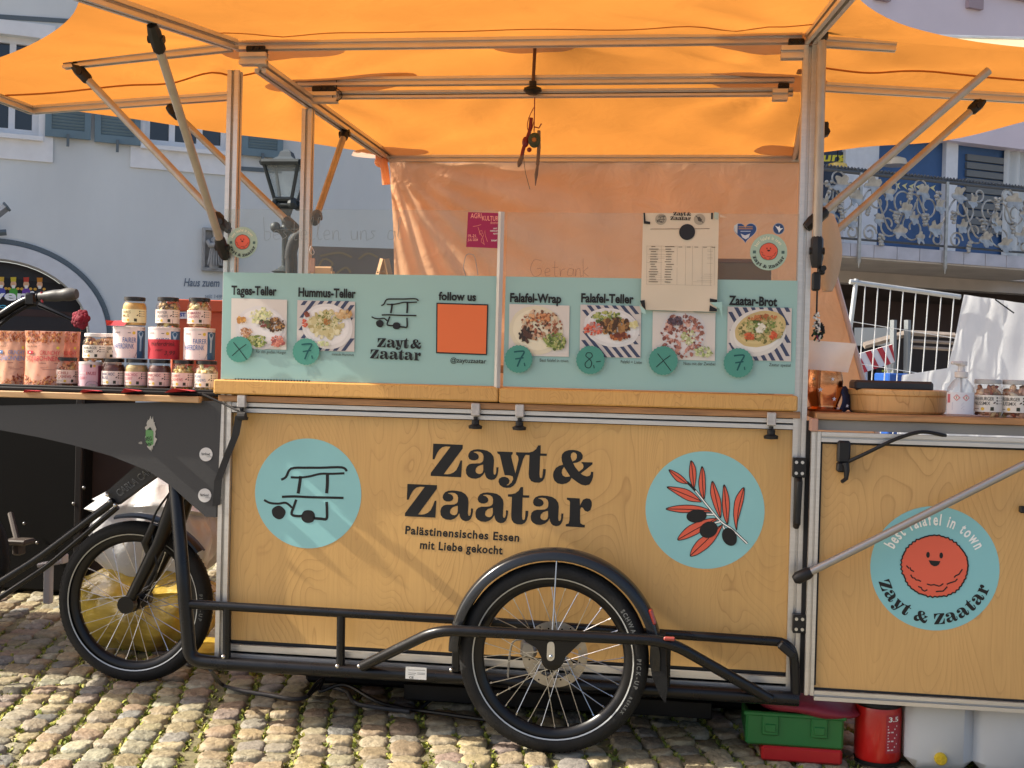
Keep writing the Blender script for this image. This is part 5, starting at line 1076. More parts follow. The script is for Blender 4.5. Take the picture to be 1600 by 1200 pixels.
HAND = {'b': [[(0, 1.5), (.05, .6), (.1, 0), (.4, .1), (.45, .5), (.1, .55)]], 'e': [[(0, .3), (.4, .4), (.3, .65), (.05, .5), (.1, .05), (.45, .1)]], 's': [[(.4, .6), (.1, .55), (.3, .25), (.0, .05)]], 't': [[(.2, 1.2), (.2, .1), (.4, .05)], [(0, .7), (.45, .72)]], 'l': [[(0, .2), (.25, 1.4), (.1, 1.3), (.1, .1), (.35, .1)]], 'n': [[(0, .6), (.02, 0), (.1, .5), (.35, .6), (.4, 0), (.55, .1)]], 'u': [[(0, .6), (.05, .05), (.35, .1), (.4, .6), (.42, 0)]], 'a': [[(.45, .55), (.1, .6), (0, .1), (.35, .1), (.45, .6), (.5, 0)]], 'G': [[(.9, 1.2), (.3, 1.3), (0, .6), (.3, 0), (.8, .2), (.8, .6), (.5, .6)]], 'r': [[(0, .6), (.05, 0), (.1, .45), (.4, .6)]], 'ä': [[(.45, .55), (.1, .6), (0, .1), (.35, .1), (.45, .6), (.5, 0)], [(.15, .9), (.17, .95)], [(.35, .9), (.37, .95)]], 'k': [[(0, 1.4), (.02, 0)], [(.4, .7), (.05, .35), (.45, 0)]]}
HWID = {'G': 1.1, ' ': .6, 'l': .45}
q = MB(); scribble(q, 412, 375, 'bestellen uns al', 24, wk, .65, gm_, .0012, .9)
for pts in ([(724, 418), (728, 400), (735, 397), (742, 402), (747, 430)], [(724, 418), (728, 432)]): add_stroke(q, [tuple(p) for p in smooth_pts([Vector(p) for p in pts], 4)], 1.0, gm_, .0012, wk)
q.build('handwriting', PR, G1)
# right screen
fnt(q, 'Falafel-Wrap', 797, 471.5, 877, 473.5, 13.2); fnt(q, 'Falafel-Teller', 908, 472, 990, 474, 13.2); fnt(q, 'Zaatar-Brot', 1138.5, 476, 1214, 478.5, 13.6)
for s_, x0, y0, x1 in (('Best falafel in town', 843.5, 565, 888), ('Falafel = Liebe', 970, 567.5, 1003), ('Nuss mit der Zwiebel', 1068, 570, 1117.5), ('Zaatar spezial', 1201.5, 572, 1235)): fnt(q, s_, x0, y0, x1, y0+1.2, 4.8, bold=.0)
photo('dish_picture', 796, 475, 890, 555, G2, 3, 0, [(838, 516, 42, 38, 'd8cfb4', .2)], [(60, 846, 508, 32, 24, 'b08a6a c9a284 7a5238 4a3326 d6bc9c 94563c', 2, 5), (14, 822, 523, 10, 10, '3a2a24 54382c 2c2420', 3, 6), (44, 868, 533, 18, 13, GRN, 1.5, 4), (18, 842, 497, 22, 6, 'c98a5c d6a478 a0623c', 2, 4)], 'dish picture of a falafel wrap on pale flat bread')
photo('dish_picture', 907, 476, 1002, 557, G2, 4, .8, [(956, 512, 44, 30, 'd8d6d4', .2)], [(40, 948, 496, 24, 9, GRN, 1.5, 4), (40, 962, 510, 24, 12, BRN, 2.5, 6), (30, 928, 514, 14, 10, 'c0503a d8725a a83a2c b9908a', 1.2, 4), (14, 968, 526, 16, 5, '8a4a2c b06a3a 6b3524', 3, 5), (8, 990, 507, 7, 4, 'd6cfa0 c9c088', 3, 5)], 'dish picture of a falafel plate on a striped cloth')
photo('dish_picture', 1020, 486, 1118, 561, G2, 5, 0, [(1068, 520, 36, 36, 'cfcac8', .1)], [(80, 1066, 524, 34, 34, 'a06a5c c08a7a 7c4840 d0a898 8c5a4a', 1.5, 5), (22, 1076, 527, 10, 12, 'c9c9a0 a9b078 dcdcc0', 1.5, 4), (18, 1100, 550, 14, 8, 'b9c08a cdd3a2 90a060', 1.5, 4), (12, 1056, 502, 12, 5, '4a3a44 64505a', 2, 5)], 'dish picture half covered by the paper list')
photo('dish_picture', 1137, 479, 1237, 562, G2, 6, .55, [(1184, 520, 45, 36, 'd6d2ca', -.3), (1188, 514, 41, 27, 'c9b27a', -.3)], [(70, 1190, 516, 36, 22, '8a8a50 a39a5c 6f6a38 b8a468', 1.5, 4), (24, 1188, 510, 24, 10, GRN, 1.5, 4), (12, 1188, 513, 7, 7, 'dcd6c0 e6e2d2', 2, 4), (16, 1170, 526, 7, 5, 'b8542f d06a40', 1.5, 3.5), (16, 1208, 525, 6, 6, 'c05030 d8683f', 1.5, 3.5), (18, 1190, 496, 24, 4, 'c07a4a a8623a', 1.5, 3)], 'dish picture of round herb bread on a striped cloth')
price(G2, 811, 561, 22, '7'); price(G2, 923, 562.5, 22.6, '8'); price(G2, 1036.5, 563.5, 23, 'x'); price(G2, 1153.5, 567, 23.4, '7')
sk = at(1201, 394, YG); bg2 = badge('sticker', sk.x, sk.z, YG, .0495, G2, lin('a5bfae'), True); bg2['label'] = 'round falafel sticker beside the blue stickers'
q = MB(); hp = []
for i in range(40):
    t = 2*math.pi*i/40; hp.append((1164.5+1.08*16*math.sin(t)**3, 362-1.05*(13*math.cos(t)-5*math.cos(2*t)-2*math.cos(3*t)-math.cos(4*t))))
q.flat([[(1164.5+(p[0]-1164.5)*1.06, 362+(p[1]-362)*1.06) for p in hp]], gm_, .0012, lin('b9bcc0')); q.flat([hp], gm_, .0016, lin('2b4a80')); q.flat([[(1147, 353), (1152.5, 349), (1152, 366), (1148, 361)]], gm_, .0021, lin('c3c6c8'))
for y, x0, x1 in ((354, 1154, 1176), (357, 1154, 1176), (361, 1157, 1173)): q.flat([[(x0, y), (x1, y), (x1, y+1.2), (x0, y+1.2)]], gm_, .0021, lin('b98a52' if y < 360 else 'aebad0'))
q.flat([[(1157, 365), (1164, 368), (1172, 365), (1170, 371), (1165, 374), (1160, 371)]], gm_, .0021, lin('c9ccd2')); q.build('heart_sticker', PR, G2)
q = MB(); q.flat([circ(1216.5, 357.5, 9.2, n=28)], gm_, .0012, lin('9aa3ae')); q.flat([circ(1216.5, 357.5, 8.2, n=28)], gm_, .0016, lin('2c4674')); q.flat([[(1211, 352.5), (1216, 355), (1218, 352.5), (1219, 357), (1224, 356.5), (1220, 359.5), (1217, 364), (1215.5, 359.5)]], gm_, .0021, lin('dfe3e6')); q.build('dove_sticker', PR, G2)
q = MB(); scribble(q, 829, 432, 'Getränk', 20, lin('96705a'), .6, gm_, .0012, .0); q.build('handwriting', PR, G2)
# ---- paper list taped over the right screen
pl2 = thing('paper_list', 'cream paper ingredient list taped over the right menu screen', 'paper', tuple(at(1060, 486, YG-.006)), None)
YS = YG-.014; sm = front(YS)
q = MB(); C4 = [(1005, 333), (1123.5, 333), (1120, 487.5), (1001, 484)]
def pp(u, v): 
    a_ = (C4[0][0]+(C4[1][0]-C4[0][0])*u, C4[0][1]+(C4[1][1]-C4[0][1])*u); b_ = (C4[3][0]+(C4[2][0]-C4[3][0])*u, C4[3][1]+(C4[2][1]-C4[3][1])*u); return (a_[0]+(b_[0]-a_[0])*v, a_[1]+(b_[1]-a_[1])*v)
q.grid(lambda u, v: at(*pp(u, v), YS)+Vector((0, .003*math.sin(u*5+v*3)*math.sin(v*4)-.002, 0)), 16, 20); q.build('sheet', mat('cream_paper', (.66, .58, .45), .75, var=.05, vscale=5), pl2, True)
q = MB(); sp_ = lambda u, v, d=0.0: at(*pp(u, v), YS)+Vector((0, .003*math.sin(u*5+v*3)*math.sin(v*4)-.002-.0012-d, 0)); gk = lin('4a443c')
q.flat([circ(.585, .195, .105, .082, 36)], sp_, .001, lin('1c1a1a'))
la, lb = at(*pp(.36, .075), YS), at(*pp(.63, .075), YS)
for g in LOGO_N: q.flat(g, lambda u, v, d: Vector((la.x+u*(lb.x-la.x), YS-.004-d, la.z+v*(lb.x-la.x))), 0, INK)
for cxx, ic in ((.235, 0), (.745, 1)):
    q.flat([circ(cxx, .065, .075, .057, 28)], sp_, .0, lin('a39b8a'))
    if ic == 0: cart_icon(q, sp_, .0008, gk, lambda x, y: (cxx-.06+(x-253)*.00027, .03+(y-453)*.00023), .0004)
    else: q.flat([circ(cxx, .065, .035, .02, 14, .2, .6), ], sp_, .0008, gk); add_stroke(q, [(cxx-.05, .03), (cxx+.05, .10)], .008, sp_, .0008, gk)
add_stroke(q, [(.10, .165), (.88, .160)], .005, sp_, .0, lin('6a5240'))
for i, v in enumerate((.34, .375, .39, .425, .45, .465, .51, .62, .64, .66, .685, .70, .735)): add_stroke(q, [(.08 if i % 3 else .06, v), (.93, v)], .0016, sp_, 0, lin('8a7f6c'))
for u in (.06, .25, .46, .57, .66, .79, .90, .95): add_stroke(q, [(u, .335), (u+.008, .735)], .0022, sp_, 0, lin('8a7f6c'))
rg = random.Random(2)
for u0, u1 in ((.09, .22), (.29, .43)):
    for k in range(15): v = .345+k*.026; a_ = rg.uniform(0, .03); add_stroke(q, [(u0+a_, v), (u1-rg.uniform(0, .05), v)], .007, sp_, .0004, lin('6a6254'))
for u0 in (.475, .585, .685, .80, .91): add_stroke(q, [(u0, .348), (u0+.05, .348)], .006, sp_, .0004, lin('6a6254'))
q.build('sheet_print', PR, pl2)
q = MB(); BT = lin('121212')
for lp_ in ([(1005.5, 333), (1008, 333), (1009, 346), (1016, 347), (1016, 351), (1006, 350)], [(1111, 333), (1114, 333), (1113.5, 343), (1111, 343)], [(1000, 470), (1007.5, 469), (1009, 485), (1003, 478)], [(1109, 466.5), (1120.5, 468.5), (1120, 472.5), (1109, 472)], [(1109, 477), (1120, 483), (1120, 487), (1108, 486.5)]): q.flat([lp_], sm, .0068, BT)
q.flat([[(1116, 332), (1123, 333), (1121, 344), (1115, 341)]], sm, .0072, lin('a9b8ac')); q.flat([[(1109, 473), (1128, 472), (1128.5, 498), (1124, 483)]], sm, .0074, lin('9cc4bd')); q.flat([[(999, 476), (1008, 484), (1009.5, 491), (1003, 489)]], sm, .0074, lin('a9cdc6')); q.flat([[(1124, 335), (1136, 340.5), (1125, 340)]], sm, .007, lin('d3b79a'))
q.build_pieces('tape', PR, pl2)
# ================================================================== DISPLAY TABLE ON THE LEFT
YT = 3.385
tb = thing('display_table', 'dark grey display table with a curved skirt and wooden shelf over the front wheel', 'display table', (-1.9, 3.6, .92))
GREYP = mat('anthracite_board', (.036, .036, .037), .55, var=.08, vscale=3, bump=.05, bscale=120)
q = MB(); sk_ = [(-520, 622), (0, 634), (346, 626), (338, 808), (322, 808), (300, 789), (268, 760), (232, 736), (172, 712), (112, 695), (60, 683), (0, 672), (-120, 655), (-520, 640)]
q.prism([sk_], lambda a, b, d: at(a, b, YT)+Vector((0, d, 0)), 0, .016); q.build('skirt', GREYP, tb)
zs = at(160, 625, YT-.01).z; zt_ = at(160, 615, YT-.01).z
xr_ = at(313, 620, YT-.01).x
q = MB(); q.box(((-3.0+xr_)/2, YT+.23, (zs+zt_)/2), (xr_+3.0, .50, zt_-zs), .002); q.build('shelf', mat('shelf_wood', (.50, .30, .14), .5, var=.2, vscale=25, stretch=(.2, 1, 4)), tb)
q = MB(); x2 = at(346, 612, YT).x; q.box(((-3.0+x2)/2, YT+.25, zt_+.0065), (x2+3.0, .50, .012), .003); q.box(((-3.0+x2)/2, YT+.01, zt_+.013), (x2+3.0, .012, .014), .003); q.build('tray', mat('black_tray', (.007, .006, .007), .5, spec=.2), tb)
JZ = zt_+.0135
rb = front(YT-.0005)
for cx_, cy_ in ((322, 710), (320, 774)):
    q = MB(); q.flat([circ(cx_, cy_, 10.3, 10.8, 32)], rb, .0010, lin('c9c7c4')); put_text(q, 'fairfood', (cx_-7, cy_+1), (cx_+6, cy_+1.5), -4, rb, .0016, lin('2a2a2c'), .01); put_text(q, 'freiburg', (cx_+1, cy_+4), (cx_+9, cy_+4.4), -1.8, rb, .0016, lin('56565a'), .0)
    q.build('round_sticker', PR, tb)
q = MB(); rg = random.Random(8); o = []
for i in range(46):
    t = 2*math.pi*i/46; o.append((236+ (9+rg.uniform(-2.6, 1.8))*math.cos(t), 677+(26+rg.uniform(-5, 3))*math.sin(t)))
q.flat([o], rb, .0010, lin('a9a69c')); q.flat([circ(220, 692, 3, 2.2, 9, .3)], rb, .0010, lin('8a877f')); q.flat([[(228, 673), (234, 668), (240, 674), (240, 694), (233, 698), (228, 690)]], rb, .0015, lin('5d8f56'))
put_text(q, 'VEG', (227, 689), (238, 688), -6, rb, .002, lin('1c2a1c'), .02); put_text(q, 'W', (229, 697), (238, 696), -5, rb, .002, lin('1c2a1c'), .02); q.flat([[(231, 672), (235, 667), (238, 672)]], rb, .002, lin('1c2a1c')); q.build('torn_sticker', PR, tb)
for (a, b, hl) in ((36, 66, 5), (122, 160, 6), (187, 222, 8), (254, 305, 9)):      # red price flags folded over the shelf edge
    q = MB(); p0, p1 = at(a, 612, YT-.004), at(b, 612, YT-.004); w0 = (p1-p0)
    q.add([p0+Vector((0, .04, .002)), p1+Vector((0, .04, .002)), p1+Vector((0, -.030, .002)), p0+Vector((.02, -.034, -.002)), p0+w0*.5+Vector((0, -.045, hl*.0012))], [(0, 1, 2, 4, 3)]); q.build('price_flag', mat('red_paper', (.45, .02, .035), .7), tb)
# ------------------------------------------------------------------ jars, tins and bags
JGL = glass_mat('jar_glass', (.97, .975, .97), .08, .015, (.8, .8, .78), .02, .22)
LIDB = mat('black_lid', (.013, .013, .014), .3); LIDW = mat('white_lid', (.74, .73, .70), .4); LIDG = mat('grey_lid', (.40, .40, .40), .45)
NUTM = print_mat('nuts', .55, .4)
def cyl_map(c, r, phi): return lambda u, v, d=0.0: Vector((c[0]+(r+d)*math.cos(phi+u/r), c[1]+(r+d)*math.sin(phi+u/r), c[2]+v))
def band(mb, m, u0, u1, v0, v1, d, col, n=20):
    for i in range(n):
        a, b = u0+(u1-u0)*i/n, u0+(u1-u0)*(i+1)/n; mb.add([m(a, v0, d), m(b, v0, d), m(b, v1, d), m(a, v1, d)], [(0, 1, 2, 3)], col)
def facing(c): return math.atan2(-c[1], -c[0])
def make_jar(label, c, r, h, lid, filling, paper, lines, ink, seed, group, extra=None, turn=-.18):
    rg = random.Random(seed); c = Vector(c); t_ = thing('glass_jar', label, 'jar', c, group)
    q = MB(); q.lathe([(0, .001), (r*.86, .001), (r*.97, .006), (r, .014), (r, h*.66), (r*.96, h*.74), (r*.84, h*.83), (r*.82, h*.88)], c, 28); q.build('glass', JGL, t_, True, ang=60)
    q = MB(); q.lathe([(0, h), (r*.84, h), (r*.89, h*.985), (r*.89, h*.885), (r*.85, h*.875), (0, h*.875)], c, 28); q.build('lid', lid, t_, True, ang=45)
    q = MB()
    if isinstance(filling, str) and filling.startswith('s'):
        cc = lin(filling[1:]); q.lathe([(0, .004), (r*.93, .005), (r*.955, .014), (r*.955, h*.655), (r*.90, h*.735), (r*.80, h*.80), (0, h*.80)], c, 28, col=cc); q.build('spread', NUTM, t_, True, ang=50)
    else:
        cols = [lin(x) for x in filling.split()]; dk = [x*.6 for x in cols[0]]; q.lathe([(0, .004), (r*.70, .005), (r*.70, h*.62), (r*.5, h*.74), (0, h*.76)], c, 20, col=dk); ph0 = facing(c)
        for i in range(60):
            hz = rg.uniform(.06, .80)*h; rr = r*(.70 if hz < .64*h else .52); a_ = ph0+rg.uniform(-2.0, 2.0); s = r*rg.uniform(.22, .32)
            q.sphere((c.x+rr*math.cos(a_), c.y+rr*math.sin(a_), c.z+hz), s, 6, 5, (1.25, .62, .8), Matrix.Rotation(rg.uniform(0, 6), 3, 'X') @ Matrix.Rotation(rg.uniform(0, 6), 3, 'Z') @ Matrix.Rotation(rg.uniform(0, 6), 3, 'Y'), [x*rg.uniform(.85, 1.1) for x in rg.choice(cols)])
        q.build('nuts', NUTM, t_, True, ang=60)
    q = MB(); m = cyl_map(c, r, facing(c)+turn); v0, v1 = h*.13, h*.58; L_ = r*1.45
    band(q, m, -L_, L_, v0, v1, .0006, lin(paper)); hh = v1-v0; x_ = -r*1.0
    for i, (tx, wf) in enumerate(lines): put_text(q, tx, (-r*.95, v0+hh*(.68-.27*i)), (-r*.95+r*1.35*wf, v0+hh*(.68-.27*i)), hh*.20, m, .0012, lin(ink), .005)
    for i in range(3):
        q.flat([[(r*.55, v0+hh*(.80-.17*i)), (r*.66, v0+hh*(.80-.17*i)), (r*.66, v0+hh*(.89-.17*i)), (r*.55, v0+hh*(.89-.17*i))]], m, .0012, lin('4a4640')); q.flat([[(r*.72, v0+hh*(.82-.17*i)), (r*1.1, v0+hh*(.82-.17*i)), (r*1.1, v0+hh*(.86-.17*i)), (r*.72, v0+hh*(.86-.17*i))]], m, .0012, lin('8a857c'))
    q.flat([[(r*.15, v0+hh*.08), (r*.38, v0+hh*.08), (r*.38, v0+hh*.30), (r*.15, v0+hh*.30)]], m, .0012, lin('35382c')); q.flat([circ(-r*.35, v0+hh*.18, hh*.10, n=12)], m, .0012, lin('d8b040')); q.flat([[(-r*.95, v0+hh*.16), (-r*.6, v0+hh*.16), (-r*.6, v0+hh*.20), (-r*.95, v0+hh*.20)]], m, .0012, lin('6a655c'))
    if extra: q.flat([[(r*.55, v0), (r*1.4, v0), (r*1.4, v0+hh*.28), (r*.55, v0+hh*.28)]], m, .0010, lin(extra))
    q.flat([circ(r*.42, v0+hh*.55, r*.10, r*.05, 10, .1, .6)], m, .0012, lin('4a3028'))
    q.build('paper_label', PR, t_); return t_
def on_px(x, Y): return at(x, 605, Y).x
YJ = 3.475; JR = .0345; JH = .091; GJ = 'jars and tins stacked on the display table'
NUT = 'c9a070 b8875a dcb98a a87448'
make_jar('glass jar of chili cashews with a red print label, first jar of the bottom row', (on_px(103, YJ), YJ, JZ), JR, JH, LIDB, 'b9713f c98a52 9c5a30 d8a46a', 'e6cdbb', [('CHILI', .62), ('CASHEWS', .8)], 'b2453c', 1, GJ, '7c2438', .25)
make_jar('jar of brown nut spread with dark blue lettering beside the pink paper tin', (on_px(177, YJ), YJ, JZ), JR, JH, LIDB, 's5a2c1e', 'e9d8cc', [('FAIRCHOC', .9), ('NUSS', .5)], '3a4a78', 2, GJ, '3a3450')
make_jar('glass jar of light cream spread with a pink print label in the bottom row', (on_px(213, YJ), YJ, JZ), JR, JH, LIDB, 'sb09a66', 'e6c4bb', [('FAIRCHOC', .9), ('CURRY', .6)], 'b4566a', 3, GJ, None)
make_jar('glass jar of brown nut spread with a red print label under the red price note', (on_px(249, YJ), YJ, JZ), JR, JH, LIDB, 's5a2c1e', 'e6c6bc', [('FAIRCHOC', .9), ('NUSS', .5)], '8a3040', 4, GJ, '7c2438')
make_jar('jar of curry cashews with a red label corner, second last of bottom row', (on_px(286, YJ), YJ, JZ), JR, JH, LIDB, 'c2a055 d2b56a a8843c e0c98a', 'e6cbbd', [('CURRY', .62), ('CASHEWS', .8)], 'b2453c', 5, GJ, 'b03038')
make_jar('glass jar of pale plain cashews at the right end of the bottom row', (on_px(322, YJ), YJ, JZ), JR, JH, LIDB, 'dcc48e e8d6a8 c9ac74 f0e2bc', 'ece2d2', [('PURE', .5), ('CASHEWS', .8)], '6a80a0', 6, GJ, '2a4a58')
# pink paper tin with the white lidded jar on it, a second white lidded jar behind
def make_tin(name, label, c, r, h, top, draw, group=GJ, turn=-.1):
    c = Vector(c); t_ = thing(name, label, 'tin', c, group); q = MB(); q.lathe([(0, .001), (r*.985, .001), (r, .004), (r, h-.006)], c, 40); q.build('body', mat('tin_paper_%d' % int(c.x*1000), top, .5), t_, True, ang=50)
    q = MB(); q.lathe([(r*1.012, h-.008), (r*1.02, h-.001), (r*.97, h), (r*.95, h-.002), (0, h-.002)], c, 40); q.build('rim', mat('tin_rim', (.70, .62, .58), .45), t_, True, ang=50)
    q = MB(); draw(q, cyl_map(c, r, facing(c)+turn), r, h); q.build('tin_print', PR, t_); return t_
def pink(q, m, r, h):
    band(q, m, -r*1.5, r*1.5, .003, h-.012, .0005, lin('dfb6bd')); band(q, m, r*.75, r*1.5, .003, h-.012, .0008, lin('96465a'), 8)
    q.flat([[(-r*.95, h*.50), (-r*.2, h*.50), (-r*.2, h*.62), (-r*.95, h*.62)]], m, .0012, lin('c2404c')); put_text(q, 'FAIRCHOC', (-r*.9, h*.525), (-r*.25, h*.525), h*.07, m, .0018, WHT, .01); put_text(q, 'NUSS', (-r*.12, h*.50), (r*.55, h*.50), h*.12, m, .0012, lin('a83a4c'), .01); put_text(q, 'CURRY', (-r*.9, h*.33), (-r*.2, h*.33), h*.10, m, .0012, lin('c8606c'), .0)
    q.flat([circ(r*.25, h*.12, r*.55, h*.15, 20)], m, .0011, lin('6a3020')); q.flat([circ(r*.25, h*.09, r*.28, h*.07, 16)], m, .0016, lin('d8c8c0')); q.flat([[(r*.05, h*.78), (r*.2, h*.78), (r*.2, h*.90), (r*.05, h*.90)]], m, .0012, lin('33352c')); q.flat([circ(r*.4, h*.84, h*.05, n=12)], m, .0012, lin('d8b040'))
make_tin('paper_tin', 'pink paper tin of nuts in the bottom row', (on_px(141, YJ), YJ, JZ), .0345, .079, (.70, .48, .50), pink)
make_jar('white lidded jar of nut mix standing on the pink paper tin', (on_px(147, YJ), YJ, JZ+.0795), .0345, .086, LIDW, NUT+' 6a3a24', 'ece4d4', [('FREIBURGER', .95), ('NUSSMIX', .75)], '35332e', 7, GJ, None)
make_jar('white lidded jar of nut mix half hidden behind the first oat drink tin', (on_px(171, YJ+.085), YJ+.085, JZ+.0795), .0345, .088, LIDW, NUT, 'ece4d4', [('FREIBURGER', .95), ('NUSSMIX', .75)], '35332e', 8, GJ, None)
q = thing('glass_jar', 'dark jar hidden in the back row that carries the rear nut jar', 'jar', (on_px(171, YJ+.085), YJ+.085, JZ), None); bpy.data.objects.remove(q)
make_tin('paper_tin', 'pink paper tin in the back row below the rear nut jar', (on_px(171, YJ+.085), YJ+.085, JZ), .0345, .079, (.70, .48, .50), pink)
def oat(q, m, r, h):
    band(q, m, -r*1.55, r*1.55, .002, h-.010, .0004, lin('e9d6d2'), 30); band(q, m, r*.62, r*1.55, .002, h-.012, .0008, lin('37668f'), 12)
    q.flat([[(r*.45, .003), (r*1.5, .003), (r*1.5, h*.20), (r*1.1, h*.24), (r*.62, h*.22)]], m, .0012, lin('40222a')); q.flat([[(r*.80, h*.24), (r*.95, h*.24), (r*.98, h*.62), (r*1.15, h*.80), (r*.9, h*.88), (r*.70, h*.80), (r*.82, h*.60)]], m, .0014, lin('a9c4dc'))
    put_text(q, 'FAIRER', (-r*.30, h*.50), (r*.56, h*.50), h*.155, m, .0012, lin('3f6aa6'), .0); put_text(q, 'HAFERDRINK', (-r*.98, h*.31), (r*.42, h*.31), h*.155, m, .0012, lin('3f6aa6'), .0)
    put_text(q, 'fairfood', (-r*.95, h*.78), (-r*.5, h*.78), h*.07, m, .0012, lin('5a5658'), .0); q.flat([circ(r*.40, h*.80, h*.05, n=14)], m, .0012, lin('d8b840')); q.flat([[(r*.02, h*.79), (r*.2, h*.79), (r*.2, h*.81), (r*.02, h*.81)]], m, .0012, lin('55555a'))
    for v in (.255, .17, .10): q.flat([[(-r*.75, h*v), (r*.15, h*v), (r*.15, h*(v+.012)), (-r*.75, h*(v+.012))]], m, .0012, lin('8a8fa0'))
TZ = JZ+JH+.0005; YC = YJ+.02; TR, TH = .046, .097
make_tin('oat_drink_tin', 'white and blue oat drink tin with a folded red note on its lid', (on_px(200, YC), YC, TZ), TR, TH, (.75, .66, .64), oat)
tn2 = make_tin('oat_drink_tin', 'oat drink tin with a red handwritten price note wrapped round it', (on_px(255, YC), YC, TZ), TR, TH, (.75, .66, .64), oat, turn=-.2)
make_tin('oat_drink_tin', 'white and blue oat drink tin next to the menu screen', (on_px(310, YC), YC, TZ), TR, TH, (.75, .66, .64), oat)
c = Vector((on_px(255, YC), YC, TZ)); nt_ = thing('price_note', 'red handwritten price note wrapped round the middle oat drink tin', 'price note', c)
q = MB(); m = cyl_map(c, TR+.002, facing(c)-.05); q.grid(lambda u, v: m(-TR*1.35+TR*2.7*u, .001+TH*.61*v, .0), 20, 2); q.build('red_sheet', mat('red_paper'), nt_, True)
q = MB(); put_text(q, 'Haferdrink', (-TR*.85, TH*.42), (TR*.75, TH*.42), TH*.13, m, .0012, lin('4a1018'), .0, .2); put_text(q, 'nur', (-TR*.5, TH*.25), (-TR*.05, TH*.25), TH*.09, m, .0012, lin('4a1018'), .0, .2); put_text(q, '3,99', (TR*.05, TH*.14), (TR*.75, TH*.14), TH*.13, m, .0012, lin('4a1018'), .0, .2); q.build('handwriting', PR, nt_)
c = Vector((on_px(190, YC), YC-.03, TZ+TH+.001)); q = MB(); q.add([c+Vector((-.032, -.018, .016)), c+Vector((.028, -.020, .0005)), c+Vector((.020, .03, .018)), c+Vector((-.03, .03, .016)), c+Vector((-.028, -.02, .0005))], [(0, 4, 1, 2, 3)]); o = q.build('price_note', mat('red_paper')); tag(o, 'folded red paper note lying on the lid of the first oat drink tin', 'price note')
JT = TZ+TH+.0005
make_jar('glass jar of yellow sauce on top of the first oat drink tin', (on_px(205, YC), YC+.012, JT), .0355, .090, LIDB, 'sc9a058', 'e6dcae', [('FAIRES', .6), ('MUS', .5)], '7a5a30', 11, GJ, None)
make_jar('glass jar of pepper cashews on top of the middle oat drink tin', (on_px(260, YC), YC, JT), .0355, .090, LIDB, 'b79a62 c8ae7a 9c7c48 5a4a34', 'e6d2c6', [('PFEFFER', .8), ('CASHEWS', .85)], '6a6a72', 12, GJ, '7c3050')
make_jar('glass jar of rosemary cashews on top of the oat drink tin by the menu screen', (on_px(309, YC), YC, JT), .0355, .090, LIDB, 'd0aa72 dfc090 b58a54 e8d2a8', 'e6cfc6', [('ROSMARIN', .9), ('CASHEWS', .85)], '9a4658', 13, GJ, 'b03048')
# ---- stand-up pouches
def pouch(label, x0, x1, y0, y1, Y, tint, ink, seed, words):
    a, b = at(x0, y1, Y), at(x1, y1, Y); top = at(x0, y0, Y).z; W_ = b.x-a.x; H_ = top-JZ; c = Vector(((a.x+b.x)/2, Y, JZ)); t_ = thing('nut_pouch', label, 'pouch', c, 'nut pouches on the display table'); rg = random.Random(seed)
    bul = lambda u, v: .026*math.sin(math.pi*min(max(u, 0), 1))**.7*(1-.75*v)+.0015*math.sin(u*19+v*9)*math.sin(v*13)
    S = lambda u, v, d=0.0: Vector((c.x+W_*(u-.5)*(1-.05*math.sin(math.pi*v)), c.y-bul(u, v)-d, c.z+.001+H_*v)); Bk = lambda u, v: Vector((c.x+W_*(u-.5)*(1-.05*math.sin(math.pi*v)), c.y+bul(u, v)+.001, c.z+.001+H_*v))
    q = MB(); q.grid(S, 16, 18); q.grid(Bk, 16, 18); q.build('pouch_film', mat('pouch_film_'+tint, tint, .32, coat=.4, var=.08, vscale=30), t_, True)
    q = MB(); cols = [lin(x) for x in ('b0602c', 'c07a42', '96481f', 'd0935a', '8a3d20')]; k = 0
    for i in range(300):
        v = rg.uniform(.80, .985) if i % 2 else rg.uniform(.02, .27); u = rg.uniform(.06, .94)
        if i % 2 == 0 and (v > .10+.17*abs(u-.4)*1.6): continue
        s = rg.uniform(.016, .030); q.flat([circ(u, v, s, s*.62*W_/H_*1.4, 7, .15, rg.uniform(0, 3))], S, .0010+.000012*i, [x*rg.uniform(.8, 1.1) for x in rg.choice(cols)])
    q.flat([[(.10, .58), (.26, .58), (.26, .64), (.10, .64)]], S, .003, lin(ink)); q.flat([[(.16, .60), (.2, .60), (.2, .62), (.16, .62)]], S, .0036, WHT)
    put_text(q, words[0], (.46, .57), (.93, .57), .075, S, .003, lin(ink), .0); put_text(q, words[1], (.08, .46), (.93, .46), .085, S, .003, lin(ink), .0); put_text(q, 'fairfood', (.08, .70), (.36, .70), .035, S, .003, lin('4a3a36'), .0)
    for v, u0, u1 in ((.415, .45, .9), (.33, .5, .9), (.30, .55, .85)): q.flat([[(u0, v), (u1, v), (u1, v+.008), (u0, v+.008)]], S, .003, lin('8a5a50'))
    for i in range(8): q.flat([circ(rg.uniform(.1, .95), rg.uniform(.2, .8), .022, .012, 8, .1, rg.uniform(0, 3))], S, .0028, lin('b8765a'))
    q.flat([circ(.88, .70, .035, .025, 12)], S, .003, lin('d8c040')); q.build('pouch_print', PR, t_); return t_
pouch('orange nut pouch with blue lettering at the left picture edge', -7, 44, 517, 608, 3.475, 'c98f6e', '5f80b0', 1, ('CRUNCHY', 'SOJABOHNEN'))
pouch('orange nut pouch with red lettering beside the chili cashew jar', 37, 100, 517, 608, 3.455, 'cc8f72', 'c03440', 2, ('CRUNCHY', 'SOJABOHNEN'))
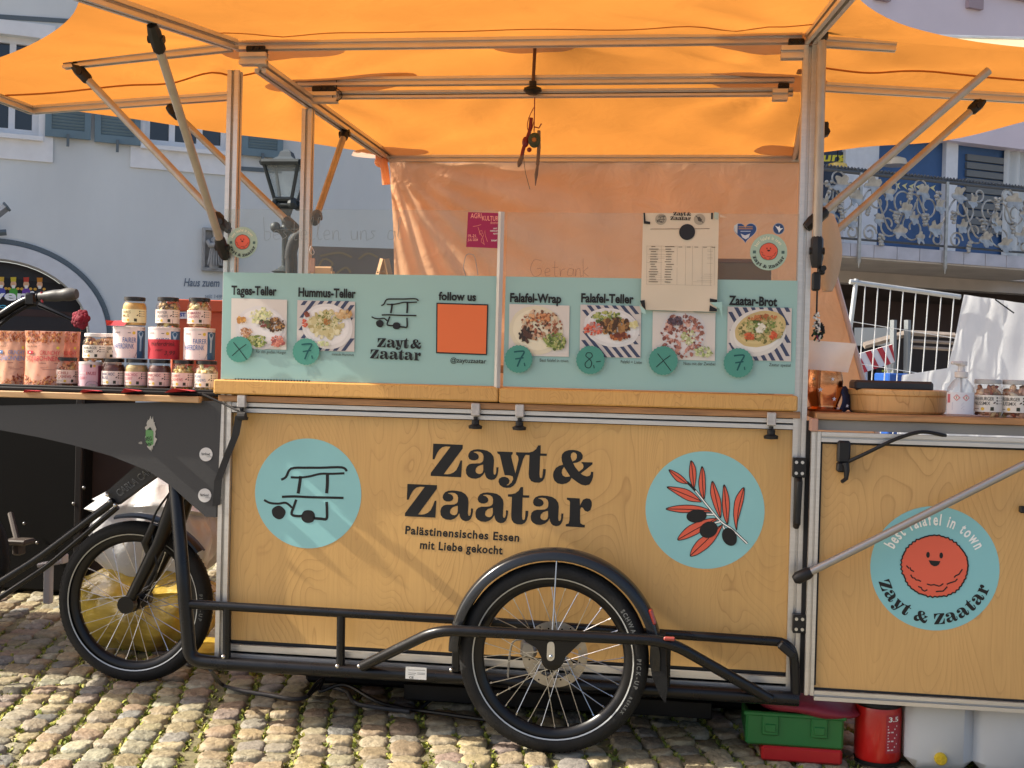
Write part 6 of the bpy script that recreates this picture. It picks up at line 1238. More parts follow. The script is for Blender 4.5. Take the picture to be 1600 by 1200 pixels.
pouch('salmon nut pouch half hidden behind the chili cashew jar', 80, 124, 518, 606, 3.54, 'd08a72', 'c03440', 3, ('CRUNCHY', 'SOJABOHNEN'))
pouch('dark red pouch cut by the left picture edge', -52, 0, 540, 608, 3.50, '8a3a30', 'd8c0a0', 4, ('CRUNCHY', 'NUSSMIX'))
# ------------------------------------------------------------------ cargo bicycle behind the table
YB = 4.25
bk = thing('bicycle', 'black cargo bicycle with a worn grey handlebar grip behind the nut pouches', 'bicycle', (-2.35, YB, 0))
P_ = lambda x, y, dy=0: at(x, y, YB+dy)
q = MB(); q.tube(smooth_pts([P_(-120, 560, .1), P_(-40, 520, .05), P_(0, 494), P_(26, 477), P_(44, 468), P_(60, 464)], 6), .016, 12); q.tube(smooth_pts([P_(-60, 560, .02), P_(0, 507), P_(40, 480), P_(58, 476)], 6), .007, 8); q.build('handlebar', BLACK, bk, True)
q = MB(); g0, g1 = P_(62, 464), P_(120, 459); n_ = 10; q.tube([g0+(g1-g0)*i/n_ for i in range(n_+1)], [.017, .018, .019, .0205, .022, .022, .0215, .024, .025, .023, .018], 14); q.build('grip', mat('worn_grip', (.085, .085, .08), .45, var=.3, vscale=20), bk, True)
q = MB(); q.tube([P_(65, 456, -.01), P_(66, 476, -.01)], .0045, 8); q.build('grip_ring', mat('ring_red', (.4, .03, .05), .4), bk)
q = MB(); q.box(P_(50, 468), (.045, .04, .05), .008); q.tube(smooth_pts([P_(62, 478, -.02), P_(80, 484, -.03), P_(100, 492, -.03), P_(114, 500, -.03)], 5), [.010]*4*1+[.008]*12, 8) if False else q.tube([P_(62, 476, -.02), P_(80, 484, -.03), P_(100, 493, -.03), P_(116, 501, -.03)], [.011, .009, .008, .007], 8); q.build('brake_lever', BLACK, bk, True)
q = MB(); q.tube([P_(-120, 545, .1), P_(-70, 640, .1), P_(-30, 800, .1)], .022, 10); q.tube([P_(-30, 800, .1), P_(-160, 930, .1)], .022, 10); q.build('bicycle_frame', BLACK, bk, True)
make_wheel('wheel', (P_(-30, 800).x-.2, YB+.1, .26), disc=0, parent=bk)
ro = thing('cloth_rose', 'dark red plush rose hanging at the end of the brake lever', 'flower', P_(127, 515)); q = MB(); rc = P_(127, 499, -.03); rg = random.Random(3)
for i in range(26):
    a_ = i*2.4; r_ = .0045*math.sqrt(i)*1.25; q.sphere(rc+Vector((r_*math.cos(a_), -.012+r_*.35, r_*math.sin(a_))), .013, 7, 5, (1, .5, 1), Matrix.Rotation(a_, 3, 'Y'))
q.build('petals', mat('rose_red', (.20, .006, .022), .8, var=.3, vscale=60), ro, True); q = MB(); q.tube([rc, rc+Vector((.004, 0, -.045))], .006, 6); q.build('stem', BLACK, ro)
# red kiosk box with a blue sign behind the jars
kp = Plane((-2.3, 6.2, 0), 8.1); kr = px_rect(kp, 268, 471, 420, 640); kzb = thing('red_cabinet', 'orange red market cabinet with a small blue and white sign behind the jars', 'cabinet', kp.P(kr[0], 0)); KM = mat('cabinet_red', (.50, .075, .02), .45, var=.06)
q = MB(); wbox(q, kp, kr[0], kr[2], 0, kr[1], -.6, 0, .01); q.build('body', KM, kzb); q = MB(); wbox(q, kp, kr[0]-.02, kr[2]+.02, kr[1]-.05, kr[1]+.012, -.6, .02, .004); q.build('lid', KM, kzb)
q = MB(); km = lambda a, b, d=0.0: kp.hit(a, b)+kp.n*(d+.004)
q.flat([[(270, 487), (298, 487), (298, 498), (270, 498)]], km, .004, lin('e4e6ea')); q.flat([[(271, 488.5), (278, 488.5), (278, 496.5), (271, 496.5)]], km, .008, lin('7c9c98')); put_text(q, 'ST', (281.5, 494.5), (291, 494.5), -5.2, km, .008, lin('2246a0'), .04); q.build('cabinet_sign', PR, kzb)
# dark cloth-covered boxes that stand behind the table and the front wheel
DK = mat('black_box_cloth', (.004, .004, .004), .8, spec=.2, var=.4, vscale=5)
b1 = thing('flight_case', 'black flight case on the cobbles behind the display table', 'case', (-3.3, 5.35, 0))
xa, xb = at(-260, 880, 5.0).x, at(128, 880, 5.0).x; q = MB(); q.box(((xa+xb)/2, 5.25, .44), (xb-xa, .5, .86), .01); q.build('case_body', DK, b1)
q = MB(); 
for x in (xa+.02, xb-.02): q.box((x, 5.0, .44), (.03, .03, .88), .004)
q.build_pieces('corner_edge', mat('case_edge', (.02, .018, .018), .4), b1); q = MB()
for x, y in ((38, 818), (131, 762), (115, 787), (58, 848)): q.sphere(at(x, y, 4.985), .008, 8, 6)
q.build_pieces('rivet', mat('rivet', (.25, .25, .25), .3, .9), b1, True)
b2 = thing('plank_board', 'dark brown board standing behind the front wheel', 'board', (-2.6, 5.2, 0)); xa, xb = at(128, 800, 5.1).x, at(232, 800, 5.1).x; q = MB(); q.box(((xa+xb)/2, 5.1, .42), (xb-xa, .04, .84), .004); o = q.build('board_panel', mat('brown_board', (.030, .017, .013), .6, var=.3, vscale=4), b2); q = MB(); q.box(((xa+xb)/2-.2, 5.075, .42), (.05, .02, .84), .003); q.build('batten', mat('brown_batten', (.02, .012, .01), .6), b2)
q = MB(); pc = at(30, 846, 4.7); q.box(pc, (.10, .09, .022), .006); q.box(pc+Vector((0, 0, -.03)), (.035, .05, .05), .006); q.tube([pc+Vector((0, .0, -.03)), pc+Vector((-.1, .1, .10))], .012, 8); o = q.build('bicycle_pedal', mat('pedal_dark', (.06, .045, .035), .5)); tag(o, 'dark bicycle pedal seen against the black case', 'pedal')
q = MB(); pc = at(80, 880, 4.5); q.box(pc, (.10, .05, .018), .005, Matrix.Rotation(R(-12), 3, 'Y')); q.box(pc+Vector((.055, 0, .02)), (.012, .05, .035), .004); q.box(pc+Vector((-.01, .0, -.08)), (.03, .03, .16), .004); o = q.build('kick_stand', mat('pale_stand', (.45, .42, .40), .5)); tag(o, 'pale metal kick stand lying behind the drawbar tubes', 'stand')
# unseen slatted box, added at the left to cast broken shade
tx = thing('shadow_caster_box', 'unseen black slatted box added left of the display table to cast shade', 'box', (-3.6, 4.05, 0)); q = MB()
for i in range(6): q.box((-3.55, 4.05, .16+.19*i), (1.1, .86, .155), .008)
q.build('box_slats', DK, tx); q = MB()
for x in (-4.05, -3.05):
    for y in (3.66, 4.44): q.box((x, y, .6), (.05, .05, 1.2), .004)
q.build_pieces('corner_post', DK, tx)
# ---- plastic sacks behind the front wheel
def sack(label, cx_, w_, d_, h_, Y, m, seed, z0=0.0):
    rg = random.Random(seed); ph = [rg.uniform(0, 6) for _ in range(6)]
    def fn(u, v):
        t = 2*math.pi*u; vv = math.sin(math.pi*min(1, .06+v*.94))**.45 if v < .75 else (1-(v-.75)/.25*.55); vv = max(.02, vv if v < .995 else .05)
        k = 1+.07*math.sin(5*t+ph[0]+v*4)+.05*math.sin(11*t+ph[1]-v*7)+.03*math.sin(19*t+ph[2]+v*11)
        e = 3; ct, st = math.cos(t), math.sin(t); den = (abs(ct)**e+abs(st)**e)**(-1/e)
        return Vector((cx_+w_/2*k*vv*ct*den, Y+d_/2*k*vv*st*den, z0+h_*v*(1+.05*math.sin(3*t+ph[3]))+.004))
    q = MB(); q.grid(fn, 64, 24); o = q.build('plastic_sack', m, None, True, ang=80); return tag(o, label, 'sack')
YLW = mat('yellow_sack', (.52, .36, .06), .2, var=.5, vscale=6, bump=1.0, bscale=12, coat=.4, stretch=(1, 1, 2.5)); WHS = mat('white_sack', (.62, .62, .63), .3, var=.06, vscale=6, bump=1.0, bscale=10, coat=.2)
sx = at(215, 1000, 4.15).x; sack('yellow plastic sack on the cobbles behind the front wheel', sx+.03, .50, .30, .29, 4.16, YLW, 3); sack('crumpled white plastic sack on top of the yellow one behind the front wheel', sx+.05, .48, .28, .36, 4.18, WHS, 5, .24); sack('small yellow plastic sack between the front wheel and the floor of the cart', at(360, 1040, 3.95).x, .42, .24, .075, 4.02, YLW, 9)
# ================================================================== THINGS ON THE RIGHT SHELF
SZ = shelf_z+.0005; YS2 = 3.44
wb = thing('wooden_bowl', 'round wooden bowl with a wide rim on the right shelf', 'bowl', (at(1400, 650, YS2+.08).x, YS2+.08, SZ))
bx0, bx1 = at(1324, 630, YS2+.08).x, at(1481, 630, YS2+.08).x; br_ = (bx1-bx0)/2; bc = Vector(((bx0+bx1)/2, YS2+.08, SZ)); hb_ = .066
q = MB(); q.lathe([(0, 0), (br_*.90, 0), (br_*.95, .006), (br_*.965, hb_*.6), (br_*.97, hb_*.72), (br_, hb_*.76), (br_*1.01, hb_*.86), (br_, hb_*.96), (br_*.96, hb_), (br_*.92, hb_*.97), (br_*.90, .012), (0, .010)], bc, 56, sy=.75); q.build('bowl_body', ply_mat('bowl_wood', 'dcaa68', 'a06a34', 8.0, (5, 5, 2.0), 8.0), wb, True, ang=35)
q = MB(); bt = bc+Vector((0, 0, hb_*.9)); q.box(bt+Vector((-.02, .0, .016)), (br_*1.55, .12, .028), .006); o = q.build('black_tray', mat('tray_dark', (.018, .02, .026), .4)); tag(o, 'flat black box lying inside the wooden bowl', 'box')
# hand sanitiser
sc_ = Vector((at(1500, 655, 3.40).x, 3.40, SZ)); sb = thing('pump_bottle', 'clear pump bottle with hazard label between the wooden bowl and the nut jars', 'bottle', sc_)
r_ = .037; H_ = .088; CLR = glass_mat('clear_bottle', (.93, .95, .97), .25, .12, (.7, .75, .8), .04)
q = MB(); q.lathe([(0, .001), (r_*.95, .001), (r_, .006), (r_, H_*.70), (r_*.93, H_*.85), (r_*.62, H_*1.05), (r_*.38, H_*1.14), (r_*.34, H_*1.22)], sc_, 28, sy=.75); q.build('bottle_body', CLR, sb, True, ang=60)
q = MB(); q.lathe([(r_*.40, H_*1.16), (r_*.46, H_*1.18), (r_*.46, H_*1.34), (r_*.25, H_*1.36), (r_*.22, H_*1.52), (r_*.40, H_*1.54), (r_*.40, H_*1.66), (0, H_*1.67)], sc_, 20); q.box(sc_+Vector((-.012, -.01, H_*1.61)), (.035, .013, .009), .003); q.tube([sc_+Vector((0, 0, H_*1.16)), sc_+Vector((.004, 0, .01))], .003, 6); q.build('pump_head', mat('pump_white', (.60, .57, .56), .4), sb, True)
q = MB(); m = cyl_map(sc_, r_, facing(sc_)-.0); m0 = m; m = lambda u, v, d=0.0: Vector((m0(u, v, d).x, sc_.y+(m0(u, v, d).y-sc_.y)*.75-.0006, m0(u, v, d).z))
band(q, m, -r_*1.15, r_*1.15, H_*.06, H_*.72, .0006, lin('cfd0d8'))
for u in (-.008, .016): q.flat([[(u-.009, H_*.56), (u, H_*.46), (u+.009, H_*.56), (u, H_*.66)]], m, .0012, lin('c23a3a')); q.flat([[(u-.006, H_*.56), (u, H_*.49), (u+.006, H_*.56), (u, H_*.63)]], m, .0017, WHT); q.flat([[(u-.0014, H_*.53), (u+.0014, H_*.53), (u+.001, H_*.60), (u-.001, H_*.60)]], m, .0022, INK)
q.flat([[(-r_*1.0, H_*.40), (-r_*.72, H_*.40), (-r_*.72, H_*.66), (-r_*1.0, H_*.66)]], m, .0012, lin('b8606c'))
for i in range(7): q.flat([[(-r_*.55, H_*(.40-.035*i)), (r_*(.3-.07*(i % 3)), H_*(.40-.035*i)), (r_*(.3-.07*(i % 3)), H_*(.414-.035*i)), (-r_*.55, H_*(.414-.035*i))]], m, .0012, lin('7c84a8'))
q.build('hazard_label', PR, sb)
for i, (x, lb) in enumerate(((1542, 'jar of mixed nuts next to the pump bottle on the right shelf'), (1586, 'jar of mixed nuts cut off by the right picture edge'))):
    make_jar(lb, (at(x, 655, 3.42).x, 3.42, SZ), .0385, .100, LIDG, 'b98a6a d0a98a 8a4a34 e0c4a0 a06a4c', 'dcd6cc', [('FREIBURGER', .98), ('NUSSMIX', .8)], '2a2a28', 20+i, 'nut jars on the right shelf', None, -.08 if i else .05)
# copper lamp with stars, cloth and beads hanging above it
cl = Vector((at(1287, 640, 3.50).x, 3.50, SZ)); lm = thing('copper_pot', 'shiny copper pot with white star cut outs beside the right post', 'pot', cl); pr_ = (at(1316, 600, 3.5).x-at(1259, 600, 3.5).x)/2
q = MB(); q.lathe([(0, .0), (pr_*1.02, 0), (pr_*1.05, .006), (pr_*.80, .012), (pr_*.78, .018), (pr_*.98, .045), (pr_*1.02, .085), (pr_*.92, .115), (pr_*.94, .120)], cl, 36); q.build('pot_body', mat('copper', (.62, .26, .12), .16, 1.0, bump=.15, bscale=30), lm, True, ang=35)
q = MB(); m = cyl_map(cl, pr_*1.0, facing(cl))
for (u, v, s) in ((-.01, .06, .008), (.022, .09, .006), (.028, .035, .007), (-.03, .09, .005)):
    q.flat([[(u+s*(1 if i % 2 == 0 else .4)*math.sin(math.pi*i/5), v+s*(1 if i % 2 == 0 else .4)*math.cos(math.pi*i/5)) for i in range(10)]], m, .002, lin('d8d8e0'))
q.build('stars', PR, lm)
fl = thing('folded_cloth', 'dark blue cloth with white stars between the copper pot and the bowl', 'cloth', cl+Vector((pr_+.02, .01, 0))); q = MB(); q.grid(lambda u, v: cl+Vector((pr_*.75+.055*u+.01*math.sin(v*4), -.02+.05*u-.006*math.sin(u*9), .001+.085*v*(1-.4*u)+.004*math.sin(u*14))), 14, 8); q.build('cloth_sheet', mat('navy_cloth', (.015, .022, .06), .8), fl, True)
q = MB(); 
for (u, v) in ((.3, .25), (.6, .5), (.75, .15)):
    ct = cl+Vector((pr_*.75+.055*u+.01*math.sin(v*4), -.02+.05*u-.006*math.sin(u*9)-.003, .001+.085*v*(1-.4*u)+.004*math.sin(u*14))); q.add([ct+Vector((.006*(1 if i % 2 == 0 else .4)*math.sin(math.pi*i/5), 0, .006*(1 if i % 2 == 0 else .4)*math.cos(math.pi*i/5))) for i in range(10)], [tuple(range(10))], lin('d8d8de'))
q.build('white_stars', PR, fl)
wc_ = thing('paper_towel', 'white paper sheet hanging over the copper pot', 'paper', at(1300, 555, 3.46)); q = MB()
A_ = [at(1263, 531, 3.43), at(1338, 537, 3.43), at(1326, 582, 3.45), at(1262, 577, 3.45)]; q.grid(lambda u, v: (A_[0]*(1-u)+A_[1]*u)*(1-v)+(A_[3]*(1-u)+A_[2]*u)*v+Vector((0, .008*math.sin(u*6+v*2)-.004*math.sin(v*5), 0)), 14, 8); q.build('paper_sheet', cloth_mat('white_tissue', (.88, .85, .82), .45, .1, 20), wc_, True)
bd2 = thing('beaded_tassel', 'black and white beaded tassel on a cord under the right pole clamp', 'tassel', at(1276, 500, 3.42)); q = MB(); q.tube([at(1277, 447, 3.40), at(1276, 490, 3.41)], .0025, 6); q.build('cord', BLACK, bd2)
q = MB(); rg = random.Random(6)
for i in range(34): a_ = at(1275+rg.uniform(-4, 5), 489+i*.9, 3.41+rg.uniform(-.008, .008)); q.sphere(a_, .0036, 7, 5, col=lin(rg.choice(['e8e4dc', 'd8d4cc', '2a2a2c'])))
q.build('bead_string', print_mat('beads', .3, .6), bd2, True)
q = MB(); 
for i in range(40): a_ = at(1279+rg.uniform(-8, 9), 503+rg.uniform(0, 22), 3.43+rg.uniform(-.01, .01)); q.tube([a_, a_+Vector((rg.uniform(-.01, .01), 0, -.016))], .0028, 5, col=lin(rg.choice(['202020', '38543c', '7a2a4a', '16281c', 'c8c4bc'])))
q.build('fringe', print_mat('fringe_cloth', .8), bd2)
# hanging charms from the centre pole
ch = thing('hanging_charms', 'red cord with a green round charm and wooden pendants hanging from the centre pole', 'ornament', (cpx.x, YM-.055, kz-.012)); hp_ = lambda x, y, dy=0: at(x, y, YM-.055+dy)
q = MB(); q.tube([hp_(835.5, 152), hp_(834.5, 206)], .0016, 6); q.tube(smooth_pts([hp_(834, 168), hp_(826, 185), hp_(824, 200), hp_(829, 206), hp_(834, 190), hp_(835, 178)], 5), .0014, 5); q.build('cord', mat('red_cord', (.20, .012, .025), .8), ch)
q = MB(); q.tube(smooth_pts([hp_(830, 184), hp_(828, 203), hp_(823, 218), hp_(818, 232), hp_(815, 246)], 4), [.006]*17, 8); q.sphere(hp_(821, 222), .011, 10, 8, (1, .8, 1.6)); q.sphere(hp_(827, 234), .008, 8, 6); q.tube([hp_(834, 198), hp_(842, 200), hp_(846, 193)], .0022, 6); q.build('red_pendant', mat('red_lacquer', (.16, .006, .015), .35, bump=.3, bscale=80), ch, True)
gc_ = hp_(835, 219, -.008); q = MB(); q.lathe([(0, -.006), (.016, -.006), (.0215, -.002), (.0215, .004), (0, .006)], gc_, 24, 'Y', sx=.92, sy=1.12); o = q.build('round_charm', mat('green_charm', (.035, .06, .035), .5, bump=.6, bscale=150), ch, True, ang=50)
q = MB(); 
for i in range(12): a_ = math.pi*i/6; q.add([gc_+Vector((.003*math.cos(a_+1.57), -.0075, .003*math.sin(a_+1.57))), gc_+Vector((.009*math.cos(a_), -.0072, .009*math.sin(a_))), gc_+Vector((.003*math.cos(a_-1.57), -.0075, .003*math.sin(a_-1.57)))], [(0, 1, 2)], lin('b08a3a' if i % 2 else 'a04a30'))
q.build('charm_star', PR, o)
WDP = mat('carved_wood', (.16, .11, .085), .5, var=.2, vscale=40)
q = MB(); q.tube([hp_(842, 204), hp_(842, 232), hp_(840, 258)], [.0055, .006, .0055], 10); q.tube([hp_(840, 258), hp_(838, 272), hp_(836.5, 290)], [.004, .006, .0012], 8); q.tube([hp_(817, 240), hp_(812, 254), hp_(810, 261)], [.005, .0085, .003], 8); q.tube([hp_(818, 246), hp_(821, 270), hp_(828, 296)], .0011, 5); q.build('wooden_pendants', WDP, ch, True)
tl = MB(); tl.tube(smooth_pts([at(525.5, 122, 3.88), at(525.5, 138, 3.88), at(520, 148, 3.87), at(521, 156, 3.87), at(528, 157, 3.87), at(534, 152, 3.87), at(533, 144, 3.87), at(526, 138, 3.88)], 6), .0016, 6); tag(tl.build('cable_tie', BLACK), 'black cable tie loop on the rear cross beam', 'cable tie')
# clip with a wooden peg on the rear left post
kc = thing('keyring', 'key ring with a pink tag hanging on the rear left post', 'key ring', at(487, 390, 3.88)); q = MB(); q.tube(smooth_pts([at(486, 384, 3.88), at(484, 392, 3.88), at(488, 398, 3.88), at(491, 394, 3.88), at(486, 384, 3.88)], 4), .0015, 5); q.build('ring', STEEL, kc); q = MB(); q.box(at(488, 415, 3.88), (.018, .006, .048), .002); q.build('tag', mat('pink_tag', (.5, .33, .27), .6), kc)
# ================================================================== CURTAIN AT THE BACK OF THE STALL
CUR = cloth_mat('peach_curtain', (.88, .50, .28), .6, .4, 9.0, .08, 3.0)
zc1 = zr_-.012
ct = thing('curtain', 'peach coloured cloth curtain hung along the rear beam', 'curtain', (-.4, YR, zc1))
def cur(u, v):          # u along, v down
    xt = -1.235+1.70*u; xl, xr2 = -1.215+.03*v, .46+.42*v; x = xl+(xr2-xl)*u; x = (x*(1-math.exp(-v*9))+xt*math.exp(-v*9))
    fan_ = math.exp(-u*4.5); f_ = .022*math.sin(u*46+1.2*math.sin(u*11))*(.25+.75*fan_)*(.35+.65*v**.5)+.02*math.sin((u*1.2-v*.9)*7.5+1)*(1-fan_)*(.3+v)*.8
    ang = math.atan2(v*1.45+.02, u*1.7+.02); rad = math.hypot(v*1.45, u*1.7); f_ += .030*math.sin(ang*26)*math.exp(-u*2.6)*min(1, rad*2)
    return Vector((x, YR+.012+f_-.02*v, zc1-1.55*v+.02*math.sin(u*math.pi)*0))
q = MB(); q.grid(cur, 170, 60); q.build('cloth_sheet', CUR, ct, True, ang=80)
q = MB(); q.tube([cur(1, i/30)+Vector((0, -.002, 0)) for i in range(31)], .011, 6); q.build('side_hem', mat('pale_hem', (.60, .50, .48), .8), ct)
q = MB(); q.sphere((-1.262, YR-.02, zc1-.005), .026, 12, 8, (1.1, .9, .9)); q.tube(smooth_pts([(-1.27, YR-.03, zc1+.02), (-1.245, YR-.04, zc1-.02), (-1.235, YR-.03, zc1-.10)], 5), .017, 8); q.build('corner_knot', CUR, ct, True)
# brown crate seen through the glass on the right, in front of the curtain
cr = at(1122, 409, 4.6); cr2 = at(1205, 440, 4.6); q = MB(); q.box(((cr.x+cr2.x)/2, 4.7, cr.z-.2), (cr2.x-cr.x, .2, .40), .004); bc_ = thing('brown_crate', 'dark brown crate standing in front of the curtain behind the glass', 'crate', ((cr.x+cr2.x)/2, 4.7, cr.z-.4)); q.build('crate_body', mat('brown_card', (.12, .085, .055), .7, var=.1), bc_)
q = MB(); q.box(((cr.x+cr2.x)/2, 4.7, cr.z+.004), (cr2.x-cr.x+.01, .21, .016), .003); q.build('crate_rim', mat('brown_rim', (.14, .07, .05), .6), bc_)
rt = thing('rear_table', 'plain wooden rear table inside the stall', 'table', (-.5, 4.65, 0)); q = MB(); q.box((-.4, 4.65, cr.z-.42), (1.5, .35, .03), .003); q.build('tabletop', WOODE, rt)
for x in (-1.1, .3):
    for y in (4.5, 4.8): q = MB(); q.box((x, y, (cr.z-.435)/2), (.04, .04, cr.z-.435)); q.build('leg', WOODE, rt)
# rolled cloth tied to the right post
rl = thing('rolled_cloth', 'rolled pale cloth tied upright behind the right post', 'cloth', at(1292, 460, 3.62)); q = MB()
def roll(u, v):
    y_ = 335+120*v; c0 = at(1290+6*math.sin(v*2.6), y_, 3.62); wd = .027*(.55+.7*math.sin(math.pi*min(1, .15+v*.80)))*(1 if v < .9 else 1-(v-.9)*2.5); t = 2*math.pi*u; return c0+Vector((wd*math.cos(t)*(1+.1*math.sin(5*t+v*6)), .03*math.sin(t), 0))
q.grid(roll, 28, 20); q.build('cloth_roll', cloth_mat('ivory_cloth', (.66, .54, .40), .3, .2, 12), rl, True)
# ================================================================== UNDER THE CART AND UNDER THE DOOR
def px_box(x0, y0, x1, y1, Y): a = at(x0, y0, Y); b = at(x1, y1, Y); return a.x, b.x, b.z, a.z
GH = ground_h(.4, 3.5)+.002
def tray_box(name, label, cat, x0, x1, z0, z1, Y, dp, m, clips=True, group=None, rim=True):
    t_ = thing(name, label, cat, ((x0+x1)/2, Y+dp/2, z0), group); q = MB(); q.box(((x0+x1)/2, Y+dp/2, (z0+z1)/2), (x1-x0, dp, z1-z0), .006); q.build('body', m, t_)
    if rim: q = MB(); q.box(((x0+x1)/2, Y+dp/2, z1-.006), (x1-x0+.012, dp+.012, .012), .003); q.build('lid', m, t_)
    if clips:
        for u in (.25, .75): q = MB(); q.box((x0+(x1-x0)*u, Y-.004, z0+(z1-z0)*.62), (.045, .008, .055), .003); q.box((x0+(x1-x0)*u, Y-.009, z0+(z1-z0)*.55), (.03, .006, .022), .002); q.build('clip', m, t_)
    return t_
RDP = mat('red_plastic', (.42, .012, .014), .35, var=.06); GRP = mat('green_plastic', (.012, .14, .03), .38, var=.05)
YU = 3.40
x0, x1, z0, z1 = px_box(1190, 1165, 1316, 1198, YU); z_r1 = z1
tray_box('red_box', 'low bright red plastic box under the green box', 'box', x0, x1, GH, max(z1, GH+.04), YU, .28, RDP, False, rim=False)
x0, x1, z0b, z1b = px_box(1166, 1110, 1318, 1165, YU); zg0 = max(z1, GH+.04)+.001
tray_box('green_box', 'green plastic tool box with two front clips under the cart corner', 'box', x0, x1, zg0, z1b, YU, .26, GRP)
bg_ = thing('red_bag', 'dark red padded bag lying on the green box', 'bag', ((x0+x1)/2+.05, YU+.1, z1b+.007)); q = MB(); xa, xb = at(1188, 1100, YU).x, at(1345, 1105, YU).x
def bagf(u, v):
    t = 2*math.pi*v; e = math.sin(math.pi*min(max(.02+u*.96, 0), 1))**.35; return Vector((xa+(xb-xa)*u+.006*math.sin(t*2), YU+.07+.10*math.cos(t)*e, z1b+.012+.030*math.sin(t)*e*(1+.12*math.sin(u*13))+.008*math.sin(u*5)))
q.grid(bagf, 36, 24); q.build('bag_body', mat('crimson_cloth', (.20, .012, .03), .55, var=.2, vscale=12, bump=.3, bscale=25), bg_, True, ang=80)
x0, x1, z0, z1 = px_box(1342, 1096, 1414, 1205, YU); ec = Vector(((x0+x1)/2, YU+.07, GH)); er_ = (x1-x0)/2; ex = thing('fire_extinguisher', 'red fire extinguisher cylinder standing under the side door', 'fire extinguisher', ec)
q = MB(); q.lathe([(0, .004), (er_*.9, .004), (er_, .02), (er_, z1-GH-.035), (er_*.95, z1-GH-.02)], ec, 36); q.build('cylinder', mat('extinguisher_red', (.50, .012, .010), .3, coat=.4), ex, True, ang=40)
q = MB(); q.lathe([(er_*.96, z1-GH-.022), (er_*1.01, z1-GH-.016), (er_*.9, z1-GH+.012), (er_*.3, z1-GH+.02), (0, z1-GH+.02)], ec, 28); q.build('black_cap', PLASTIC, ex, True, ang=40); q = MB(); q.lathe([(0, 0), (er_*.98, 0), (er_*1.0, .012)], ec, 28); q.build('foot_ring', PLASTIC, ex, True, ang=40)
q = MB(); m = cyl_map(ec, er_, facing(ec)); hh = z1-GH; band(q, m, er_*.35, er_*1.1, hh*.22, hh*.80, .0006, lin('a8303a')); put_text(q, '3.5', (er_*.45, hh*.70), (er_*.95, hh*.70), hh*.07, m, .0012, WHT, .02)
for i in range(9): q.flat([[(er_*.42, hh*(.62-.045*i)), (er_*(.9-.1*(i % 3)), hh*(.62-.045*i)), (er_*(.9-.1*(i % 3)), hh*(.64-.045*i)), (er_*.42, hh*(.64-.045*i))]], m, .0012, lin('d8c8c8'))
q.build('instruction_label', PR, ex)
CAN = mat('white_canister', (.52, .54, .55), .45, var=.05, vscale=5, bump=.05, bscale=8)
for (xa, xb, lb, cap) in ((1418, 1523, 'translucent white water canister with a yellow tap beside the fire extinguisher', True), (1526, 1640, 'translucent white water canister under the right edge of the side door', False)):
    x0, x1, z0, z1 = px_box(xa, 1098, xb, 1200, YU); t_ = thing('water_canister', lb, 'canister', ((x0+x1)/2, YU+.13, GH), 'water canisters under the side door'); q = MB(); q.box(((x0+x1)/2, YU+.13, (GH+z1+.03)/2), (x1-x0, .26, z1+.03-GH), .030); q.build('canister_body', CAN, t_, True, ang=50)
    if cap:
        cc = at(1470, 1186, YU-.006) if cap else Vector(((x0+x1)/2, YU-.006, GH+.03)); q = MB(); q.lathe([(0, -.008), (.014, -.008), (.0165, -.004), (.0165, .010)], cc, 24, 'Y'); q.box(cc+Vector((0, -.009, 0)), (.022, .004, .004)); q.box(cc+Vector((0, -.009, 0)), (.004, .0042, .022)); q.build('tap', mat('yellow_cap', (.60, .42, .02), .4), t_, True, ang=40)
    q = MB(); q.tube(bend_path([((x0+x1)/2-.05, YU+.13, z1+.028), ((x0+x1)/2-.05, YU+.13, z1+.06), ((x0+x1)/2+.05, YU+.13, z1+.06), ((x0+x1)/2+.05, YU+.13, z1+.028)], .02), .009, 8); q.build('handle', CAN, t_, True)
# black metal ramps and a dark crate row below the floor
BM = mat('ramp_black', (.012, .012, .013), .4, .4, var=.3, vscale=10)
rp_ = thing('folded_ramp', 'black folded steel ramp lying under the cart behind the wheel', 'ramp', (-.1, 3.8, .03)); q = MB(); xa, xb = at(640, 1110, 3.72).x, at(1112, 1120, 3.66).x
q.box(((xa+xb)/2, 3.64, .045), (xb-xa, .02, .05), .003); q.box(((xa+xb)/2, 3.86, .045), (xb-xa, .02, .05), .003); q.build_pieces('side_channel', BM, rp_)
q = MB(); q.box(((xa+xb)/2, 3.75, .05), (xb-xa-.02, .20, .012)); q.build('deck', BM, rp_); q = MB()
for i in range(7): q.box((xa+(xb-xa)*(i+.5)/7, 3.66, .059), (.09, .05, .006), .001)
q.build_pieces('grip_pad', mat('grip_pad', (.10, .10, .095), .6, bump=.5, bscale=120), rp_)
MB().tube([at(650, 1112, 3.62), at(684, 1085, 3.68)], .006, 8).build('ramp_stay', BM, rp_)
dc = thing('crate_row', 'row of dark plastic crates pushed under the cart', 'crate', (-.5, 4.2, 0)); 
for i in range(4):
    q = MB(); xx = -1.02+.37*i; q.box((xx, 3.99, .072), (.355, .36, .135), .01); q.build('crate', mat('dark_crate', (.006, .006, .007), .6, spec=.2), dc)
q = MB(); q.tube(smooth_pts([atZ(480, 1088, .02), atZ(495, 1068, .05), atZ(505, 1062, .06), atZ(500, 1080, .03), atZ(540, 1070, .05), atZ(600, 1100, .015), atZ(700, 1116, .015), atZ(800, 1130, .015)], 6), .006, 8); tag(q.build('power_cable', BLACK, None, True), 'black looped cable on the ground below the middle of the cart', 'cable')
